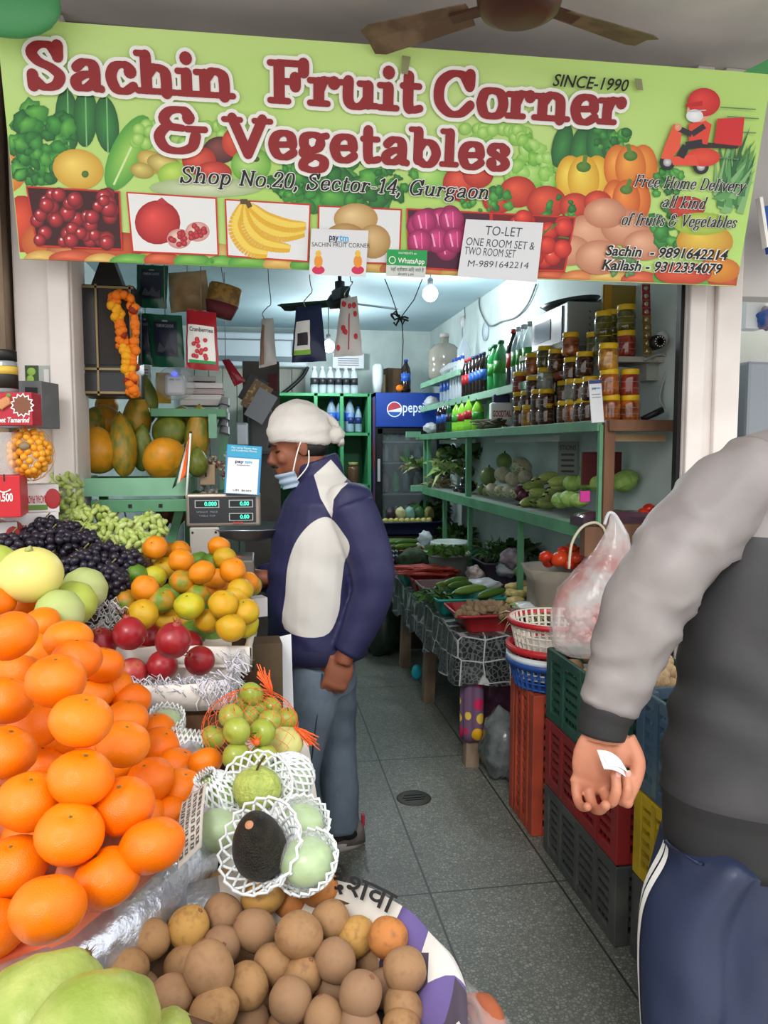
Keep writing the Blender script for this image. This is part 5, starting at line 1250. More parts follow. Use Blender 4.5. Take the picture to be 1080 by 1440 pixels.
for name, lab, Q, d, m, fn in (('flour_packet', 'plain white packet clipped on a hook in front of the air conditioner', [(368, 448), (384, 447), (389, 512), (364, 518)], 3.2, mat('white_pouch', '#d9d6d2', .35), 0),
        ('hanging_packet', 'navy and white packet with lime band on a hook before the fan', [(416, 432), (452, 428), (459, 508), (410, 510)], 3.1, mat('navy_pouch', '#1f2a4c', .3), 1), ('hanging_packet', 'white packet dotted with red berries on a hook beside the navy one', [(480, 420), (502, 416), (510, 500), (469, 502)], 3.1, mat('white_pouch', '#d9d6d2', .35), 2)):
    t, on = packet(name, lab, Q, d, m, th=.05)
    if fn == 0: pk_patch(t, on, 'side_gusset', mat('tan_gusset', '#a98470', .5), .05, .05, .3, .95)
    if fn == 1: pk_patch(t, on, 'white_panel', M_white, .06, .28, .55, .88); pk_patch(t, on, 'lime_band', mat('lime_print2', '#8cc63a', .5), .05, .8, .56, .88, .005); pk_patch(t, on, 'dark_picture', mat('dark_print', '#2a2733', .5), .14, .5, .48, .72, .005)
    if fn == 2:
        mm = MB(); 
        for k in range(12): mm.sphere(on(rnd(.12, .88), rnd(.1, .9), .003), (.008, .002, .012), 9, 6)
        mm.build('berry_picture', mat('cranberry_print', '#d2353f', .4), t)
        pk_patch(t, on, 'red_stripe', M_red, .5, .3, .54, .9)
    u = (Q[0][0] + Q[1][0]) / 2; v = Q[0][1]; p0_ = Vector(t.location)
    MB().tube(smooth_pts([PD(u, v + 6, d) - p0_, PD(u - 7, v - 6, d) - p0_, PD(u, v - 16, d) - p0_, PD(u + 5, v - 24, d) - p0_, PD(u + 1, 380, d) - p0_, Vector((PD(u + 1, 380, d).x, PD(u + 1, 380, d).y, ZC)) - p0_], 5), .002, 6).build('wire_hook', M_steel, t)
# papers, speaker and boxes on the upper green ledge
p = PY(212, 580, 2.98); t = thing('upper_ledge', 'green wooden ledge above the papayas, stacked with boxes', 'shelf', p); w = PY(318, 580, 2.98).x - p.x
MB().box((w / 2, .12, 0), (w, .26, .03)).build('board', M_green, t, bevel=.002); MB().box((w - .05, .0, -.05), (.03, .03, .09)).box((w - .02, .2, -.20), (.035, .035, .42)).build('brackets', M_lgreen, t); MB().box((w * .75, .1, -.32), (w * .5, .03, .05)).build('lower_rail', M_green, t)
B = lambda u, v, d: PD(u, v, d)
px_box('ledger_book', 'upright yellow ledger book behind the marigold garland', 'book', 230, 567, 3.05, .055, .02, .12, mat('mustard_cover', '#d9a520', .5)); t = px_box('price_slip', 'white printed slip standing beside the yellow ledger', 'slip', 203, 560, 3.06, .055, .006, .13, M_paper)
m = MB()
for k in range(7): m.box((0, -.002, .04 + k * .012), (.036, .001, .003))
m.build('print', mat('news_ink', '#55504a'), t)
t = px_box('payment_speaker', 'white payment speaker in a clear bag with a blue light', 'speaker', 246, 556, 2.96, .075, .03, .08, mat('speaker_white', '#cfd2da', .3), bevel=.012)
MB().box((0, -.002, .04), (.055, .002, .06)).build('face_label', M_paper, t, bevel=.0005); ptext(t, 'pay', -.009, .058, .007, .018, M_navy, y=-.004, bold=.02); ptext(t, 'tm', .011, .058, .007, .016, M_cyan, y=-.004, bold=.02)
MB().sphere((0, -.001, .083), (.010, .006, .008), 12, 8).build('blue_light', mat('blue_led', '#3a48f0', .3, emit=2.5), t)
MB().sphere((0, .01, .045), (.075, .035, .062), 18, 12, fn=lambda p: p * (1 + .18 * noise.noise(p * 3))).build('clear_bag', M_clear, t)
for k, (lab, u, vb, w, h, c) in enumerate((('flat white box lowest in the pile on the green ledge', 282, 570, .16, .022, '#cfc9c6'), ('flat white box second up in the pile on the ledge', 284, 562, .15, .02, '#d9d6d4'), ('flat white box with maroon edge, mid pile on the ledge', 286, 554, .15, .02, '#b9a8a8'), ('flat white box fourth up in the ledge pile', 288, 546, .14, .022, '#dcd8d8'), ('topmost grey box of the ledge pile', 284, 536, .11, .02, '#a5a4a4'))):
    px_box('flat_box', lab, 'box', u, vb, 3.02, w, .14, h, mat('flat_box_%d' % k, c, .6), R(-6 + 3 * k), 'flat boxes piled on the ledge')
t, on = packet('snack_pouch', 'shiny red pouch leaning beyond the pile of flat boxes', [(312, 506), (322, 505), (345, 536), (330, 544)], 3.1, mat('maroon_pouch', '#8f1a2c', .25), th=.03)
for k in range(5):
    q = PD(317 - 2 * (k % 2), 560 + k * 10, 3.0); o = MB().lathe([(.016, 0), (.022, .03), (.023, .03), (.0, .028)], 16).build('paper_cup', mat('grey_cup', '#a8abae', .4)); o.location = q; o.rotation_euler = (R(165), R(10), 0); tag(o, f'grey paper cup, {ORD[k]} from the top in the column beside the papayas', 'cup', 'grey cups in a column')
o = MB().box((0, 0, .95), (.17, .03, 1.9)).build('file_rack', mat('rack_board', '#4a4744', .7, col2='#5d5955', ns=6)); q = PD(368, 600, 3.62); o.location = (q.x, q.y, 0); tag(o, 'tall dark grey board behind the leaning files', 'board')
for lab, u0, v0, u1, v1, w, c in (('black file leaning on the wall beyond the ledge', 347, 566, 366, 532, .02, '#2a2c30'), ('speckled brown and gold box leaning between the files', 350, 576, 372, 540, .03, '#7d5f3c'), ('grey plastic sleeve leaning beside the green cabinet', 356, 590, 378, 552, .035, '#8a9096')):
    a = PD(u0, v0, 3.4); b = PD(u1, v1, 3.4); c_ = (a + b) / 2; m = MB(); q = a - c_; r = b - c_; m.beam(q, r, w * 1.0, .09); o = m.build('leaning_file', mat('file_' + c[1:], c, .4, col2='#c9a25a' if 'gold' in lab else None, ns=60, nc=(.55, .6))); o.location = c_; tag(o, lab, 'file')
o = px_box('maroon_bottle_box', 'maroon packet standing on the leaning files', 'packet', 384, 548, 3.45, .04, .03, .07, mat('maroon_cloth', '#5a1c24'), part='pouch')
px_box('tall_steel_can', 'pale steel canister standing below the leaning files', 'canister', 340, 628, 3.2, .055, .05, .10, mat('pale_steel', '#a9b2ba', .35, .4), part='can', bevel=.01)
o = px_box('grey_bundle', 'dark grey folded cover hanging below the leaning files', 'cover', 366, 640, 3.5, .11, .06, .22, mat('grey_cover', '#5d5f60', .6, bump=.6, bs=8), part='fold', bevel=.02)
# flag, coin box, flowers
p = PD(262, 700, 2.60); t = thing('table_flag', 'small orange white and green flag on a white stick beside the scale', 'flag', p); d_ = PD(268, 608, 2.60) - p
MB().tube([(0, 0, 0), d_], .0035, 8).build('stick', M_white, t); MB().sphere(d_, .005, 10, 8).build('tip', mat('maroon_cloth', '#5a1c24'), t)
for nm, s0, s1, c in (('orange_band', 0, .42, '#e8641c'), ('white_band', .42, .70, '#dcd8d2'), ('green_band', .70, 1, '#2a5a3c')):
    def fl_(s, q, s0=s0, s1=s1):
        r = s0 + (s1 - s0) * s; top = PD(267 - 6 * r, 614 + 12 * r, 2.60); bot = PD(261 - 19 * r, 668 + 25 * r - 6 * r * r, 2.60 - .01 * math.sin(6 * r))
        return top.lerp(bot, q) - p + Vector((0, -.006 * math.sin(9 * r + 3 * q), 0))
    MB().grid(fl_, 6, 10).build(nm, mat('flag_' + nm, c, .6), t, solid=.0006)
t = px_box('coin_box', 'beige wooden coin box with a dark slot behind the flag', 'box', 292, 682, 2.86, .055, .05, .075, mat('beige_wood', '#b59a7c', .6)); MB().box((-.006, -.001, .045), (.006, .003, .03)).build('slot', M_black, t)
for k, (u, v) in enumerate(((300, 648), (310, 655), (318, 668), (286, 690), (300, 693), (322, 642))):
    q = PD(u, v, 2.9); m = MB()
    for j in range(6): m.sphere((.012 * math.cos(j), .006 * math.sin(j * 2), .012 * math.sin(j)), (.011, .006, .008), 8, 6, rot=(rnd(0, 3), rnd(0, 3), 0))
    o = m.build('garlic_bulb' if k < 3 else 'foil_scrap', mat('pale_green_bud', '#b9c2a0', .5, col2='#7a3a48', ns=60) if k < 3 else mat('silver_scrap', '#a9a6a0', .4)); o.location = q
    tag(o, ('mauve and white artificial flower ' if k < 3 else 'crumpled silver scrap ') + ('on top of the coin box', 'beside the coin box', 'touching the payment stand', 'under the coin box', 'below the coin box towards the stand', 'above the payment stand edge')[k], 'flower' if k < 3 else 'scrap')
# weighing scale with the payment stand on it
p = PD(315, 740, 2.62); t = thing('weighing_scale', 'steel weighing scale with green digits and a wide pan', 'scale', p)
M_bez = mat('scale_bezel', '#9c9186', .35, .5); M_pan = mat('display_black', '#2b2f33', .3); M_led = mat('green_led', '#35e0a0', .4, emit=2.2)
MB().box((0, .03, .055), (.25, .06, .112)).build('head', M_bez, t, bevel=.008); MB().box((-.003, -.001, .056), (.222, .004, .088)).build('face', M_pan, t)
for txt, x, z, w in (('0.000', -.055, .077, .075), ('0.00', .058, .077, .075), ('0.00', .058, .032, .075)):
    MB().box((x, -.004, z), (w + .006, .002, .026)).box((x, -.0052, z), (w, .001, .021), 1).build('display_window', [mat('frame_silver', '#b3b6b6', .4), mat('lcd_dark', '#15201f', .3)], t)
    ptext(t, txt, x + .012, z - .006, .013, .040 if len(txt) == 5 else .03, M_led, y=-.0068, name='digits', bold=.012)
ptext(t, 'WEIGHT  PRICE', -.055, .047, .006, .07, M_silver, y=-.0045); ptext(t, 'TABLE TOP', -.055, .034, .006, .055, M_silver, y=-.0045)
for k in range(3): MB().box((.035 + .012 * k, -.004, .012), (.009, .002, .005)).build('key', mat('red_key', '#c2352c', .5), t)
MB().box((-.065, .05, -.06), (.10, .10, .115)).build('pedestal', mat('scale_white', '#aaa69e', .45), t, bevel=.006); MB().sphere((-.105, -.001, -.02), .004, 8, 6).sphere((-.028, -.001, -.02), .004, 8, 6).build('screws', M_black, t)
MB().box((-.02, .08, -.145), (.24, .22, .06)).build('base', mat('scale_base', '#6d665e', .5), t, bevel=.006)
MB().lathe([(0, -.02), (.06, -.018), (.125, .0), (.158, .03), (.162, .032), (.155, .026), (.12, .004), (0, -.012)], 36, M=TM((.085, .11, -.042))).build('pan', mat('worn_pan_steel', '#9ba0a2', .3, .85, bump=.1, bs=20), t)
p = PD(340, 696, 2.60); t = thing('payment_stand', 'blue and white payment code stand standing on the scale head', 'stand', p, 0, None, (R(-6), R(4), 0))
MB().box((0, .004, .085), (.118, .008, .168)).build('board', mat('stand_blue', '#2f8fc4', .4), t, bevel=.002); MB().box((-.001, -.001, .064), (.104, .003, .120)).build('paper_face', M_paper, t); patch(t, [(-.056, .128), (.056, .128), (.056, .166), (-.056, .166)], mat('stand_cyan', '#36a3c8', .4), -.001, 'top_band')
ptext(t, 'pay', -.014, .108, .010, .028, M_navy, y=-.004, bold=.02); ptext(t, 'tm', .016, .108, .010, .024, M_cyan, y=-.004, bold=.02); ptext(t, 'Pay using Paytm App', 0, .156, .006, .085, M_white, y=-.003); ptext(t, 'and Contactless Phones', 0, .147, .006, .085, M_white, y=-.003)
ptext(t, 'Accepted Here', 0, .099, .004, .045, M_ink, y=-.004); ptext(t, 'UPI  BHIM', 0, .012, .006, .06, M_ink, y=-.004)
MB().box((0, .03, .02), (.08, .05, .006), rot=(R(35), 0, 0)).build('strut', M_card, t)
# counter below the scale and the dark recess
M_dark = mat('dark_stained_wood', '#3a2c22', .7, col2='#2a201a', ns=8)
t = thing('counter', 'dark counter that carries the weighing scale', 'counter', (-.17, 2.80, 0)); MB().box((0, .04, 1.025), (.30, .34, .03)).build('top', M_dark, t, bevel=.003); MB().box((0, .06, .5), (.26, .28, 1.0)).build('body', mat('green_shelf_paint', '#5f9a72'), t)
t = thing('under_shelf', 'dark low shelf with onions in a basket below the papaya tray', 'shelf', (-.46, 2.86, 0)); MB().box((0, .0, 1.12), (.32, .24, .02)).build('board', M_dark, t); MB().box((0, .13, .56), (.32, .02, 1.12)).build('back', M_dark, t)
for k, (u, v) in enumerate(((232, 722), (248, 726), (240, 714), (226, 732))):
    o = MB().sphere((0, 0, 0), .035, 16, 12, fn=lambda p: p * (1 + .06 * noise.noise(p * 2))).build('brown_fruit', mat('brown_pear_skin', '#7a4a2a', .5, col2='#5d3a22', ns=20)); o.location = PD(u, v, 2.92); tag(o, 'dim brownish fruit in the dark recess under the papaya tray', 'fruit', 'brown fruit in the dark recess')
o = MB().tube(smooth_pts([PD(u, v, 2.72) - PD(140, 720, 2.72) for u, v in ((135, 702), (138, 720), (148, 708), (160, 730), (172, 712), (178, 742), (165, 750))], 5), .003, 6).build('grey_cable', M_grey); o.location = PD(140, 720, 2.72); tag(o, 'tangled grey cable hanging below the papaya tray rail', 'cable')
# cardboard and white bag behind the apples, orange crate edge
t = px_box('brown_paper_bag', 'brown paper bag standing between the apples and the jeans', 'bag', 364, 1010, 2.05, .13, .09, .20, mat('kraft', '#4f3f2c', .8, col2='#3f3222', ns=5, bump=.2, bs=6), R(4)); 
m = MB().add([(0, 0, 0), (.05, .004, .0), (.045, .002, .22), (-.01, 0, .21)], [(0, 1, 2, 3)]); o = m.build('white_sack', M_paper, solid=.004); o.location = PD(388, 1000, 2.18); tag(o, 'white paper sack edge hanging by the jeans', 'sack')
t = px_box('red_crate', 'dark red crate side below the kinnow tray end', 'crate', 338, 985, 2.30, .06, .2, .24, mat('dull_red_plastic', '#7a2a20', .5))
px_box('small_white_box', 'small white printed box beside the hand and the kinnows', 'box', 366, 868, 2.38, .05, .05, .06, M_card, R(20))
# ================================================================ BACK OF THE SHOP
M_bulb = mat('lit_bulb', '#f4fbff', .4, emit=14)
def bulb(label, p, top, power):
    t = thing('light_bulb', label, 'bulb', p)
    MB().sphere((0, 0, 0), .05, 18, 12).build('globe', M_bulb, t); MB().lathe([(.018, .045), (.02, .09), (.012, .10)], 14).build('socket', M_grey, t)
    MB().tube([(0, 0, .1), (0, 0, top - p.z)], .004, 6).build('wire', M_grey, t)
    l = bpy.data.lights.new('bulb_glow', 'POINT'); l.energy = power; l.color = (.92, .97, 1.0); l.shadow_soft_size = .06
    o = bpy.data.objects.new('bulb_glow', l); COL.objects.link(o); o.parent = t; o.location = (0, 0, -.09)
bulb('bright round bulb hanging near the white wall over the shelves', PD(605, 413, 5.0), ZC, 20)
bulb('bright round bulb glowing behind the hanging packets and fan', PD(462, 487, 6.3), ZC, 22)
# far fan
p = PD(478, 425, 4.6); t = thing('ceiling_fan', 'black ceiling fan inside the shop behind the hanging packets', 'fan', p); M_dfan = mat('dark_fan', '#24262a', .45)
MB().lathe([(0, -.04), (.06, -.04), (.085, 0), (.06, .04), (.03, .06), (.03, .12), (0, .12)], 20).build('motor', M_dfan, t); MB().tube([(0, 0, .1), (0, 0, ZC - p.z)], .012).build('rod', M_dfan, t)
for k in range(3):
    b = fan_blade(.42, .09, .11, bare=.06).build('blade', M_dfan, t); b.rotation_euler = (0, 0, R(25 + 120 * k))
# wires
def wire(label, P, r=.004, m=M_grey, name='wire'):
    c = P[0]; o = MB().tube([q - c for q in smooth_pts(P, 6)], r, 6).build(name, m); o.location = c; return tag(o, label, 'wire')
t = thing('wire_holder', 'black bulb holder hanging in a V of two thin wires under the banner', 'holder', PD(562, 447, 3.0)); c_ = Vector(t.location)
MB().tube([PD(u, v, 3.0) - c_ for u, v in ((541, 392), (552, 420), (560, 444))], .002, 5).tube([PD(u, v, 3.0) - c_ for u, v in ((594, 392), (582, 422), (564, 446))], .002, 5).tube([PD(u, v, 3.0) - c_ for u, v in ((565, 448), (567, 480), (565, 520))], .002, 5).build('wires', M_black, t)
m = MB()
for k in range(9): a = rnd(0, 6.28); m.tube([(0, 0, 0), (.02 * math.cos(a), .012 * math.sin(a), .03 * math.sin(a * 2)), (.035 * math.cos(a), 0, rnd(-.04, .02))], .004, 5)
m.build('tangle', M_black, t)
XW = XR - .012
wire('thin looping white cable along the bare upper wall', [PX(u, v, XW) for u, v in ((676, 400), (674, 430), (684, 454), (692, 458), (706, 452), (725, 446), (742, 428), (754, 400))], .006)
wire('thin white cable dropping to a small wall socket', [PX(u, v, XW) for u, v in ((682, 400), (656, 418), (654, 448))], .004)
o = MB().lathe([(.05, 0), (.05, .02), (.0, .025)], 16).build('wall_socket', M_card); o.location = PX(652, 453, XR - .002); o.rotation_euler = (0, R(-90), 0); tag(o, 'small round white socket on the upper wall', 'socket')
o = MB().lathe([(.07, 0), (.07, .015), (.0, .02)], 16).build('wall_rosette', mat('pale_plastic', '#b8c6cc', .5)); o.location = PX(684, 466, XR - .002); o.rotation_euler = (0, R(-90), 0); tag(o, 'round pale junction plate where the looping cable meets', 'plate')
# air conditioner, wooden boards, paper
a = PY(300, 466, 7.35); b = PY(432, 466, 7.35); h = (513 - 466) * 7.2 / FPX
t = thing('air_conditioner', 'white split air conditioner on the far wall behind the packets', 'air conditioner', ((a.x + b.x) / 2, 7.34, a.z - h)); w = b.x - a.x
MB().box((0, .12, h / 2), (w, .24, h)).build('housing', mat('ac_white', '#c3cfd6', .4), t, bevel=.02); MB().box((0, -.004, h * .22), (w * .98, .012, h * .16)).build('vent', mat('ac_vent', '#6a7880', .5), t); MB().box((0, -.004, h * .78), (w * .98, .01, .012)).build('seam', mat('ac_vent', '#6a7880'), t); MB().box((w * .38, -.005, h * .55), (.09, .006, .13)).build('rating_label', mat('grey_label', '#7d8890'), t)
m = MB(); a = PY(255, 515, 7.5); b = PY(432, 515, 7.5); n = 9
for k in range(n): x0 = a.x + (b.x - a.x) * k / n; m.box((x0 + .05, 7.55, a.z / 2), ((b.x - a.x) / n - .006, .03, a.z))
struct(m.build('wall_panelling', mat('pale_boards', '#a9aaa0', .6, col2='#8f9188', ns=4, stretch=(1, 1, .15))))
wire('black hose sagging from the air conditioner to the boards', [PY(u, v, 7.4) for u, v in ((433, 516), (425, 530), (405, 548), (392, 556))], .02, M_black, 'hose')
t = px_box('wall_notice', 'plain paper calendar page on the far wall behind the berry packet', 'notice', 490, 518, 7.35, .30, .01, .14, M_paper)
m = MB(); [m.box((0, -.002, .03 + .02 * k), (.2, .002, .006)) for k in range(4)]; m.build('print', M_ink, t)
# green pigeonhole cabinet with bottles
CX0, CX1, CY, CZ = .06, .985, 6.9, 1.985
t = thing('pigeonhole_cabinet', 'tall green open cabinet with bottles at the far wall', 'cabinet', ((CX0 + CX1) / 2, CY, 0)); w = CX1 - CX0
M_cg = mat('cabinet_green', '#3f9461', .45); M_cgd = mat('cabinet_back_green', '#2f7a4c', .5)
m = MB()
for x in (-w / 2, -.02, w / 2 - .25, w / 2): m.box((x, .2, CZ / 2), (.03, .4, CZ))
m.build('upright_panel', M_cg, t); m = MB()
for z in (.1, .6, 1.15, 1.62, CZ - .015): MB().box((0, .2, z), (w, .4, .025)).build('shelf_board', M_cg, t)
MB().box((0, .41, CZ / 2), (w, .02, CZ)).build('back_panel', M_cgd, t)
M_pet = mat('clear_pet', '#cfe0ea', .08, alpha=.38, spec=.8); M_petb = mat('blue_pet', '#a9cbe0', .08, alpha=.45, spec=.8)
M_capb = mat('blue_cap', '#1f3f9c', .4); M_capr = mat('red_cap', '#b8222a', .4); M_capg = mat('green_cap', '#1d6a3a', .4); M_capn = mat('navy_cap', '#1c2350', .4); M_capw = mat('white_cap', '#c9ccd0', .4)
M_cola = mat('cola_brown', '#1d0f0c', .12, spec=.7); M_sev = mat('seven_green', '#2f9a4f', .12, spec=.7, alpha=.85); M_dew = mat('dew_lime', '#8fd43a', .15, spec=.7)
def bottle(name, label, h, r, body, cap, band, loc, group, bandtxt=None):
    o = MB().lathe([(r * .8, 0), (r, h * .03), (r * .97, h * .16), (r, h * .3), (r * .92, h * .46), (r, h * .6), (r * .82, h * .74), (r * .45, h * .87), (r * .34, h * .91), (r * .34, h * .94)], 18).build(name, body)
    o.location = loc; tag(o, label, 'bottle', group)
    MB().lathe([(r * .44, h * .93), (r * .44, h), (0, h)], 14).build('cap', cap, o)
    if band: MB().lathe([(r * 1.012, h * .33), (r * .94, h * .46), (r * 1.012, h * .58)], 18).build('label', band, o)
    return o
M_lbl = mat('blue_label', '#2f5fb8', .4); M_lnav = mat('navy_label', '#22306e', .4); M_lred = mat('red_label', '#b3242c', .4); M_lblk = mat('black_label', '#23262a', .4); M_lgrn = mat('green_label', '#3f9a3a', .4)
for u, nm, z, hh, band in ((478, 'water bottle with blue label in the green cabinet, partly behind the white head cloth', 1.64, .30, M_lbl), (491, 'tall clear water bottle in the green cabinet, beside the one at the head cloth', 1.64, .31, M_lbl), (504, 'tall clear water bottle next to the cabinet divider', 1.64, .30, M_lbl)):
    q = PY(u - 12, 600, CY + .12); bottle('water_bottle', nm, hh, .045, M_petb, M_capb, band, (q.x, CY + .12, z), 'water bottles in the green cabinet')
for u, nm in ((493, 'small water bottle with navy band in the narrow cabinet bay'), (504, 'small navy banded water bottle at the narrow bay end')):
    q = PY(u, 600, CY + .10); bottle('water_bottle', nm, .23, .032, M_petb, M_capb, M_lnav, (q.x, CY + .1, 1.64), 'water bottles in the green cabinet')
q = PY(497, 640, CY + .1); o = MB().lathe([(.05, 0), (.055, .02), (.055, .14), (.04, .17)], 18).build('honey_jar', mat('dim_honey', '#5a4230', .2)); o.location = (q.x, CY + .12, 1.165); tag(o, 'dim brown jar with pale lid in the lower cabinet bay', 'jar'); MB().lathe([(.045, .17), (.045, .2), (0, .2)], 16).build('lid', mat('pale_lid', '#9a9a5c', .5), o)
# bottle pack on the cabinet: shrink-wrapped water bottles
for k in range(6):
    for j in range(2):
        bottle('water_bottle', f'capped small water bottle on the cabinet top, {ORD[k]} from the left in the {"front" if j == 0 else "rear"} row', .24, .034, M_pet, M_capw, M_lblk, (.50 + .072 * k, CY + .10 + .075 * j, CZ), 'bottle pack on the green cabinet')
q = PY(533, 555, 7.0)
o = MB().lathe([(.04, 0), (.05, .1), (.05, .24), (.03, .26), (0, .26)], 16, fn=lambda a, z: 1 + .06 * math.sin(5 * a)).build('cup_sleeve', mat('plastic_white', '#cdd6d8', .35)); o.location = (1.075, 6.98, 1.995); tag(o, 'white plastic sleeve of cups standing on the fridge', 'sleeve')
px_box('tan_carton', 'small tan carton on the fridge behind the cup sleeve', 'carton', 545, 553, 7.15, .14, .1, .17, mat('tan_card', '#b59a72', .7)); px_box('brown_carton', 'dark brown carton on the fridge top beside the bottle', 'carton', 557, 553, 7.12, .16, .14, .23, mat('dark_card', '#5d4630', .7), R(14))
bottle('cola_bottle', 'dark cola bottle with blue label standing on the fridge', .29, .045, M_cola, M_capb, M_lbl, (1.31, 6.86, 1.995), None)
o = MB().sphere((0, 0, 0), (.035, .02, .03), 12, 8).build('yellow_flower', MATS['marigold_orange']); o.location = (1.25, 6.83, 2.03); tag(o, 'single marigold head lying on the fridge edge', 'flower')
# fridge
FX0, FX1, FYY, FZ = 1.02, 1.62, 6.75, 1.985
t = thing('drinks_fridge', 'tall black glass-door drinks fridge with a blue pepsi header', 'fridge', ((FX0 + FX1) / 2, FYY, 0)); w = FX1 - FX0
M_fr = mat('fridge_black', '#17191c', .35); MB().box((-w / 2 + .02, .3, FZ / 2), (.04, .6, FZ)).box((w / 2 - .02, .3, FZ / 2), (.04, .6, FZ)).box((0, .58, FZ / 2), (w, .04, FZ)).box((0, .3, FZ - .02), (w, .6, .04)).box((0, .3, .1), (w, .6, .2)).build('cabinet', M_fr, t)
MB().box((0, -.015, FZ - .155), (w, .05, .30)).build('header', mat('pepsi_blue', '#173a8c', .35, emit=.25), t, bevel=.006)
T = TM((-.065, -.043, FZ - .175), (R(90), 0, 0)); MB().text('pepsi', T, .09, .19, bold=.008).build('header_lettering', mat('header_white', '#cdd8ea', .4, emit=.35), t)
def disc(r, y, m, a0=0, a1=6.2832, yo=0):
    pts = [(r * math.cos(a0 + (a1 - a0) * k / 24), y, r * math.sin(a0 + (a1 - a0) * k / 24) + yo) for k in range(25)]; return pts
g = MB(); g.poly(disc(.068, -.042, 0)); g.poly(disc(.060, -.0425, 0, .25, .25 + 3.1416), 1); g.poly(disc(.060, -.0425, 0, 3.5, 3.5 + 2.4), 2)
g.v = [p + Vector((-.14, 0, FZ - .15)) for p in g.v]; g.build('round_emblem', [mat('header_white', '#cdd8ea'), mat('emblem_red', '#b03a4a', .4, emit=.2), mat('emblem_blue', '#2a55b0', .4, emit=.2)], t)
d = MB(); zz = (.2 + FZ - .32) / 2; hh = FZ - .32 - .2
for x in (-w / 2 + .03, w / 2 - .03): d.box((x, -.02, zz), (.05, .03, hh))
for z in (.22, FZ - .34): d.box((0, -.02, z), (w - .02, .03, .05))
dr = d.build('door', M_fr, t); MB().box((0, -.018, zz), (w - .1, .006, hh)).build('glass_pane', mat('fridge_glass', '#aeb9bd', .05, alpha=.16, spec=.8), dr); MB().box((-w / 2 + .02, -.045, 1.30), (.022, .02, .20)).build('handle', mat('handle_white', '#b9bec2', .4), dr)
m = MB()
for z in (.75, 1.08, 1.36, 1.55): m.box((0, .25, z), (w - .09, .45, .012))
m.build('wire_shelf', mat('rack_grey', '#6d7478', .4), t); MB().box((-w / 2 - .004, .25, 1.3), (.006, .4, 1.3)).build('side_sticker', mat('side_red_blue', '#7c2a33', .4, col2='#24489a', ns=1.5), t)
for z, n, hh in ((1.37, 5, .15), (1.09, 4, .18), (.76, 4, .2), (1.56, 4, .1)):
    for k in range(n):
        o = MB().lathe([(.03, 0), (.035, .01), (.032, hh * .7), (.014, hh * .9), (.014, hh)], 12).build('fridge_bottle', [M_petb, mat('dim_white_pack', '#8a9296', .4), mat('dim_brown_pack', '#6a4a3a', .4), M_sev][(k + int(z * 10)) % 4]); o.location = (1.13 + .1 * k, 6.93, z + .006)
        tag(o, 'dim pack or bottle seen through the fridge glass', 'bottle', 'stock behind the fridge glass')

# ================================================================ RIGHT WALL SHELVES
t = thing('shelving_unit', 'long green wooden shelving along the white wall with a bare wood end post', 'shelving', (0, 0, 0)); SXF = 1.35; SD = XR - SXF
def plank(z, y0, y1, x0=SXF, nm='shelf_board', hgt=.045):
    MB().box(((x0 + XR) / 2 + .01, (y0 + y1) / 2, z - .012), (XR - x0 - .02, y1 - y0, .02)).build(nm, mat('shelf_grey', '#8b918a', .6), t); MB().box((x0, (y0 + y1) / 2, z - hgt / 2), (.022, y1 - y0, hgt)).build('front_rail', M_green if z < 1.7 else M_lgreen, t, bevel=.002)
plank(1.61, 2.92, 6.55); plank(1.175, 2.98, 6.35, hgt=.06); plank(1.855, 3.95, 6.7, 1.42); plank(2.06, 5.4, 6.7, 1.42)
MB().box((SXF - .06, 6.42, 1.61), (.12, .05, .05)).box((SXF - .05, 6.3, 1.16), (.10, .05, .05)).build('rail_end', M_lgreen, t)
M_post = mat('end_post_wood', '#7d5840', .7, col2='#5f4230', ns=10, stretch=(1, 1, .15), bump=.15, bs=18)
q = PY(851, 605, 2.93).x; MB().box((q + .012, 2.93, 1.37), (.045, .045, .46)).build('end_post', M_post, t, bevel=.003); MB().box((q - .022, 2.925, 1.39), (.014, .02, .40)).build('post_edge', M_green, t)
MB().box(((q + 1.66) / 2, 2.91, 1.588), (1.66 - q, .04, .045)).build('end_board', M_post, t, bevel=.002); MB().box(((q + 1.66) / 2 + .02, 2.96, 1.54), (1.6 - q, .03, .03)).build('batten', mat('raw_wood', '#a88a66', .7), t)
MB().box((1.52, 2.96, 1.135), (.36, .05, .10)).box((1.33, 2.93, 1.12), (.08, .05, .12)).build('end_crossbar', M_post, t, bevel=.002); MB().box((1.52, 3.04, 1.155), (.34, .2, .02)).build('end_ledge', mat('raw_wood', '#a88a66'), t)
for y in (3.9, 4.9, 5.6): MB().box((SXF + .02, y, .93), (.028, .028, .46)).build('leg', M_green, t)
for y in (4.95, 6.15): MB().box((SXF + .02, y, 1.38), (.035, .035, .44)).build('upright', M_green, t)
MB().box((SXF + .02, 6.28, .8), (.035, .035, 1.6)).build('upright', M_green, t)
for y in (4.1, 5.6): MB().box((SXF + .10, y, 1.545), (.03, .95, .03)).build('tube_light', mat('dead_tube', '#b9bdb8', .4), t)
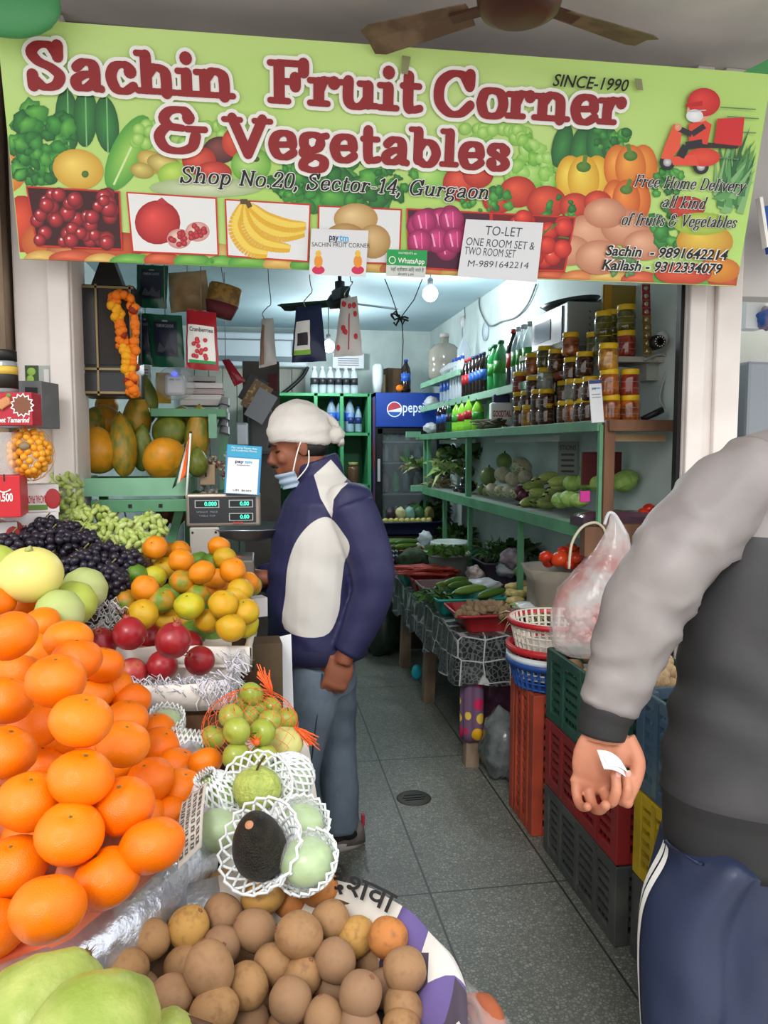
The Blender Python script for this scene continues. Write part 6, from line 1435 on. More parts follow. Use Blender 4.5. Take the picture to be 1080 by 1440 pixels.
# pickle jars
M_lid = mat('yellow_lid', '#e0b616', .4); JM = {'b': mat('amber_pickle', '#5d3212', .1, col2='#33190a', ns=22, nc=(.4, .6), coat=1), 'o': mat('orange_pickle', '#b8641c', .1, col2='#6e3210', ns=26, nc=(.4, .6), coat=1), 'r': mat('red_pickle', '#9a3320', .1, col2='#6d1d12', ns=24, nc=(.4, .6), coat=1), 'g': mat('green_pickle', '#5f5d1a', .1, col2='#3b3c12', ns=22, nc=(.4, .6), coat=1), 'y': mat('yellow_pickle', '#c98f22', .1, col2='#8a5a14', ns=24, nc=(.4, .6), coat=1), 'c': mat('empty_glass', '#a9b2ac', .06, alpha=.4, spec=.9)}
jar = MB().lathe([(.034, 0), (.040, .006), (.0415, .02), (.040, .045), (.0415, .07), (.038, .084), (.034, .088)], 22).build('pickle_jar', JM['b']); tag(jar, 'jar', 'jar')
MB().lathe([(.0365, .086), (.038, .088), (.038, .106), (.036, .109), (0, .109)], 22).build('lid', M_lid, jar)
ridge = MB()
for k in range(2): ridge.lathe([(.0412, .028 + .026 * k), (.0422, .030 + .026 * k), (.0412, .032 + .026 * k)], 22)
ridge.build('glass_rim', mat('glass_glint', '#c9b49a', .05, alpha=.35, spec=1), jar)
JL = [(885, 593, 'Y', 'o', 'orange pickle jar, bottom of the front column nearest the ledge'), (858, 593, 'Y', 'o', 'orange pickle jar at shelf level just right of the code card'), (885, 557, 'Y', 'r', 'red-orange pickle jar, second up in the front column nearest the ledge'), (856, 557, 'Y', 'o', 'bright orange pickle jar, second up beside the code card top'),
      (855, 521, 'Y', 'y', 'golden corn-like pickle jar, third up above the bright orange one'), (880, 502, 'L', 'r', 'red pickle jar on the small white wall ledge'), (880, 466, 'L', 'g', 'green pickle jar topmost above the red one'), (861, 472, 'L2', 'g', 'green jar behind the topmost green pickle jar'), (849, 474, 'L2', 'g', 'green jar half behind the golden sheet'),
      (849, 502, 'L2', 'g', 'green jar low behind the golden corn-like one'), (861, 500, 'L2', 'g', 'dim green jar tucked behind the red pickle jar'),
      (828, 593, 'X', 'b', 'amber jar at shelf level just left of the code card'), (818, 594, 'X', 'b', 'dark jar at shelf level, second from the code card'), (806, 595, 'X', 'o', 'orange-brown jar at shelf level, third from the code card'), (795, 596, 'X', 'b', 'dark jar at shelf level, fourth from the code card'), (784, 595, 'X2', 'b', 'taller dark jar at shelf level set back behind the front row'),
      (768, 598, 'X', 'b', 'dark jar at shelf level mid row below a clear one'), (757, 598, 'X', 'b', 'dark jar at shelf level, second beyond the taller one'), (744, 599, 'X', 'y', 'yellow-labelled jar at shelf level near the soda bottles'), (732, 600, 'X', 'b', 'last amber jar at shelf level next to the bundled sticks'),
      (831, 564, 'X', 'b', 'amber jar second up behind the code card'), (818, 566, 'X', 'b', 'amber jar second up beside the clear glass one'), (806, 566, 'X', 'c', 'empty clear jar in the second layer'), (794, 567, 'X2', 'b', 'dark jar second up behind the empty clear one'), (780, 556, 'X2', 'b', 'dark jar in the middle of the stack, set back'),
      (768, 578, 'X', 'b', 'brown jar second up in the stack middle'), (757, 578, 'X', 'b', 'brown jar second up beside the far column'), (742, 579, 'X', 'b', 'brown jar second up near the far end'), (731, 580, 'X', 'b', 'second-up jar of the far end column'),
      (822, 529, 'X', 'b', 'big amber jar third up with wide lid, mid stack'), (804, 536, 'X', 'b', 'amber jar third up beside the wide one'), (791, 534, 'X2', 'r', 'reddish jar third up set back in the stack'), (782, 523, 'X', 'b', 'amber jar high in the stack beside the top orange one'), (766, 518, 'X', 'g', 'dark green jar standing high on the clear one'),
      (766, 548, 'X', 'c', 'empty clear jar under the dark green one'), (750, 559, 'X', 'b', 'brown jar third up next to the dark green column'), (741, 559, 'X2', 'b', 'brown jar third up set back near the far end'), (731, 552, 'X', 'r', 'reddish jar topmost but one of the far column'), (749, 527, 'X', 'o', 'orange jar topmost beside the white soda bottles'), (740, 528, 'X2', 'g', 'greenish jar peeping behind the topmost orange one'),
      (802, 501, 'X', 'o', 'orange pickle jar topmost of all in front of the oven'), (836, 502, 'X2', 'g', 'greenish jar set back under the oven corner'), (775, 536, 'X2', 'b', 'small dark jar half hidden mid stack')]
for u, v, md, c, lab in JL:
    q = {'Y': lambda: PY(u, v, 3.0), 'L': lambda: PY(u, v, 3.10), 'L2': lambda: PY(u, v, 3.2), 'X': lambda: PX(u, v, 1.42), 'X2': lambda: PX(u, v, 1.50)}[md]()
    k = 1.0 if md != 'X' else min(1.15, max(.85, .95 + .06 * (q.y - 3)))
    o = dup(jar, q, (0, 0, rnd(0, 6)), k, lab, 'pickle jars on the top shelf'); setmat(o, JM[c])
remove(jar)
q = PX(841, 594, 1.36); q = PY(841, 594, 2.915); t = thing('code_card', 'tall white payment code card leaning on the jars at the shelf end', 'card', q, 0, None, (R(-4), R(-4), 0)); MB().box((0, .003, .085), (.052, .006, .17)).build('board', M_paper, t); MB().box((0, -.001, .162), (.052, .004, .014)).build('top_strip', M_lnav, t); ptext(t, 'pay', -.007, .133, .009, .018, M_navy, y=-.003, bold=.02); ptext(t, 'tm', .011, .133, .009, .016, M_cyan, y=-.003, bold=.02)
for k in range(2): MB().box((0, -.001, .112 - .012 * k), (.036, .002, .003)).build('print_line', M_silver, t)
# small wall ledge, golden sheet, sachet strip, camera, pipes
q = PY(905, 507, 3.10); t = thing('wall_ledge', 'small chipped white ledge on the wall under the red pickle jar', 'ledge', (q.x, 3.12, q.z)); MB().box((-.02, .04, 0), (.28, .20, .022)).build('board', mat('chipped_white', '#b4afa4', .7, col2='#6a5a48', ns=12, nc=(.5, .6)), t); MB().box((.07, .05, -.045), (.10, .12, .075)).build('bracket', M_wall2, t)
q = PY(868, 505, 3.34); t = thing('golden_sheet', 'golden yellow glossy sheet standing behind the green jars', 'sheet', (q.x, 3.34, q.z)); MB().box((.02, 0, .16), (.20, .012, .34)).build('panel', mat('gold_film', '#8c7418', .2, coat=.6), t); MB().box((-.055, -.007, .16), (.035, .004, .34)).build('edge_strip', mat('amber_film', '#b9850f', .25), t)
q = PY(908, 500, 3.02); t = thing('sachet_strip', 'hanging strip of red and gold sachets beside the golden sheet', 'sachet strip', q)
for k in range(9):
    h_ = .032; o = MB().box((0, 0, .018 + k * h_), (.036, .004, h_ * .96)).build('sachet', mat('sachet_red', '#8a2228', .3) if k > 4 else mat('sachet_gold', '#8f7230', .25, .5), t); o.location = (.002 * (4 - k), 0, 0)
    MB().sphere((0, -.002, .018 + k * h_), (.011, .006, .011), 12, 8).build('bubble', mat('sachet_silver', '#b3a68e', .25, .7), o)
q = PY(921, 482, 3.02); t = thing('security_camera', 'small dark round security camera on the wall above the ledge', 'camera', q); MB().lathe([(.026, 0), (.03, .02), (.03, .07), (.02, .08)], 20, M=TM((0, -.04, 0), (R(-90), 0, 0))).build('body', M_black, t); MB().lathe([(0, .001), (.012, .001)], 16, M=TM((0, -.041, 0), (R(90), 0, 0))).build('lens', mat('lens_glass', '#30343a', .05), t)
for k in range(12): MB().sphere((.02 * math.cos(k * .5236), -.041, .02 * math.sin(k * .5236)), .0028, 6, 4).build('led', M_white, t)
MB().lathe([(.03, 0), (.03, .02), (.012, .03)], 16, M=TM((.04, .03, .02), (R(90), 0, 0))).build('mount', M_card, t)
wire('white cable winding down the wall from the ledge', [PY(u, v, 3.05) for u, v in ((905, 506), (932, 498), (940, 512), (930, 545), (928, 565), (942, 580), (950, 600), (948, 640))], .005, mat('cable_white', '#a9aaa4', .5))
o = MB().tube([(0, 0, 0), (.05, -.02, .025), (.08, -.02, .04)], [.012, .014, .014], 10).build('torch', M_black); o.location = PY(902, 590, 3.0); tag(o, 'black torch lying on the shelf end by the jars', 'torch')
t = px_box('red_board', 'dark red board fixed behind the end post above the cabbages', 'board', 846, 682, 3.5, .19, .015, .15, mat('dark_red_board', '#5e1f22', .5)); t = px_box('wall_poster', 'faded printed notice on the wall above the long gourds', 'poster', 798, 668, 4.15, .11, .004, .18, mat('faded_paper', '#8d918c', .7), R(-40))
ptext(t, 'STIONS', 0, .135, .025, .09, M_ink); m = MB(); [m.box((0, -.002, .11 - .03 * k), (.07, .002, .012)) for k in range(4)]; m.build('print', mat('news_ink', '#55504a'), t)
# toaster oven with a tray on top
q = PX(793, 488, 1.44); t = thing('microwave_oven', 'grey microwave oven above the stacked pickle jars', 'oven', (1.57, 3.72, 2.0))
MB().box((0, 0, .09), (.26, .46, .19)).build('case', mat('oven_grey', '#9a9c9b', .4, .3), t, bevel=.006); MB().box((-.132, .03, .09), (.008, .40, .17)).build('door', mat('oven_door', '#59626c', .25), t); MB().box((-.137, .08, .085), (.004, .22, .10)).build('window', mat('oven_window', '#8792a0', .15), t)
for k in range(5):
    for j in range(4): MB().box((-.02 + .03 * k, -.2315, .05 + .03 * j), (.012, .002, .003), rot=(0, R(50), 0)).build('vent_slot', M_black, t)
MB().box((0, .1, -.012), (.26, .7, .02)).build('support_board', mat('shelf_grey', '#8b918a'), t)
o = MB().lathe([(0, 0), (.11, .005), (.14, .03), (.13, .03), (.1, .012), (0, .008)], 28, sy=1.4).build('dark_tray', mat('dark_tray_mat', '#3a3d40', .4)); o.location = (1.56, 3.75, 2.20); o.rotation_euler = (0, R(-6), 0); tag(o, 'dark shallow tray lying on the microwave oven', 'tray')
# soda and water bottles, upper shelf
G1 = 'bottles on the upper shelf'
for k, (u, v, vt) in enumerate(((624, 562, 522), (629, 560, 521), (634, 558, 520))): q = PX(u, v, 1.47); bottle('water_bottle', f'blue-labelled clear water bottle, {ORD[k]} from the far end of the upper shelf', .26, .034, M_pet, M_capb, M_lbl, (q.x, q.y, 1.857), G1)
for k, u in enumerate((638, 642, 646, 650)): q = PX(u, 556, 1.47); bottle('soda_bottle', f'frosty clear soda bottle, {ORD[k]} after the blue-labelled water bottles', .31, .034, mat('frost_pet', '#d3dde6', .15, alpha=.6), M_capb, None, (q.x, q.y, 1.857), G1)
for k, (u, c) in enumerate(((655, 'r'), (660, 'r'), (665, 'n'), (670, 'n'), (675, 'n'), (680, 'n'))): q = PX(u, 552 - 2 * k, 1.47); bottle('cola_bottle', f'dark cola bottle with {"red" if c == "r" else "navy"} cap, {ORD[k]} in the cola row', .27, .032, M_cola, M_capr if c == 'r' else M_capn, M_lred if c == 'r' else M_lbl, (q.x, q.y, 1.857), G1)
for k, u in enumerate((690, 695, 704)): q = PX(u, 540, 1.48 + .02 * (2 - k)); bottle('lemon_soda_bottle', f'big green lemon soda bottle, {ORD[k]} of the three after the colas', .30, .046, M_sev, M_capg, M_lgrn, (q.x, q.y, 1.857), G1)
for k, (u, b_, c, l) in enumerate(((722, M_cola, M_capr, M_lred), (729, M_pet, M_capw, M_lgrn), (736, M_pet, M_capw, M_lgrn), (745, M_pet, M_capw, M_lgrn))): q = PX(u, 530, 1.50); bottle('soda_bottle', ('tall cola bottle with red cap behind the pickle jars', 'tall clear soda bottle beside the red-capped cola', 'tall clear soda bottle, middle of the clear ones by the jars', 'tall clear soda bottle touching the microwave oven')[k], .34, .046, b_, c, l, (q.x, q.y, 1.857), G1)
G2 = 'bottles on the main shelf'
for k, (u, b_, c, l, hh, nm) in enumerate(((619, M_cola, M_capr, M_lbl, .24, 'cola bottle with red cap first in the lower bottle row'), (626, M_cola, M_capb, M_lbl, .25, 'cola bottle with blue cap second in the lower bottle row'), (633, mat('dark_green_pet', '#14502c', .15), M_capb, M_lblk, .25, 'dark green soda bottle in the lower bottle row'), (643, M_dew, M_capg, M_lgrn, .22, 'lime soda bottle beside the dark green one'), (651, M_dew, M_capg, M_lred, .22, 'lime soda bottle with white front strip'), (661, M_dew, M_capg, M_lred, .24, 'stout lime soda bottle in front of the stick bundle'), (672, M_dew, M_capg, M_lgrn, .21, 'lime soda bottle behind the stick bundle'))):
    q = PX(u, 610, 1.42); bottle('soda_bottle', nm, hh, .042 if k > 2 else .033, b_, c, l, (q.x, q.y, 1.61), G2)
q = PX(694, 600, 1.5); bottle('lemon_soda_bottle', 'green lemon soda bottle beside the white snack carton', .34, .045, M_sev, M_capg, None, (q.x, q.y, 1.61), G2)
q = PX(704, 600, 1.45); t = thing('snack_carton', 'white wrapped carton with red lettering and navy top among the jars', 'carton', (q.x, q.y, 1.61), R(-10)); MB().box((0, 0, .09), (.13, .10, .14)).build('wrap', M_white, t, bevel=.01); MB().box((0, 0, .18), (.10, .08, .06)).build('navy_top', M_capn, t, bevel=.01); ptext(t, 'GOODTAIL', 0, .075, .035, .11, M_red, y=-.052, bold=.03)
m = MB()
for k in range(26): a = rnd(-.03, .03); m.tube([(a, -.16 + rnd(-.04, .02), rnd(0, .05)), (a + rnd(-.02, .02), 0, rnd(.0, .05)), (a + rnd(-.03, .03), .2 + rnd(-.05, .1), rnd(0, .06))], .006, 5)
o = m.build('stick_bundle', mat('dry_stick', '#3f3a24', .8, col2='#5a5230', ns=20)); q = PX(692, 604, 1.39); o.location = (q.x, q.y, 1.618); tag(o, 'dark bundle of thin sticks lying before the lime soda bottles', 'sticks')
def crumpled(name, label, cat, p, r, m, seed=0, amp=.3):
    o = MB().sphere((0, 0, 0), r, 22, 14, fn=lambda q: q * (1 + amp * noise.noise(q * 2.2 + Vector((seed, 0, 0))) + .12 * noise.noise(q * 7 + Vector((0, seed, 0))))).build(name, m); o.location = p; return tag(o, label, cat)
M_poly = mat('white_poly_bag', '#c9cfd2', .3, alpha=.85, bump=.5, bs=20)
crumpled('poly_bag', 'white poly bag on the far end of the main shelf', 'bag', PX(606, 602, 1.42), (.06, .09, .045), M_poly, 1); crumpled('poly_bag', 'small white poly bag on the upper shelf end before the water bottles', 'bag', PX(607, 566, 1.46), (.06, .08, .05), M_poly, 2)
# water jar on the topmost shelf
q = PX(591, 530, 1.56); o = MB().lathe([(.10, 0), (.13, .02), (.135, .1), (.125, .12), (.135, .14), (.135, .24), (.09, .29), (.035, .31), (.035, .36)], 26).build('water_jar', mat('dusty_jar', '#a39c90', .2, alpha=.8, spec=.7)); o.location = (1.54, 6.35, 2.062); tag(o, 'dusty twenty litre water jar on the topmost shelf end', 'jar'); MB().lathe([(.04, .355), (.04, .385), (0, .385)], 16).build('cap', mat('jar_cap', '#b5b0a8', .5), o)
o = MB().lathe([(.05, 0), (.055, .2), (.03, .26), (.008, .3), (.008, .42)], 14).build('funnel_bottle', mat('frost_pet', '#d3dde6')); o.location = (1.60, 5.95, 2.062); tag(o, 'white long-necked plastic bottle beside the water jar', 'bottle')
crumpled('wrapped_cups', 'clear wrapped stack of cups lying along the topmost shelf', 'cups', Vector((1.50, 5.85, 2.11)), (.06, .40, .05), M_poly, 3, .15)

# ---------------------------------------------------------------- vegetables on the middle shelf
ZM = 1.178
M_cab1 = mat('cabbage_leaf', '#a4c468', .45, col2='#83ad50', ns=2, nc=(.4, .65), bump=.5, bs=5)
cb = MB().sphere((0, 0, 0), 1, 22, 16, fn=lambda p: Vector((p.x, p.y, p.z * .85)) * (1 + .05 * noise.noise(p * 2.5))).build('cabbage', M_cab1); tag(cb, 'cabbage', 'cabbage')
for k in range(4):
    a0 = k * 1.57
    MB().grid(lambda s, q: (Vector((math.cos(a0 + (s - .5) * 1.7) * math.sin(.4 + 1.5 * q), math.sin(a0 + (s - .5) * 1.7) * math.sin(.4 + 1.5 * q), math.cos(.4 + 1.5 * q) * .87)) * (1.03 + .05 * math.sin(3.14 * s) + .03 * noise.noise((s * 6, q * 6, k)))), 8, 8).build('outer_leaf', M_cab1, cb)
for k, (u, v, px, X, lab) in enumerate(((830, 658, 28, 1.60, 'topmost cabbage behind the end post'), (806, 680, 27, 1.50, 'cabbage at the gourd side of the upper cabbage row'), (822, 679, 26, 1.54, 'second cabbage of the upper row towards the post'), (838, 679, 26, 1.52, 'cabbage just before the green post edge'), (860, 678, 25, 1.58, 'cabbage glimpsed between the post and the large cabbage'), (879, 677, 36, 1.52, 'large cabbage beyond the end post over the purple film tray'), (789, 704, 26, 1.42, 'cabbage in the lower row touching the long gourds'), (801, 702, 27, 1.41, 'middle cabbage of the lower row'), (815, 704, 24, 1.42, 'lower cabbage beside the pink tag'))):
    q = PX(u, v, X) if k != 5 else PY(u, v, 3.25); d = (CROT.transposed() @ (q - cam.location)).z * -1; dup(cb, q, (rnd(-.5, .5), rnd(-.5, .5), rnd(0, 6)), px * d / FPX / 2, lab, 'cabbages on the middle shelf')
remove(cb)
M_gourd = mat('pale_gourd_skin', '#98ad58', .4, col2='#b6c27a', ns=4, nc=(.4, .65)); gd = MB().sphere((0, 0, 0), 1, 16, 20, fn=lambda p: Vector((p.x * (1 - .22 * p.z), p.y * (1 - .22 * p.z), p.z)) + Vector((.35 * p.z * p.z, 0, 0))).build('long_gourd', M_gourd); tag(gd, 'gourd', 'gourd')
MB().lathe([(.10, .97), (.22, 1.0), (.16, 1.1), (.1, 1.35), (0, 1.36)], 8, M=TM((.35, 0, 0))).build('stem', M_stem, gd)
GL = [(785, 677, 'top of the pile beside the cabbages'), (770, 671, 'topmost, slanting over the pile'), (780, 690, 'second layer by the cabbages'), (756, 677, 'upper end towards the cauliflowers'), (772, 697, 'middle of the pile'), (748, 684, 'near the cauliflowers, stem outward'), (757, 693, 'mid pile, stem outward'), (766, 708, 'lowest at the shelf edge by the cabbages'), (754, 708, 'lowest middle at the shelf edge'), (742, 706, 'lowest at the cauliflower end'), (788, 682, 'set back behind the topmost')]
for k, (u, v, lab) in enumerate(GL):
    q = PX(u, v, 1.46 + .02 * (k % 3)); dup(gd, q, (R(90 + rnd(-10, 10)), R(rnd(-15, 15)), R(-62 + rnd(-16, 16))), (.028, .028, .075), 'pale green long gourd, ' + lab, 'long gourds on the middle shelf')
remove(gd)
M_cau = mat('cauliflower_curd', '#ddd6bd', .8, col2='#c4bb98', ns=14, bump=1, bs=14); M_cauleaf = mat('cauliflower_leaf', '#6f8c46', .5)
cf = MB().sphere((0, 0, 0), 1, 30, 22, fn=lambda p: Vector((p.x, p.y, p.z * .8)) * (1 + .10 * noise.noise(p * 4) + .06 * noise.noise(p * 9))).build('cauliflower', M_cau); tag(cf, 'cauliflower', 'cauliflower')
for k in range(5):
    a0 = k * 1.257; MB().grid(lambda s, q: Vector((math.cos(a0 + (s - .5) * .9) * (.5 + .55 * q), math.sin(a0 + (s - .5) * .9) * (.5 + .55 * q), -.75 + .75 * q ** 1.5)), 4, 6).build('leaf', M_cauleaf, cf)
for u, v, px, X, lab in ((734, 656, 30, 1.58, 'topmost cauliflower with leaves, at the back'), (708, 668, 26, 1.50, 'big cauliflower beside the round gourds'), (721, 674, 22, 1.48, 'cauliflower below the topmost one'), (738, 671, 22, 1.54, 'leafy cauliflower by the long gourds'), (693, 689, 21, 1.44, 'front cauliflower next to the green upright'), (704, 691, 19, 1.43, 'middle front cauliflower'), (715, 692, 19, 1.43, 'front cauliflower over a green leaf'), (724, 694, 16, 1.44, 'small front cauliflower beside the maroon beets')):
    q = PX(u, v, X); d = (CROT.transposed() @ (q - cam.location)).z * -1; dup(cf, q, (R(rnd(20, 60)), R(rnd(-40, 10)), rnd(0, 6)), px * d / FPX / 2, lab + ' on the middle shelf', 'cauliflowers on the middle shelf')
remove(cf)
M_rg = mat('round_gourd_skin', '#6f8446', .35, col2='#8c9c58', ns=5)
for u, v, px, X, lab in ((687, 670, 24, 1.56, 'round green gourd leaning on the green upright'), (709, 649, 22, 1.62, 'round green gourd topmost behind the cauliflowers'), (677, 689, 13, 1.48, 'small green gourd low by the upright'), (684, 691, 12, 1.46, 'small green gourd between the upright and front cauliflower')):
    q = PX(u, v, X); d = (CROT.transposed() @ (q - cam.location)).z * -1; o = MB().sphere((0, 0, 0), px * d / FPX / 2, 18, 12, fn=lambda p: Vector((p.x, p.y, p.z * 1.08)) * (1 + .03 * math.cos(7 * math.atan2(p.y, p.x)))).build('round_gourd', M_rg); o.location = q; tag(o, lab, 'gourd'); MB().tube([(0, 0, .9 * px * d / FPX / 2), (.005, 0, 1.35 * px * d / FPX / 2)], .005, 6).build('stem', M_stem, o)
for k, (u, v) in enumerate(((731, 690), (736, 697), (729, 697))): crumpled('beetroot', 'small maroon beet between the cauliflowers and the long gourds', 'beet', PX(u, v, 1.46), .03, mat('beet_skin', '#5a2030', .5), k, .1)['group'] = 'beets between cauliflowers and gourds'
def leafy(name, label, cat, p, sz, n, cols, L=.12, w=.03, up=.7, stem=None, kind=None):
    """a bunch of single blades on thin stalks"""
    m = MB()
    for k in range(n):
        b = Vector((rnd(-1, 1) * sz[0], rnd(-1, 1) * sz[1], rnd(0, .3) * sz[2])); d = Vector((rnd(-1, 1), rnd(-1, 1), rnd(up - .5, up + .6))).normalized(); l = L * rnd(.6, 1.2); s = d.cross(Vector((rnd(-1, 1), rnd(-1, 1), .3))).normalized() * w * rnd(.6, 1.2); c = b + d * l * .55; e = b + d * l + Vector((0, 0, -.25 * l)); nn = s.cross(d).normalized() * w * .3
        mi = random.randrange(len(cols)); m.add([b, c - s + nn, c, c + s + nn, e], [(0, 2, 1), (0, 3, 2), (1, 2, 4), (2, 3, 4)], mi, True)
    o = m.build(name, cols); o.location = p; return tag(o, label, cat)
M_lf = [mat('leaf_green', '#3f6a2a', .5), mat('leaf_dark', '#28481f', .5), mat('leaf_mid', '#557f35', .5)]; M_pl = [mat('pale_leaf', '#8aa85a', .5), mat('pale_leaf2', '#a9bd7a', .5)]
M_root = [mat('pale_root', '#b5a988', .7), mat('pale_root2', '#9c8d6c', .7)]
leafy('onion_root_bunch', 'bunch of whitish rooty spring onions at the far end of the middle shelf', 'onions', PX(618, 682, 1.45), (.07, .12, .1), 130, M_root, .13, .006, .1); leafy('corn_husk_pile', 'pile of pale green husked maize above the rooty onions', 'maize', PX(634, 662, 1.52), (.09, .16, .1), 70, M_pl, .17, .022, .2)
leafy('leaf_bunch', 'dark leafy bunch behind the maize at the shelf back', 'greens', PX(650, 645, 1.60), (.09, .2, .1), 120, M_lf, .14, .03, .5); leafy('radish_leaf_bunch', 'leafy radish bunch on the small green bracket before the fridge', 'greens', PX(580, 656, 1.32), (.05, .12, .05), 60, [M_lf[0], M_lf[2], M_root[0]], .14, .016, .3)
for k, (u, v) in enumerate(((614, 650), (622, 638), (616, 660))): crumpled('kohlrabi', f'pale green knob cabbage, {ORD[k]} in the heap at the far shelf end', 'kohlrabi', PX(u, v, 1.5), .05, M_pl[0], k, .15)
M_egg = mat('aubergine_skin', '#181018', .2, spec=.7)
for k, (u, v, px) in enumerate(((659, 664, 18), (652, 686, 16), (662, 684, 16), (645, 690, 14), (655, 676, 15))):
    q = PX(u, v, 1.46); d = (CROT.transposed() @ (q - cam.location)).z * -1; r = px * d / FPX / 2; o = MB().sphere((0, 0, 0), (r, r, r * 1.1), 18, 12).build('aubergine', M_egg); o.location = q; o.rotation_euler = (R(60), 0, R(30 * k)); tag(o, ('round purple aubergine topmost by the upright', 'purple aubergine low at the shelf edge', 'purple aubergine beside the upright foot', 'small aubergine touching the rooty onions', 'aubergine in the middle of the dark heap')[k], 'aubergine', 'aubergines on the middle shelf'); MB().lathe([(r * .4, r * 1.0), (r * .5, r * .95), (r * .1, r * 1.4)], 8).build('calyx', M_cauleaf, o)
# purple film tray at the shelf end, pink tag
t = thing('film_tray', 'flat tray under shiny purple film at the shelf end before the cabbages', 'tray', (1.49, 3.06, 1.17)); MB().grid(lambda s, q: Vector(((s - .5) * .34, (q - .5) * .14, .035 + .03 * math.sin(math.pi * s) ** .3 * math.sin(math.pi * max(.001, min(.999, q))) ** .3 + .006 * noise.noise((s * 9, q * 5, 0)))), 24, 10).build('film', mat('purple_film', '#5a3a4a', .15, coat=.6, bump=.5, bs=30), t); MB().box((0, 0, .02), (.34, .14, .04)).build('tray', mat('tray_dark', '#4a3440', .5), t); MB().sphere((.17, -.02, .05), (.02, .04, .03), 12, 8).build('end_twist', mat('maroon_cloth', '#5a1c24'), t)
o = px_box('pink_tag', 'bright pink tag hanging beside the green post edge', 'tag', 823, 706, 3.13, .042, .01, .045, mat('pink_card', '#c22a8a', .5), part='card')
# ================================================================ VEGETABLE TABLE
ZT = .635; TX0, TX1, TY0, TY1 = .89, 1.64, 3.36, 5.35
def cloth_mat():
    m = bpy.data.materials.new('patterned_oilcloth'); m.use_nodes = True; N = m.node_tree.nodes; L = m.node_tree.links
    tc = N.new('ShaderNodeTexCoord'); v = N.new('ShaderNodeTexVoronoi'); v.feature = 'DISTANCE_TO_EDGE'; v.inputs['Scale'].default_value = 9; v.inputs['Randomness'].default_value = .35; L.new(tc.outputs['Object'], v.inputs[0])
    r = N.new('ShaderNodeMapRange'); r.inputs[1].default_value = .018; r.inputs[2].default_value = .034; L.new(v.outputs['Distance'], r.inputs[0])
    w = N.new('ShaderNodeTexVoronoi'); w.feature = 'DISTANCE_TO_EDGE'; w.inputs['Scale'].default_value = 46; L.new(tc.outputs['Object'], w.inputs[0])
    r2 = N.new('ShaderNodeMapRange'); r2.inputs[1].default_value = .03; r2.inputs[2].default_value = .12; L.new(w.outputs['Distance'], r2.inputs[0])
    a = N.new('ShaderNodeMix'); a.data_type = 'RGBA'; a.inputs[6].default_value = srgb('#5a5f60'); a.inputs[7].default_value = srgb('#1c1f20'); L.new(r2.outputs[0], a.inputs[0])
    b = N.new('ShaderNodeMix'); b.data_type = 'RGBA'; b.inputs[6].default_value = srgb('#a3a7a6'); L.new(r.outputs[0], b.inputs[0]); L.new(a.outputs[2], b.inputs[7]); L.new(b.outputs[2], N['Principled BSDF'].inputs['Base Color']); N['Principled BSDF'].inputs['Roughness'].default_value = .3; return m
t = thing('vegetable_table', 'long wooden vegetable table along the wall under a patterned oilcloth', 'table', ((TX0 + TX1) / 2, (TY0 + TY1) / 2, 0)); w, l = TX1 - TX0, TY1 - TY0
MB().box((0, 0, ZT - .03), (w - .02, l - .02, .045)).build('tabletop', M_tbl, t)
for x in (-w / 2 + .09, w / 2 - .06):
    for y in (-l / 2 + .06, 0, l / 2 - .25): MB().box((x, y, (ZT - .05) / 2), (.065, .065, ZT - .05), rot=(0, R(2), 0)).build('leg', M_old, t)
def skirt(s, q):
    # runs round the front end and the aisle side
    P = [(w / 2, -l / 2), (-w / 2, -l / 2), (-w / 2, l / 2)]; L1 = w / (w + l)
    x, y = (P[0][0] + (P[1][0] - P[0][0]) * s / L1, -l / 2) if s < L1 else (-w / 2, -l / 2 + l * (s - L1) / (1 - L1))
    d = .21 + .03 * math.sin(s * 40) + .05 * math.exp(-((s - L1) / .03) ** 2); k = .012 * math.sin(s * 90) * q + .02 * q
    return Vector((x - (k if s >= L1 else 0), y - (k if s < L1 else 0), ZT - d * q))
c = MB(); c.grid(skirt, 120, 8); c.add([(-w / 2, -l / 2, ZT), (w / 2, -l / 2, ZT), (w / 2, l / 2, ZT), (-w / 2, l / 2, ZT)], [(0, 1, 2, 3)]); o = c.build('oilcloth', cloth_mat()); o.location = t.location; tag(o, 'black and white patterned oilcloth draped over the vegetable table', 'tablecloth')
def flower_mat():
    m = bpy.data.materials.new('flowered_cloth'); m.use_nodes = True; N = m.node_tree.nodes; L = m.node_tree.links; tc = N.new('ShaderNodeTexCoord'); v = N.new('ShaderNodeTexVoronoi'); v.inputs['Scale'].default_value = 13; v.inputs['Randomness'].default_value = .5; L.new(tc.outputs['Object'], v.inputs[0])
    sp = N.new('ShaderNodeSeparateColor'); L.new(v.outputs['Color'], sp.inputs[0]); r = N.new('ShaderNodeValToRGB'); r.color_ramp.interpolation = 'CONSTANT'; e = r.color_ramp.elements; e[0].color = srgb('#d9a41c'); e[1].position = .45; e[1].color = srgb('#b81f52'); x = e.new(.75); x.color = srgb('#d6b84a'); L.new(sp.outputs[0], r.inputs[0])
    mr = N.new('ShaderNodeMapRange'); mr.inputs[1].default_value = .36; mr.inputs[2].default_value = .38; L.new(v.outputs['Distance'], mr.inputs[0]); mx = N.new('ShaderNodeMix'); mx.data_type = 'RGBA'; mx.inputs[7].default_value = srgb('#6a4f6a'); L.new(mr.outputs[0], mx.inputs[0]); L.new(r.outputs[0], mx.inputs[6]); L.new(mx.outputs[2], N['Principled BSDF'].inputs['Base Color']); return m
q = Vector((TX0 + .085, TY0 + .06, 0))
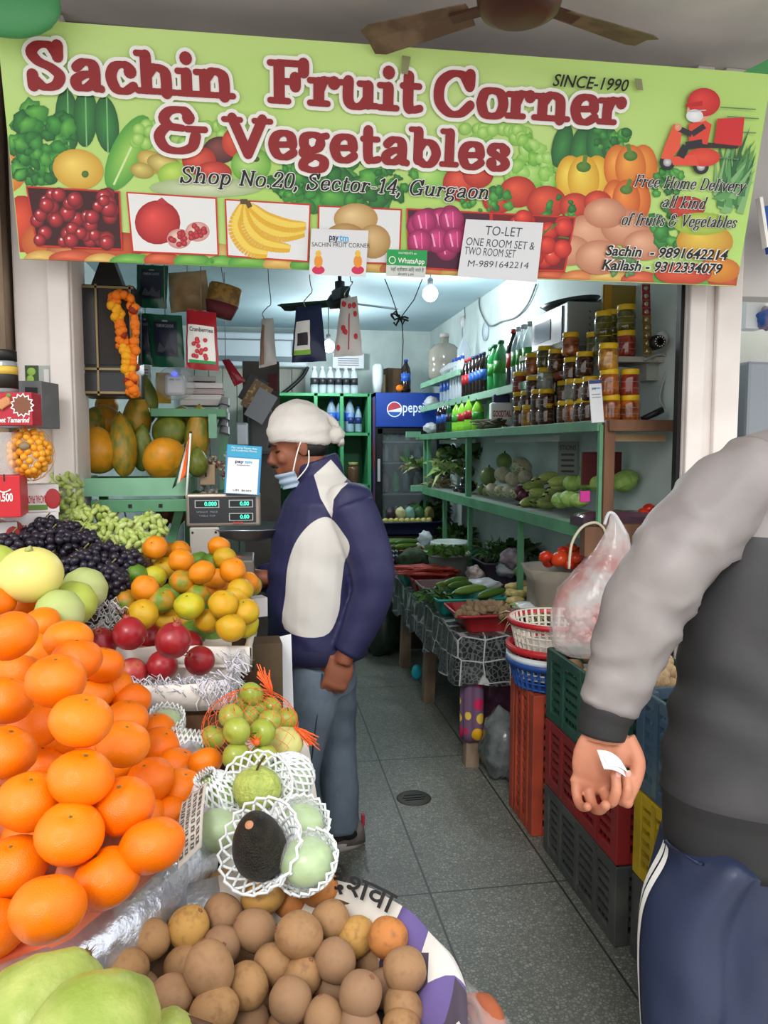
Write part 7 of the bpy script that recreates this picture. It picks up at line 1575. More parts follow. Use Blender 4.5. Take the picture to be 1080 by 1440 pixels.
o = MB().grid(lambda s, z: Vector((.052 * math.cos(s * 6.283) * (1 + .12 * math.sin(7 * s * 6.283)), .052 * math.sin(s * 6.283) * (1 + .12 * math.sin(5 * s * 6.283)), .13 + .38 * z)), 40, 8).build('flowered_cloth', flower_mat(), solid=.002); o.location = q; tag(o, 'yellow and pink flowered cloth wrapped round the front table leg', 'cloth')
def tub(name, label, x, y, wx, wy, h, m, rz=0, z=ZT + .002):
    t = thing(name, label, 'tray', (x, y, z), rz); k = .85
    def ring(f, zz): return [Vector((sx * wx / 2 * f, sy * wy / 2 * f, zz)) for sx, sy in ((-1, -1), (-.9, -1.03), (.9, -1.03), (1, -1), (1.02, -.85), (1.02, .85), (1, 1), (.9, 1.03), (-.9, 1.03), (-1, 1), (-1.02, .85), (-1.02, -.85))]
    MB().loft([ring(k, 0), ring(1, h), ring(1.05, h), ring(1.05, h - .012), ring(1.02, h - .012)], cap=False).loft([ring(k, .004), ring(.98, h)], cap=False).poly(ring(k, .004)).build('shell', m, t); return t
PL = {k: mat('plastic_' + k, c, .35) for k, c in dict(red='#8f1f24', teal='#1d8478', mauve='#7d6468', brick='#8f4a38', navy='#222a4c', blue='#2a4f96', white='#c9c2b4', dark='#4a4350').items()}
tub('plastic_tray', 'large shallow red tray at the table front with ginger', 1.20, 3.56, .56, .30, .085, PL['red']); tub('plastic_tray', 'teal tray of cucumbers next to the red tray', 1.08, 3.93, .36, .26, .085, PL['teal']); tub('plastic_tray', 'mauve tray of dark greens behind the cucumbers', 1.06, 4.25, .32, .24, .085, PL['mauve']); tub('plastic_tray', 'narrow red tray beyond the mauve one', 1.04, 4.52, .28, .20, .08, PL['red']); tub('plastic_tray', 'small teal tray under the red carrots', 1.03, 4.80, .30, .24, .08, PL['teal']); tub('plastic_tray', 'pale tray of dark aubergines near the far table end', 1.02, 5.14, .28, .26, .09, PL['white'])
tub('plastic_tub', 'dark mauve tub of spring onions against the wall', 1.48, 4.62, .26, .30, .16, PL['dark']); tub('plastic_tub', 'teal tub half hidden behind the herb sack', 1.42, 5.05, .22, .22, .16, PL['teal']); tub('plastic_tray', 'teal tray by the baby corn packs', 1.50, 3.80, .22, .2, .07, PL['teal'])
M_cuc = mat('cucumber_skin', '#3c5f22', .35, col2='#27461a', ns=6, nc=(.4, .65), bump=.1, bs=20, rand='#5f7d2e'); cc = MB().sphere((0, 0, 0), (1, 1, 1), 14, 18, fn=lambda p: Vector((p.x * (1 - .1 * p.z * p.z), p.y, p.z)) + Vector((.3 * p.z * p.z, 0, 0))).build('cucumber', M_cuc); tag(cc, 'cucumber', 'cucumber')
def at_z(u, v, z): return PZ(u, v, z)
CU = [(640, 817, 'topmost of the pile'), (646, 823, 'second from the top'), (651, 832, 'third down, across the tray'), (661, 829, 'crosswise behind the thickest one'), (690, 834, 'thickest one jutting over the ginger'), (632, 842, 'yellowish, low at the aisle side'), (640, 845, 'yellowish lowest one by the ginger'), (622, 835, 'stubby end at the aisle side'), (625, 826, 'stubby end higher up the pile'), (712, 851, 'lying flat behind the ginger'), (630, 822, 'far side of the pile top')]
for k, (u, v, lab) in enumerate(CU): q = PX(u, v, 1.07 + (.1 if u > 680 else 0)) if k != 9 else PZ(u, v, .70); dup(cc, q, (R(90 + rnd(-6, 6)), R(rnd(-20, 20)), R(-70 + rnd(-14, 14))), (.023, .023, .095), 'green cucumber in the teal tray, ' + lab, 'cucumbers in the teal tray')
for k in range(8): q = PZ(548 + 7 * (k % 4) + rnd(-2, 2), 762 + 6 * (k // 4), .80 - .03 * (k // 4)); dup(cc, q, (R(90), R(rnd(-20, 20)), R(-75 + rnd(-10, 10))), (.026, .026, .10), f'dark cucumber in the far heap by the fridge, {ORD[k % 4]} across the {"upper" if k < 4 else "lower"} layer', 'cucumbers in the far heap')
remove(cc)
M_gin = mat('ginger_skin', '#a38b6a', .8, col2='#6f5a44', ns=8, bump=.6, bs=14, rand='#7d6850'); gg = MB().sphere((0, 0, 0), 1, 16, 12, fn=lambda p: p * (1 + .3 * noise.noise(p * 2))).build('ginger_root', M_gin); tag(gg, 'ginger', 'ginger')
n_ = 0
for r, (v0, z, n) in enumerate(((863, .725, 12), (857, .745, 11), (850, .765, 8))):
    for k in range(n): q = PZ(646 + (88 - 22 * r) * k / n + 8 * r + rnd(-2, 2), v0 + rnd(-2, 2), z); dup(gg, q, (rnd(0, 6), rnd(0, 6), 0), (.026, .019, .018), f'knobbly brown ginger root in the red tray, {("front", "middle", "top")[r]} layer, {ORD[k]} from the left', 'ginger roots in the red tray')
remove(gg)
M_car = mat('carrot_red', '#b8402e', .5, col2='#a0352a', ns=8); ca = MB().lathe([(.12, -1), (.5, -.3), (.9, .6), (1, .85), (.6, 1), (0, 1.0)], 12).build('carrot', M_car); tag(ca, 'carrot', 'carrot')
for k in range(26): q = PZ(562 + (k % 9) * 7.5 + rnd(-3, 3), 806 - 4 * (k // 9) + rnd(-2, 2), .73 + .018 * (k // 9)); dup(ca, q, (R(90), R(rnd(-8, 8)), R(80 + rnd(-25, 25))), (.012, .012, .105), 'slim red carrot in the heap on the far teal tray', 'red carrots heaped on the table')
remove(ca)
dk = [M_lf[1], M_lf[0]]
leafy('bean_heap', 'dark green beans heaped between carrots and cucumbers', 'beans', PZ(612, 836, .72), (.07, .08, .03), 150, dk, .08, .007, -.2); leafy('herb_sack_leaves', 'bright green herbs filling the white-rimmed sack', 'herbs', PZ(628, 780, .84), (.10, .09, .05), 240, [M_lf[2], M_lf[0]], .07, .02, .5); leafy('spring_onion_bunch', 'long dark spring onions lying over the mauve tub', 'onions', PZ(700, 778, .84), (.09, .14, .05), 200, dk, .15, .006, .1); leafy('greens_bundle', 'dark greens hanging below the far shelf end', 'greens', PX(602, 735, 1.42), (.07, .16, .4), 260, [M_lf[1], M_lf[1], M_lf[0]], .16, .03, .1); leafy('greens_bundle', 'dim leafy greens on the table back behind the thin shelf leg', 'greens', PX(640, 760, 1.55), (.08, .25, .2), 220, dk, .15, .02, .3); leafy('dark_leaf_heap', 'dark leaves at the wall beyond the tomatoes', 'greens', PX(735, 775, 1.58), (.06, .16, .06), 120, [M_lf[1]], .1, .02, .2)
crumpled('broccoli_heap', 'large dark green broccoli head near the far table end', 'broccoli', PZ(582, 790, .76), (.11, .10, .09), mat('broccoli_green', '#2f4425', .8, col2='#22331b', ns=30, bump=1, bs=20), 4, .2)
for k in range(6): o = MB().sphere((0, 0, 0), (.035, .035, .045), 14, 10).build('aubergine', M_egg); o.location = PZ(548 + 5 * (k % 3), 782 + 7 * (k // 3), .76); tag(o, f'small shiny dark aubergine in the pale tray, {ORD[k % 3]} in the {"back" if k < 3 else "front"} row', 'aubergine', 'aubergines in the pale tray')
q = PZ(628, 812, ZT); o = MB().lathe([(.10, 0), (.13, .05), (.135, .17), (.125, .18), (.115, .16), (.11, .15), (0, .15)], 24, fn=lambda a, z: 1 + .03 * math.sin(6 * a)).build('herb_sack', mat('grey_sack', '#7a807c', .7, bump=.4, bs=16)); o.location = (1.20, 4.80, ZT + .003); tag(o, 'round grey sack with white rim holding green herbs', 'sack'); MB().tube([(.13 * math.cos(k * .2618), .13 * math.sin(k * .2618), .18) for k in range(24)], .012, 8, closed=True).build('white_rim', M_paper, o)
o = MB().lathe([(.11, 0), (.14, .14), (.13, .15), (.12, .12), (0, .12)], 22).build('white_basin', mat('pale_basin', '#b9c4bc', .5)); o.location = (1.30, 5.15, ZT + .07); tag(o, 'pale round basin behind the herb sack', 'basin')
for k, (u, v, z, r, lab) in enumerate(((712, 800, .76, (.07, .08, .05), 'white poly bag bunched behind the baby corn'), (680, 822, .73, (.10, .07, .035), 'clear poly bag lying between cucumbers and baby corn'), (598, 757, .86, (.05, .05, .05), 'small white poly bag by the far brick tray'), (742, 852, .75, (.08, .06, .02), 'clear bag corner over the maize packs'))): crumpled('poly_bag', lab, 'bag', PZ(u, v, z), r, M_poly, 7 + k)
M_bc = mat('baby_corn', '#c4b168', .5, col2='#a8935a', ns=40, bump=.6, bs=40)
for k, (u, v) in enumerate(((722, 825), (735, 822), (716, 834), (730, 836), (743, 830), (725, 845))): crumpled('corn_pack', f'clear pack of baby corn beside the tomato sack, {ORD[k % 3]} in the {"upper" if k < 3 else "lower"} row', 'corn', PZ(u, v, .73), (.05, .035, .022), M_bc, k, .1)
o = leafy('lemongrass_bundle', 'pale flat bundle of stalks at the red tray end', 'stalks', PZ(752, 862, .74), (.09, .05, .02), 60, [M_pl[1], M_root[0]], .13, .008, -.3)
crumpled('garlic_bag', 'mauve netted heap of garlic at the wall beyond the baby corn', 'garlic', PX(722, 785, 1.5), (.08, .10, .06), mat('mauve_garlic', '#8d7884', .6, col2='#b9aab0', ns=22), 3, .2); crumpled('radish_bunch', 'grey-pink bunch of roots by the small red tray', 'radish', PZ(668, 808, .73), (.05, .10, .05), mat('pinkish_root', '#9a8680', .7, col2='#c4b4ac', ns=16), 8, .4)
for k, (u, v) in enumerate(((732, 795), (740, 790), (746, 797), (737, 803), (748, 806), (729, 804))): o = MB().sphere((0, 0, 0), (.026, .026, .031), 14, 10).build('green_lemon', mat('green_lemon', '#6f8a34', .4)); o.location = PZ(u, v, .79); tag(o, f'green lemon in the little heap beside the tomato sack, {ORD[k]}', 'lemon', 'green lemons beside the tomato sack')
# tomatoes on their sack
q = PZ(772, 850, ZT); o = MB().lathe([(.10, 0), (.15, .10), (.155, .22), (.185, .285), (.16, .27), (.10, .25), (0, .25)], 26, fn=lambda a, z: 1 + .07 * math.sin(5 * a + z * 9) + .03 * math.sin(11 * a)).build('tomato_sack', mat('paper_sack', '#a39a8c', .8, col2='#857c70', ns=6, bump=.5, bs=9)); o.location = (1.40, 3.42, ZT + .02); tag(o, 'crumpled beige sack rolled open under the tomatoes', 'sack')
M_tom = mat('tomato_skin', '#c8281c', .2, col2='#b8200f', ns=2, spec=.6, rand='#d84a22'); tm = MB().sphere((0, 0, 0), 1, 20, 14, fn=lambda p: Vector((p.x, p.y, p.z * .82)) * (1 + .025 * math.cos(5 * math.atan2(p.y, p.x)))).build('tomato', M_tom); tag(tm, 'tomato', 'tomato'); MB().add([(0, 0, .84)] + [((.35 if k % 2 else .08) * math.cos(k * .628), (.35 if k % 2 else .08) * math.sin(k * .628), .83) for k in range(10)], [(0, 1 + k, 1 + (k + 1) % 10) for k in range(10)]).build('calyx', M_cauleaf, tm)
for u, v, px, lab in ((767, 783, 20, 'tomato at the aisle side of the sack top'), (771, 791, 17, 'low tomato under the aisle side one'), (787, 786, 26, 'largest tomato in the middle of the sack'), (803, 772, 19, 'topmost orange-red tomato of the heap'), (799, 793, 20, 'front tomato below the topmost one'), (810, 784, 21, 'tomato between the front one and the hanging bag'), (818, 776, 19, 'tomato touching the hanging poly bag'), (792, 776, 18, 'tomato tucked behind the largest one'), (812, 795, 16, 'lowest tomato by the hanging bag')):
    d = 3.55 - (.05 if px > 19 else 0); dup(tm, PD(u, v, d), (rnd(-.5, .5), rnd(-.5, .5), rnd(0, 6)), px * d / FPX / 2, lab, 'tomatoes on the beige sack')
q = PY(945, 695, 2.98)
for k, (u, v) in enumerate(((905, 722), (913, 716), (920, 724))): dup(tm, PY(u, v, 3.05), (0, 0, 0), .028, ('tomato on the end ledge nearest the sleeve of the grey jacket', 'orange-red tomato on top at the end ledge', 'tomato on the end ledge partly behind the grey sleeve')[k], 'tomatoes on the end ledge')
remove(tm)
# far stacked trays before the fridge
for k, (z, m, lab, y) in enumerate(((.48, PL['brick'], 'brick red tray with dark items, lower of the far trays', 5.62), (.62, PL['brick'], 'brick red tray of pale onions beyond the table end', 5.85), (.80, PL['navy'], 'navy crate with limes and small packs before the fridge', 6.2))):
    tub('plastic_tray', lab, 1.20, y, .52, .26, .10, m, z=z); MB_ = MB().box((1.2, y, z / 2 - .01), (.42, .20, z - .02)).build('stool_block', M_dark, loc=(1.2, y, 0)); tag(MB_, ('low', 'middle', 'tall')[k] + ' dark block under the ' + ('lower brick tray', 'brick tray of onions', 'navy crate')[k], 'block')
for k in range(9): crumpled('lime', f'small pale lime in the navy crate front, {ORD[k]} from the aisle', 'lime', Vector((1.0 + .045 * k, 6.10, .905)), .026, mat('pale_lime', '#b5ad62', .5), k, .05)['group'] = 'limes in the navy crate'
for k, (x, c, lab) in enumerate(((1.06, '#3a2a30', 'dark'), (1.14, '#c4c08c', 'pale yellow'), (1.22, '#7fa898', 'sea green'), (1.30, '#2f5a35', 'leaf green'), (1.38, '#8a8a4c', 'olive'))): crumpled('produce_pack', lab + ' produce pack standing in the navy crate before the fridge', 'pack', Vector((x, 6.2, .95)), (.045, .04, .06), mat('pack_' + lab.replace(' ', '_'), c, .4), k, .2)
for k in range(7): crumpled('white_onion', f'pale onion on the brick tray, {ORD[k]} from the aisle', 'onion', Vector((1.0 + .065 * k, 5.78, .735)), .032, mat('onion_pale', '#b9b3a4', .5), k, .06)['group'] = 'pale onions on the brick tray'
for k in range(8): crumpled('green_pepper', f'glossy green pepper on the brick tray back, {ORD[k]} from the aisle', 'pepper', Vector((.98 + .06 * k, 5.90, .75)), .035, mat('pepper_green', '#1f5a2c', .3), k, .2)['group'] = 'green peppers on the brick tray'
# hanging bag of tomatoes and garlic
p = PD(835, 735, 2.55); t = thing('hanging_bag', 'clear pink-tinted poly bag of produce hanging from the end post by the grey sleeve', 'bag', p); rings = []
M_pbag = mat('pink_poly', '#e8e2e0', .2, alpha=.38, spec=.8, bump=.8, bs=14, col2='#cf7470', ns=7, nc=(.5, .66))
for v, u, wpx in ((722, 862, 8), (735, 865, 18), (752, 866, 34), (772, 863, 50), (800, 851, 78), (830, 836, 106), (860, 832, 114), (890, 828, 110), (910, 824, 90), (922, 820, 40)):
    c_ = PD(u, v, 2.55) - p; r_ = wpx * 2.55 / FPX / 2; rings.append([c_ + Vector((r_ * math.cos(a * .2244) * (1 + .16 * noise.noise((math.cos(a * .2244) * 3, math.sin(a * .2244) * 3, v * .02)) + .07 * math.sin(a * 2.02 + v * .05)), r_ * .8 * math.sin(a * .2244) * (1 + .12 * noise.noise((a * .9, v * .03, 5))), 0)) for a in range(28)])
MB().loft(rings).build('film', M_pbag, t)
MB().tube(smooth_pts([PD(u, v, 2.55) - p for u, v in ((850, 738), (856, 722), (866, 726), (880, 752))], 5), .006, 6).build('knot', M_poly, t)
for k in range(14): crumpled('garlic_bulb', 'pinkish garlic bulb inside the clear hanging bag', 'garlic', PD(rnd(798, 858), 855 + rnd(-6, 52), 2.55), .026, mat('pink_garlic', '#c9a9a4', .6, col2='#8f5a58', ns=40), k, .12)['group'] = 'garlic in the hanging bag'
wire('pale cable looping down from the end crossbar', [PY(u, v, 2.9) for u, v in ((800, 800), (804, 765), (818, 742), (836, 735), (848, 742), (853, 755))], .006, mat('cable_cream', '#c4bda4', .5))
# ---------------------------------------------------------------- basket stack and crates
def basket(name, label, z, r, h, m, rimm):
    t = thing(name, label, 'basket', (1.145, 2.86, z)); g = MB()
    for k in range(36):
        a = k * .1745; g.beam((r * .82 * math.cos(a), r * .82 * math.sin(a), .0), (r * .98 * math.cos(a), r * .98 * math.sin(a), h), .010, .004)
    for j in range(5): rr = r * (.82 + .16 * j / 4); g.tube([(rr * math.cos(k * .1745), rr * math.sin(k * .1745), h * j / 4.2 + .004) for k in range(36)], .004, 5, closed=True)
    g.lathe([(0, .0), (r * .82, .0), (r * .82, .006), (0, .006)], 30); g.build('lattice', m, t); MB().lathe([(r * .97, h - .022), (r * 1.04, h - .020), (r * 1.05, h), (r * .98, h), (r * .97, h - .022)], 40, cap=False).build('rim', rimm, t)
basket('round_basket', 'blue round basket at the bottom of the basket stack', .562, .178, .11, PL['blue'], PL['blue']); basket('round_basket', 'cream round basket between the blue and red ones', .60, .176, .09, PL['white'], PL['white']); basket('round_basket', 'red round basket second from the top of the stack', .635, .178, .09, mat('plastic_brightred', '#b3262c', .35), MATS['plastic_brightred']); basket('round_basket', 'white lattice basket with red rim topmost in the stack', .71, .174, .12, mat('plastic_cream', '#cfc8bc', .4), MATS['plastic_brightred'])
def crate(label, c, sz, m, rot=(0, 0, 0), slots=5, cat='crate', group=None):
    t = thing('plastic_crate', label, cat, c, 0, group, rot); X, Y, H = sz; a, b = X / 2, Y / 2; g = MB()
    for sx in (-1, 1):
        for sy in (-1, 1): g.box((sx * (a - .02), sy * (b - .02), H / 2), (.045, .045, H - .004))
    for z, hh in ((H - .018, .036), (.018, .036)):
        for s in (-1, 1): g.box((s * (a - .006), 0, z), (.014, Y, hh)); g.box((0, s * (b - .006), z), (X, .014, hh))
    g.build('frame', m, t, bevel=.003); g = MB()
    for s in (-1, 1):
        for k in range(slots):
            z = .05 + (H - .09) * (k + .5) / slots; g.box((s * (a - .008), 0, z), (.012, Y - .07, (H - .09) / slots * .5)); g.box((0, s * (b - .008), z), (X - .07, .012, (H - .09) / slots * .5))
        for k in range(1, 4): g.box((s * (a - .002), -b + Y * k / 4, H / 2), (.012, .022, H - .02))
        for k in range(1, 3): g.box((-a + X * k / 3, s * (b - .002), H / 2), (.022, .012, H - .02))
        for k in range(22): g.box((s * (a - .014), -b + Y * (k + .5) / 22, H / 2), (.005, .006, H - .04))
    g.build('lattice', m, t); MB().box((0, 0, .008), (X - .02, Y - .02, .010)).build('bottom', m, t); return t
PC = {k: mat('crate_' + k, c, .55, col2=d, ns=7, nc=(.45, .75)) for k, c, d in (('orange', '#a5432c', '#7a3020'), ('red', '#8a1f22', '#6d2a26'), ('black', '#3f4241', '#54544e'), ('green', '#1f4a3c', '#355348'), ('blue', '#3a5468', '#5a6a6e'), ('yellow', '#b59a1c', '#8a7620'))}
crate('dusty orange-red crate standing on its end beside the table leg', (1.19, 2.86, 0), (.34, .27, .558), PC['orange'], slots=11)
CX = 1.03 + .195
crate('black crate at the bottom of the crate column', (CX, 2.345, 0), (.38, .58, .252), PC['black']); crate('dark red crate in the middle of the crate column', (CX, 2.345, .256), (.38, .58, .25), PC['red']); crate('dark green crate of potatoes on top of the crate column', (CX, 2.345, .51), (.38, .58, .26), PC['green'])
crate('dull blue crate beside the hip of the grey jacket', (1.26, 1.80, .52), (.38, .44, .29), PC['blue']); crate('yellow crate under the dull blue one', (1.26, 1.80, .258), (.38, .44, .256), PC['yellow']); crate('dark crate lowest under the yellow one', (1.26, 1.80, 0), (.38, .44, .254), PC['black'])
M_pot = mat('potato_skin', '#b59a74', .8, col2='#9a7f5c', ns=4, bump=.2, bs=18, rand='#a58a66'); po = MB().sphere((0, 0, 0), (1, .8, .72), 16, 12, fn=lambda p: p * (1 + .12 * noise.noise(p * 1.5))).build('potato', M_pot); tag(po, 'potato', 'potato'); n_ = 0
for r, (z, n) in enumerate(((.735, 20), (.775, 16), (.81, 9))):
    for k in range(n): q = Vector((CX + rnd(-.15, .15) * (1 - .2 * r), 2.345 + (k / n - .5) * .48 * (1 - .2 * r), z)); dup(po, q, (rnd(-.5, .5), rnd(-.5, .5), rnd(0, 6)), rnd(.034, .045), 'dusty tan potato heaped in the dark green crate', 'potatoes in the green crate')
remove(po); t = MB().box((CX, 2.345, .70), (.33, .52, .02)).build('crate_liner', M_news, loc=(CX, 2.345, .70)); tag(t, 'newspaper liner under the potatoes in the green crate', 'liner')
t = crumpled('snack_packet', 'small orange and yellow packet behind the elbow of the grey jacket', 'packet', PD(932, 872, 2.5), (.03, .02, .06), mat('orange_pack', '#d9781c', .3, col2='#d9c01c', ns=20), 2)
# bags under the table
o = crumpled('onion_sack', 'purple net sack of onions under the table behind the flowered leg', 'sack', PZ(700, 1010, .16) + Vector((0, .12, .06)), (.11, .12, .20), mat('purple_sack', '#3f1f35', .4, col2='#6a3a55', ns=16, bump=.5, bs=14), 5, .2)
o = crumpled('trash_bag', 'clear grey trash bag on the floor between table leg and orange crate', 'bag', PZ(706, 1100, .0) + Vector((.02, .05, .155)), (.10, .12, .16), mat('grey_trash', '#7d8484', .2, alpha=.75, col2='#4a4f50', ns=9, bump=.8, bs=14), 9, .2)
o = crumpled('dark_green_bag', 'dark green sack on the floor at the far table legs', 'sack', Vector((.86, 5.45, .2)), (.16, .2, .22), mat('dark_sack', '#26372c', .35, bump=.5, bs=9), 3, .2)
o = MB().sphere((0, 0, 0), (.035, .02, .05), 14, 10).build('plastic_scoop', mat('cyan_plastic', '#1fa8b8', .4)); o.location = PZ(586, 945, .05); tag(o, 'small bright cyan plastic piece on the floor under the table', 'scoop')
# neighbour's grey fridge beyond the white pillar
p = PY(1040, 600, 2.95); t = thing('grey_fridge', 'plain grey fridge side beyond the white pillar', 'fridge', (p.x + .36, 3.25, 0)); MB().box((0, 0, .93), (.66, .6, 1.86)).build('body', mat('fridge_grey', '#8d939b', .35, .2), t, bevel=.015); MB().box((-.332, -.2, .93), (.008, .02, 1.8)).build('seam', M_grey, t)
t = px_box('stacked_papers', 'white paper pack on top of the grey fridge', 'papers', 1062, 462, 3.25, .09, .08, .17, M_paper, part='pack'); crumpled('blue_packet', 'blue and tan packet on the grey fridge at the frame edge', 'packet', PD(1080, 448, 3.25), (.05, .05, .05), mat('blue_pack', '#2a57a8', .4, col2='#c79a6a', ns=9), 4)
# ================================================================ PEOPLE
def fused(name, mb, m, voxel, parent=None, smooth=3, disp=None, mats=None, zone=None):
    """overlapping closed shapes grown into one continuous skin"""
    o = mb.build('tmp', m); r = o.modifiers.new('r', 'REMESH'); r.mode = 'VOXEL'; r.voxel_size = voxel; r.use_smooth_shade = True
    s = o.modifiers.new('s', 'SMOOTH'); s.factor = .6; s.iterations = smooth
    me = bpy.data.meshes.new_from_object(o.evaluated_get(bpy.context.evaluated_depsgraph_get())); bpy.data.objects.remove(o)
    me.name = name
    if disp:
        ns = [v.normal.copy() for v in me.vertices]
        for v, n in zip(me.vertices, ns): v.co += n * disp(v.co)
    me.materials.clear()
    for x in (mats or [m]): me.materials.append(x)
    if zone: me.polygons.foreach_set('material_index', [zone(p.center) for p in me.polygons])
    me.polygons.foreach_set('use_smooth', [True] * len(me.polygons)); me.update()
    q = bpy.data.objects.new(name, me); COL.objects.link(q)
    if parent: q.parent = parent
    return q
def inpoly(x, y, P):
    c = False; j = len(P) - 1
    for i in range(len(P)):
        if (P[i][1] > y) != (P[j][1] > y) and x < (P[j][0] - P[i][0]) * (y - P[i][1]) / (P[j][1] - P[i][1]) + P[i][0]: c = not c
        j = i
    return c
def head_geo(mb, T):
    S = lambda c, r, **k: mb.sphere(c, r, 20, 14, M=T, **k)
    S((0, .012, .03), (.074, .094, .095)); S((0, -.028, -.04), (.058, .068, .085)); S((0, -.072, -.105), (.026, .024, .022)); S((0, -.082, .014), (.05, .018, .014))
    S((.04, -.065, -.035), (.022, .022, .025)); S((-.04, -.065, -.035), (.022, .022, .025)); S((0, -.088, -.068), (.026, .014, .009)); S((0, -.086, -.081), (.023, .014, .009))
    mb.tube([T @ Vector(p) for p in ((0, -.082, .008), (0, -.098, -.015), (0, -.112, -.038), (0, -.098, -.05))], [.008, .010, .014, .011], 10); S((.012, -.097, -.044), (.009, .010, .008)); S((-.012, -.097, -.044), (.009, .010, .008))
    for s in (1, -1): S((s * .076, .008, -.015), (.010, .020, .033))
    mb.tube([T @ Vector(p) for p in ((0, .015, -.03), (0, .03, -.10), (0, .045, -.19))], [.056, .056, .066], 16)
def hand_geo(mb, o, x, y, k, curls, thumb, fwd=.03):
    x = Vector(x).normalized(); z = x.cross(Vector(y)).normalized(); y = z.cross(x); L = lambda a, b, c: o + (x * a + y * b + z * c) * k
    Mx = Matrix((x, y, z)).transposed().to_4x4(); Mx.translation = o
    mb.sphere((.05 * k, 0, 0), (.056 * k, .043 * k, .017 * k), 18, 12, M=Mx); mb.sphere((.085 * k, 0, 0), (.018 * k, .042 * k, .014 * k), 16, 10, M=Mx)
    mb.sphere((.035 * k, .026 * k, .008 * k), (.034 * k, .019 * k, .017 * k), 14, 10, M=Mx); mb.tube([L(-.09, 0, 0), L(-.03, 0, 0), L(.02, 0, 0)], [.031 * k, .027 * k, .028 * k], 14, sx=1.15)
    tips = []
    for (by, ln, r), cu in zip(((.031, .076, .0092), (.011, .084, .0096), (-.011, .078, .0092), (-.031, .062, .0082)), curls):
        a = 0; p = Vector((.086, by, 0)); P = [Vector((.05, by * .8, 0)), p.copy()]
        for seg, c in zip((.44, .31, .25), cu): a += R(c); p = p + Vector((math.cos(a), by * .10, math.sin(a))) * ln * seg; P.append(p.copy())
        P = [L(*q) for q in P]; mb.tube(smooth_pts(P, 3), [r * k * (1.06 - .025 * i) for i in range(3 * (len(P) - 1) + 1)], 10); mb.sphere(P[-1], r * k * .86, 10, 8); tips.append(P[-1])
    P = [L(*q) for q in thumb]; mb.tube(smooth_pts(P, 3), [k * (.0155 - .0009 * i) for i in range(3 * (len(P) - 1) + 1)], 10); mb.sphere(P[-1], .0098 * k, 10, 8); tips.append(P[-1])
    return tips
M_skin = mat('brown_skin', '#9a5f43', .5, col2='#87503a', ns=6, sss=.12, bump=.06, bs=60); M_skin2 = mat('tan_skin', '#bd8063', .5, col2='#a96c52', ns=7, sss=.12, bump=.08, bs=70); M_hair = mat('black_hair', '#14110f', .5)
# ---- the vendor in navy and white
YV = 2.69
V = lambda u, v, dy=0: PY(u, v, YV) + Vector((0, dy, 0))
K = 2.72 / FPX
vend = thing('person', 'man in navy and white jacket, white head cloth and lowered mask, standing at the scale', 'person', Vector((V(455, 1200).x, YV, 0)))
VB = Vector(vend.location)
HT = TM(V(419, 624), (0, 0, R(-90))) @ TM((0, 0, 0), (R(14), 0, 0)) @ TM((0, 0, 0), (0, 0, 0), .98)
b = MB(); head_geo(b, HT)
def blob(mb, P, seg=20): # P: (u, v, dy, half-length px, half-width m)
    mb.loft([[V(u, v, dy) + Vector((hl * K * math.cos(a * 6.2832 / seg), hw * math.sin(a * 6.2832 / seg), 0)) for a in range(seg)] for u, v, dy, hl, hw in P])
blob(b, [(455, 690, 0, 30, .10), (452, 730, 0, 45, .15), (448, 800, 0, 50, .16), (446, 880, 0, 48, .16), (446, 940, 0, 44, .15)])
LARM = [V(484, 706, -.17), V(508, 770, -.20), V(512, 818, -.205), V(496, 862, -.20), V(480, 896, -.20)]; RARM = [V(470, 706, .17), V(440, 790, .20), V(405, 815, .14), V(372, 818, .06), V(352, 814, .03)]
b.tube(smooth_pts(LARM, 4), .036, 12); b.tube(smooth_pts(RARM, 4), .034, 12)
LLEG = [V(446, 925, -.09), V(416, 1045, -.10), V(420, 1120, -.09), V(426, 1200, -.09)]; RLEG = [V(464, 925, .09), V(472, 1045, .10), V(480, 1120, .09), V(481, 1182, .08)]
for P in (LLEG, RLEG): b.tube(smooth_pts(P, 4), [.07 - .0028 * i for i in range(13)], 12)
hand_geo(b, V(476, 902, -.20), (-.36, 0, -1), (-1, 0, .12), 1.14, ((28, 42, 30), (34, 46, 30), (38, 46, 30), (42, 46, 30)), ((.01, .03, .008), (.04, .042, .02), (.068, .038, .03), (.09, .026, .036)))
hand_geo(b, V(356, 812, .03), (-1, -.1, .15), (0, -.6, 1), .95, ((35, 40, 25),) * 4, ((.01, .03, .008), (.04, .052, .02), (.065, .055, .03), (.085, .05, .036)))
o = fused('body', b, M_skin, .0055, None, 4); o.parent = vend; o.location = -VB
def vchild(o): o.parent = vend; o.location = -VB; return o
M_jnavy = mat('navy_jersey', '#2a2b52', .6, col2='#23244a', ns=7, bump=.15, bs=12); M_jwht = None
j = MB()
blob(j, [(452, 662, 0, 26, .07), (456, 680, 0, 40, .13), (456, 705, 0, 56, .195), (452, 745, 0, 66, .205), (448, 800, 0, 70, .205), (444, 850, 0, 69, .205), (444, 888, 0, 68, .20), (446, 912, 0, 68, .195)], 28)
j.tube(smooth_pts(LARM[:4] + [V(478, 897, -.20)], 5), [.085, .084, .083, .082, .08, .078, .076, .075, .073, .071, .07, .069, .066, .064, .062, .060, .058, .055, .052, .05, .047], 18); j.sphere(V(484, 704, -.155), (.088, .075, .075), 18, 12)
j.tube(smooth_pts(RARM[:4], 5), [.08, .078, .076, .074, .072, .07, .068, .066, .064, .062, .06, .058, .056, .055, .054, .053], 16); j.sphere(V(476, 704, .155), (.085, .075, .075), 18, 12)
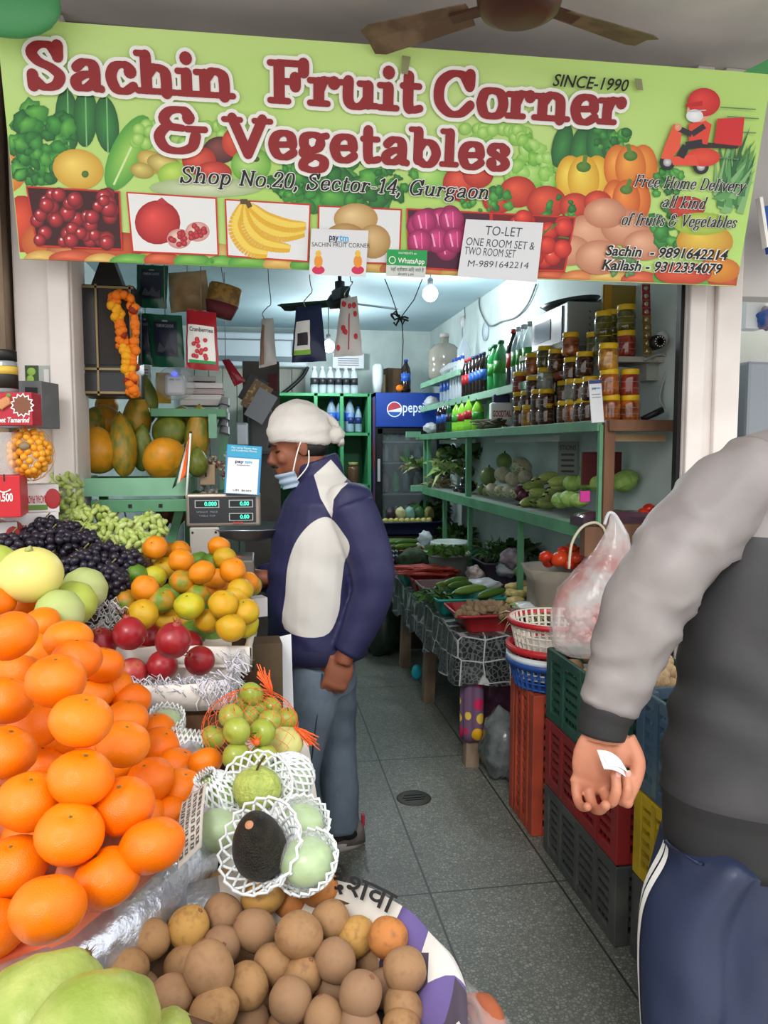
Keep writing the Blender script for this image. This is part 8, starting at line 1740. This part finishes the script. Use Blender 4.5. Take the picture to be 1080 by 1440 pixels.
j.loft([[V(447 + 3 * math.cos(a * .2618), v, 0) + Vector((hl * K * math.cos(a * .2618) - .02 * (v < 655) + .01, hw * math.sin(a * .2618), -.028 * (1 - math.cos(a * .2618)) * (v < 660))) for a in range(24)] for v, hl, hw in ((675, 31, .085), (655, 28, .075), (636, 27, .07))])
WZ = [[(PY(u, v, YV - .2).x, PY(u, v, YV - .2).z) for u, v in Q] for Q in ([(450, 729), (432, 742), (415, 767), (405, 802), (402, 840), (401, 889), (455, 895), (475, 868), (480, 830), (485, 792), (489, 765), (480, 747), (465, 729)], [(471, 647), (496, 676), (480, 687), (469, 702), (466, 728), (452, 702), (445, 670)])]
WZ = [[(q.x, q.y) for q in smooth_pts([(a, b_, 0) for a, b_ in Q], 4, True)] if len(Q) > 8 else Q for Q in WZ]
def wz(c):
    if c.y > YV - .02: return -.05
    best = -1
    for Q in WZ:
        d = min((Vector((c.x, c.z)) - (A + (B_ - A) * max(0, min(1, (Vector((c.x, c.z)) - A).dot(B_ - A) / max(1e-9, (B_ - A).length_squared))))).length for A, B_ in ((Vector(Q[i - 1]), Vector(Q[i])) for i in range(len(Q))))
        best = max(best, d if inpoly(c.x, c.z, Q) else -d)
    return best
def panel_mat():
    m = M_jnavy; N = m.node_tree.nodes; L = m.node_tree.links; b = N['Principled BSDF']; src = b.inputs['Base Color'].links[0].from_socket
    a = N.new('ShaderNodeAttribute'); a.attribute_name = 'panel'; r = N.new('ShaderNodeMapRange'); r.inputs[1].default_value = -.0008; r.inputs[2].default_value = .0008; L.new(a.outputs['Fac'], r.inputs[0])
    x = N.new('ShaderNodeMix'); x.data_type = 'RGBA'; x.inputs[7].default_value = srgb('#cfccc6'); L.new(r.outputs[0], x.inputs[0]); L.new(src, x.inputs[6]); L.new(x.outputs[2], b.inputs['Base Color']); return m
def folds(c): return .006 * noise.noise(Vector((c.x * 9, c.y * 9, c.z * 13))) + .0045 * math.sin(40 * c.z + 26 * c.x + 5 * noise.noise(c * 6)) * max(0, noise.noise(c * 4 + Vector((3, 0, 0))) + .25)
jk = vchild(fused('jacket', j, panel_mat(), .006, None, 5, folds))
at = jk.data.attributes.new('panel', 'FLOAT', 'POINT'); at.data.foreach_set('value', [wz(v.co) for v in jk.data.vertices])
h = MB(); P = [V(446 + 68 * math.cos(a * .2094), 913, 0) for a in range(30)]; h.loft([[V(446, v, 0) + Vector((hl * K * math.cos(a * .2094), .203 * math.sin(a * .2094), 0)) for a in range(30)] for v, hl in ((896, 70), (916, 72), (916, 66))], cap=False); vchild(h.build('hem_band', mat('navy_rib', '#262748', .7)))
def jean_mat():
    m = mat('faded_denim', '#6f7d8b', .8, col2='#4c5a68', ns=5, nc=(.35, .7), bump=.2, bs=60); return m
g = MB(); blob(g, [(448, 895, 0, 50, .165), (450, 930, 0, 50, .175), (452, 965, 0, 46, .17)])
g.tube(smooth_pts(LLEG, 5), [.105, .104, .102, .098, .094, .09, .085, .082, .08, .078, .077, .076, .075, .074, .072, .07], 20); g.tube(smooth_pts(RLEG, 5), [.105, .103, .1, .097, .093, .088, .084, .081, .078, .076, .074, .072, .071, .07, .069, .068], 20)
def jf(c): return .006 * noise.noise(Vector((c.x * 10, c.y * 10, c.z * 14))) + .005 * math.sin(60 * c.z + 20 * c.x) * max(0, noise.noise(Vector((c.x * 5, c.y * 5, c.z * 6))))
vchild(fused('jeans', g, jean_mat(), .007, None, 4, jf))
M_seam = mat('denim_seam', '#2f3d4f', .8); m = MB(); m.tube([V(u, v, -.195 + .0001 * (v - 920)) for u, v in ((447, 925), (443, 960), (438, 1000), (433, 1040))], .003, 6); vchild(m.build('seam', M_seam))
def shoe(P, dy, yaw):
    c = V(*P, dy); c.z = 0; T = TM(c, (0, 0, yaw)); t = MB(); rg = []
    for x, w, h in ((.10, .03, .05), (.08, .042, .085), (.04, .045, .10), (0, .045, .085), (-.06, .047, .065), (-.12, .048, .05), (-.16, .04, .04), (-.18, .02, .028)): rg.append([T @ Vector((x, w * math.cos(a * .3927), .022 + max(0, h * math.sin(a * .3927)))) for a in range(16)])
    o = t.loft(rg).build('shoe', mat('grey_shoe', '#7d7672', .6, col2='#5f5a58', ns=20), None); vchild(o); s = MB(); n = 24
    s.loft([[T @ Vector((-.04 + .148 * math.cos(a * .2618) * f, .05 * math.sin(a * .2618) * f, z)) for a in range(24)] for f, z in ((.95, .0), (1, .012), (1, .03), (.95, .034))]); q = s.build('sole', mat('sole_grey', '#a39d96', .7)); q.parent = o
    q = MB().add([T @ Vector(p) for p in ((.02, -.047, .05), (-.03, -.05, .04), (-.05, -.049, .065), (.0, -.046, .10), (.03, -.044, .10))], [(0, 1, 2, 3, 4)]).sphere(T @ Vector((.03, -.046, .068)), (.035, .006, .022), 12, 8).build('black_panel', M_black); q.parent = o
    q = MB().box(T @ Vector((.098, 0, .095)), (.012, .02, .04)).build('red_heel_tab', mat('heel_red', '#a02030', .6)); q.parent = o
shoe((478, 1200), .08, R(6)); shoe((428, 1225), -.09, 0)
def htT(p): return HT @ Vector(p)
c = MB()
def clothfn(p):
    q = Vector((p.x * .090, p.y * .112 + .014, p.z * .118 + .034)); low = .026 - .05 * max(0, (q.y + .06)) / .15
    f = .004 * math.sin(p.z * 16 + 3 * p.y) * (1 - abs(p.z)) + .005 * noise.noise(p * 3); q = q * (1 + f / .1)
    if q.z < low: q.z = low - .004; q.x *= .93; q.y = (q.y - .014) * .93 + .014
    return q
c.sphere((0, 0, 0), 1, 40, 30, M=HT, fn=clothfn); o = vchild(c.build('head_cloth', mat('white_head_cloth', '#d9d5cf', .8, col2='#cbc6bf', ns=5, bump=.3, bs=14)))
k = MB(); k.sphere(htT((0, .135, .0)), (.035, .03, .03), 18, 12, fn=lambda p: p * (1 + .25 * noise.noise(p * 2))); k.tube(smooth_pts([htT((0, .09, .10)), htT((-.03, .13, .05)), htT((-.02, .145, .0)), htT((0, .15, -.04))], 5), [.01, .012, .014, .016, .018, .019, .02, .02, .019, .018, .016, .016, .015, .014, .012, .01], 12, sx=1.6); q = k.build('cloth_knot', MATS['white_head_cloth']); q.parent = o
s = MB()
for d in (0, .012, .02): s.tube([htT(clothfn(Vector((math.cos(t) * -1 * math.sin(.9), -.15 + d * 6 + .3 * math.sin(t), math.sin(t) * .97)).normalized()) * 1.012) for t in [.25 + 1.1 * i / 16 for i in range(17)]], .0016, 5)
q = s.build('stripe', mat('brown_stripe', '#a58a78', .8)); q.parent = o
# eyes, brows, moustache, hair at the nape, mask
m = MB()
for sx in (1, -1): m.sphere((0, 0, 0), (.013, .008, .0042), 12, 8, 1, M=HT @ TM((sx * .036, -.077, -.010), (0, 0, R(sx * 35))))
vchild(m.build('eye', [mat('eye_white', '#d9d2c8', .3), M_black])); m = MB()
for sx in (1, -1): m.tube([htT((sx * .015, -.101, .014)), htT((sx * .034, -.096, .02)), htT((sx * .052, -.078, .012))], [.004, .005, .003], 8)
m.tube([htT((-.028, -.092, -.062)), htT((0, -.105, -.056)), htT((.028, -.092, -.062))], [.003, .007, .003], 8); vchild(m.build('brows_and_moustache', M_hair)); 
m = MB(); m.sphere(htT((0, .03, -.02)), (.072, .072, .05), 20, 12); vchild(m.build('hair', M_hair))
def maskfn(s, q):
    a = (s - .5) * 2.5; zz = -.088 - .056 * q; rr = .094 - .018 * q - .012 * abs(a) + .004 * math.sin(q * 14) ; return htT((rr * .78 * math.sin(a), -.012 - rr * math.cos(a), zz))
o = vchild(MB().grid(maskfn, 20, 12).build('face_mask', mat('mask_blue', '#a9bfd4', .7, bump=.2, bs=30), solid=.002)); m = MB()
for sx in (1, -1): m.tube(smooth_pts([htT((sx * .073, -.045, -.09)), htT((sx * .08, -.015, -.03)), htT((sx * .084, .012, .012))], 4), .0022, 6); m.tube(smooth_pts([htT((sx * .073, -.04, -.12)), htT((sx * .082, .01, -.08)), htT((sx * .086, .026, -.03))], 4), .0022, 6)
q = m.build('ear_loop', M_white); q.parent = o
# ---- the customer in the grey jacket, seen from behind
DC = 1.42
C = lambda u, v, d=DC: PD(u, v, d)
cust = thing('person', 'man seen from behind in grey and charcoal jacket and navy trousers, holding a paper slip', 'person', Vector((C(1110, 1100).x, C(1110, 1100, 1.45).y, 0))); CB = Vector(cust.location)
def cchild(o): o.parent = cust; o.location = -CB; return o
SL = [(1068, 668, 1.46, .085), (1020, 705, 1.43, .088), (972, 757, 1.41, .084), (930, 812, 1.40, .080), (904, 862, 1.40, .075), (882, 920, 1.40, .067), (862, 975, 1.40, .058), (852, 1002, 1.40, .050)]
def torso(rows, seg=36): return [[C(u, v, 1.46) + Vector((hw * math.cos(a * 6.2832 / seg) * .99, hd * math.sin(a * 6.2832 / seg) - hw * .12 * math.cos(a * 6.2832 / seg), 0)) for a in range(seg)] for u, v, hw, hd in rows]
BT = [(1108, 1195, .235, .145), (1110, 1110, .24, .15), (1118, 1040, .235, .155), (1128, 960, .232, .15), (1140, 880, .232, .15), (1150, 800, .235, .15), (1158, 747, .235, .145), (1164, 689, .225, .135), (1168, 648, .205, .12), (1174, 612, .15, .095), (1178, 590, .075, .07)]
b = MB(); b.loft(torso([(u, v, hw * .82, hd * .82) for u, v, hw, hd in BT])); b.tube([C(u, v, d) for u, v, d, r in SL], [r * .55 for *_, r in SL], 12)
CH = TM(C(1186, 500, 1.47), (0, 0, R(150))); head_geo(b, CH)
SH2 = C(1275, 665, 1.52); RA = [SH2, SH2 + Vector((.10, .02, -.27)), SH2 + Vector((.06, .12, -.50))]; b.tube(RA, [.045, .04, .03], 12); hand_geo(b, RA[2], (-.1, .2, -1), (-1, .2, 0), 1.0, ((25, 30, 20),) * 4, ((.01, .03, .008), (.04, .05, .02), (.07, .05, .03), (.09, .045, .036)))
HIP = C(1108, 1190, 1.46); LL = [C(1018, 1190, 1.45), C(990, 1330, 1.45), C(978, 1500, 1.45)]; LL.append(Vector((LL[2].x, LL[2].y, .42))); LL.append(Vector((LL[2].x, LL[2].y + .02, .06))); RL = [p + Vector((.235, -.01, 0)) for p in LL]
for P in (LL, RL): b.tube(P, [.085, .075, .06, .05, .035], 12); b.sphere(P[4] + Vector((.03, .06, -.02)), (.04, .10, .035), 12, 8)
bm_main = fused('tmpbody', b, M_skin2, .009, None, 3)
# the hand itself at a finer grain, continuous with the forearm inside the cuff
hb = MB(); W0 = C(849, 1022, 1.40); hx = (-.16, -.05, -1)
tips = hand_geo(hb, W0, hx, (1, 0, -.16), 1.2, ((66, 92, 55), (62, 90, 50), (40, 56, 35), (30, 50, 35)), ((.012, .034, .008), (.04, .05, .022), (.068, .046, .032), (.098, .036, .036)))
hm = fused('tmphand', hb, M_skin2, .0026, None, 5)
bm = bmesh.new(); bm.from_mesh(bm_main.data); bm.from_mesh(hm.data); me = bpy.data.meshes.new('body'); bm.to_mesh(me); bm.free(); me.materials.append(M_skin2); me.polygons.foreach_set('use_smooth', [True] * len(me.polygons))
bpy.data.objects.remove(bm_main); bpy.data.objects.remove(hm); o = bpy.data.objects.new('body', me); COL.objects.link(o); cchild(o)
m = MB()
for k in (0, 1): m.sphere(tips[k] + Vector((.001, -.0075, .006)), (.0058, .0022, .0072), 10, 8)
cchild(m.build('fingernail', mat('nail_pink', '#d9a393', .35)))
M_jgrey = mat('jacket_grey', '#8b8583', .5, col2='#7c7675', ns=5, bump=.12, bs=14, spec=.4); M_jchar = mat('jacket_charcoal', '#3e3d3f', .5, col2='#343436', ns=5, bump=.12, bs=14, spec=.4); M_jmid = mat('jacket_midgrey', '#5f5c5d', .5); M_jblk = mat('jacket_rib', '#242425', .7)
sp = smooth_pts([C(u, v, d) for u, v, d, r in SL], 8); n = len(sp); rings = []; sg = 44; prev = None
for i, p in enumerate(sp):
    t = i / (n - 1); f = t * (len(SL) - 1); k = min(int(f), len(SL) - 2); r = SL[k][3] + (SL[k + 1][3] - SL[k][3]) * (f - k); d = (sp[min(i + 1, n - 1)] - sp[max(i - 1, 0)]).normalized()
    x = Vector((0, 1, 0)); x = (x - d * x.dot(d)).normalized(); y = d.cross(x); ring = []
    for a in range(sg):
        A = a * 6.2832 / sg; q = Vector((math.cos(A), math.sin(A), t * 5)); w = 1 + .12 * noise.noise(Vector((q.x * 1.1, q.y * 1.1, t * 9))) + .15 * (.6 - 1.2 * abs(math.sin(t * 20 + 1.4 * math.sin(A) + 2.4 * noise.noise(q * 1.3)))) * (.35 + .65 * math.exp(-((t - .5) / .3) ** 2)) * max(0, .55 + noise.noise(Vector((q.x, q.y, t * 6 + 4))))
        if t > .93: w *= 1 - .25 * ((t - .93) / .07)
        ring.append(p + (x * math.cos(A) + y * math.sin(A)) * r * w)
    rings.append(ring)
cchild(MB().loft(rings).build('sleeve', M_jgrey))
cchild(MB().tube(smooth_pts([C(856, 994, 1.40), C(850, 1012, 1.40), C(846, 1034, 1.40)], 4), [.050, .050, .049, .047, .045, .045, .044, .043, .042], 26).build('cuff', M_jblk))
rr = MB().tube(smooth_pts(RA, 8), [.09 - .0022 * i for i in range(17)], 20); rr.sphere(SH2, (.09, .09, .09), 16, 10); cchild(rr.build('sleeve', M_jgrey))
rows = []
for (a, b_) in zip(BT, BT[1:]):
    for q in range(6): rows.append(tuple(x + (y - x) * q / 6 for x, y in zip(a, b_)))
rows.append(BT[-1]); R_ = torso(rows, 64); mis = []
for i, (row, pts) in enumerate(zip(rows, R_)):
    v = row[1]; mis.append(3 if v > 1120 else 0 if v > 747 else 1 if v > 689 else 2 if v > 648 else 1)
    if v < 1120:
        ctr = sum(pts, Vector()) / len(pts)
        for q, p in enumerate(pts): nrm = (p - ctr).normalized(); pts[q] = p + nrm * (.014 * noise.noise(Vector((p.x * 7, p.y * 7, p.z * 10))) + .009 * math.sin(58 * p.z + 16 * p.x + 4 * noise.noise(p * 5)) * max(0, .4 + noise.noise(p * 4)))
    else:
        ctr = sum(pts, Vector()) / len(pts)
        for q, p in enumerate(pts): pts[q] = p + (p - ctr).normalized() * (.002 * math.cos(q * 32 * .196) - .006)
cchild(MB().loft(R_, mis=mis).build('jacket', [M_jchar, M_jgrey, M_jmid, M_jblk]))
cchild(MB().tube([C(1178, 596, 1.46) + Vector((.085 * math.cos(a * .3142), .08 * math.sin(a * .3142), 0)) for a in range(20)], .028, 10, closed=True).build('collar', M_jblk))
cap_ = MB().sphere((0, .025, .04), (.083, .093, .10), 24, 16, M=CH, fn=lambda p: p if p.z > -.45 else Vector((p.x, p.y, -.45))); cchild(cap_.build('hair', M_hair))
M_trk = mat('navy_track_cloth', '#27304a', .45, col2='#1f2740', ns=4, bump=.1, bs=10, spec=.5); g = MB(); g.loft(torso([(1110, 1120, .19, .125), (1106, 1180, .205, .135), (1100, 1260, .21, .14), (1098, 1300, .16, .12)], 30))
for P in (LL, RL): g.tube(smooth_pts(P, 5), [.125 - .0022 * i for i in range(21)], 24)
def tf(c): return .012 * noise.noise(Vector((c.x * 6, c.y * 6, c.z * 4))) + .024 * math.sin(52 * c.x - 20 * c.z + 4 * noise.noise(c * 4)) * max(0, .3 + noise.noise(c * 3 + Vector((5, 0, 0))))
tr = cchild(fused('trousers', g, M_trk, .009, None, 4, tf))
sp = smooth_pts(LL, 6)
for k, off in enumerate((0, .20)):
    def sf(s, q, off=off):
        f = q * (len(sp) - 1); i = min(int(f), len(sp) - 2); p = sp[i].lerp(sp[i + 1], f - i); a = R(160) + off + (s - .5) * .15; d = Vector((math.cos(a), math.sin(a), 0)); h = None
        o_ = Vector((p.x, p.y, p.z)) + d * .30; ok, loc, nr, _ = tr.ray_cast(o_, -d); return (loc + nr * .0022) if ok else p + d * .125
    cchild(MB().grid(sf, 3, 60).build('white_stripe', M_white))
for P in (LL, RL):
    e = P[4]; cchild(MB().sphere(Vector((e.x + .02, e.y + .07, .045)), (.05, .14, .05), 18, 12, fn=lambda p: Vector((p.x, p.y, max(p.z, -.8)))).build('shoe', M_jblk))
q = C(855, 1066, 1.345); o = MB().grid(lambda s, z: Vector(((s - .5) * .042 + .010 * z, -.004 * math.sin(3 * s) - .008 * z, (.5 - z) * .032 + .006 * math.sin(3.1 * s) - .018 * s)), 10, 8).grid(lambda s, z: Vector(((s - .42) * .036 + .012 * z, -.007 - .006 * z, (.5 - z) * .022 + .006 * math.sin(3.1 * s) - .014 * s)), 10, 8).build('paper_slip', M_paper, solid=.0006); o.location = q; tag(o, 'small folded white paper slip pinched in the hand of the grey jacket man', 'paper')
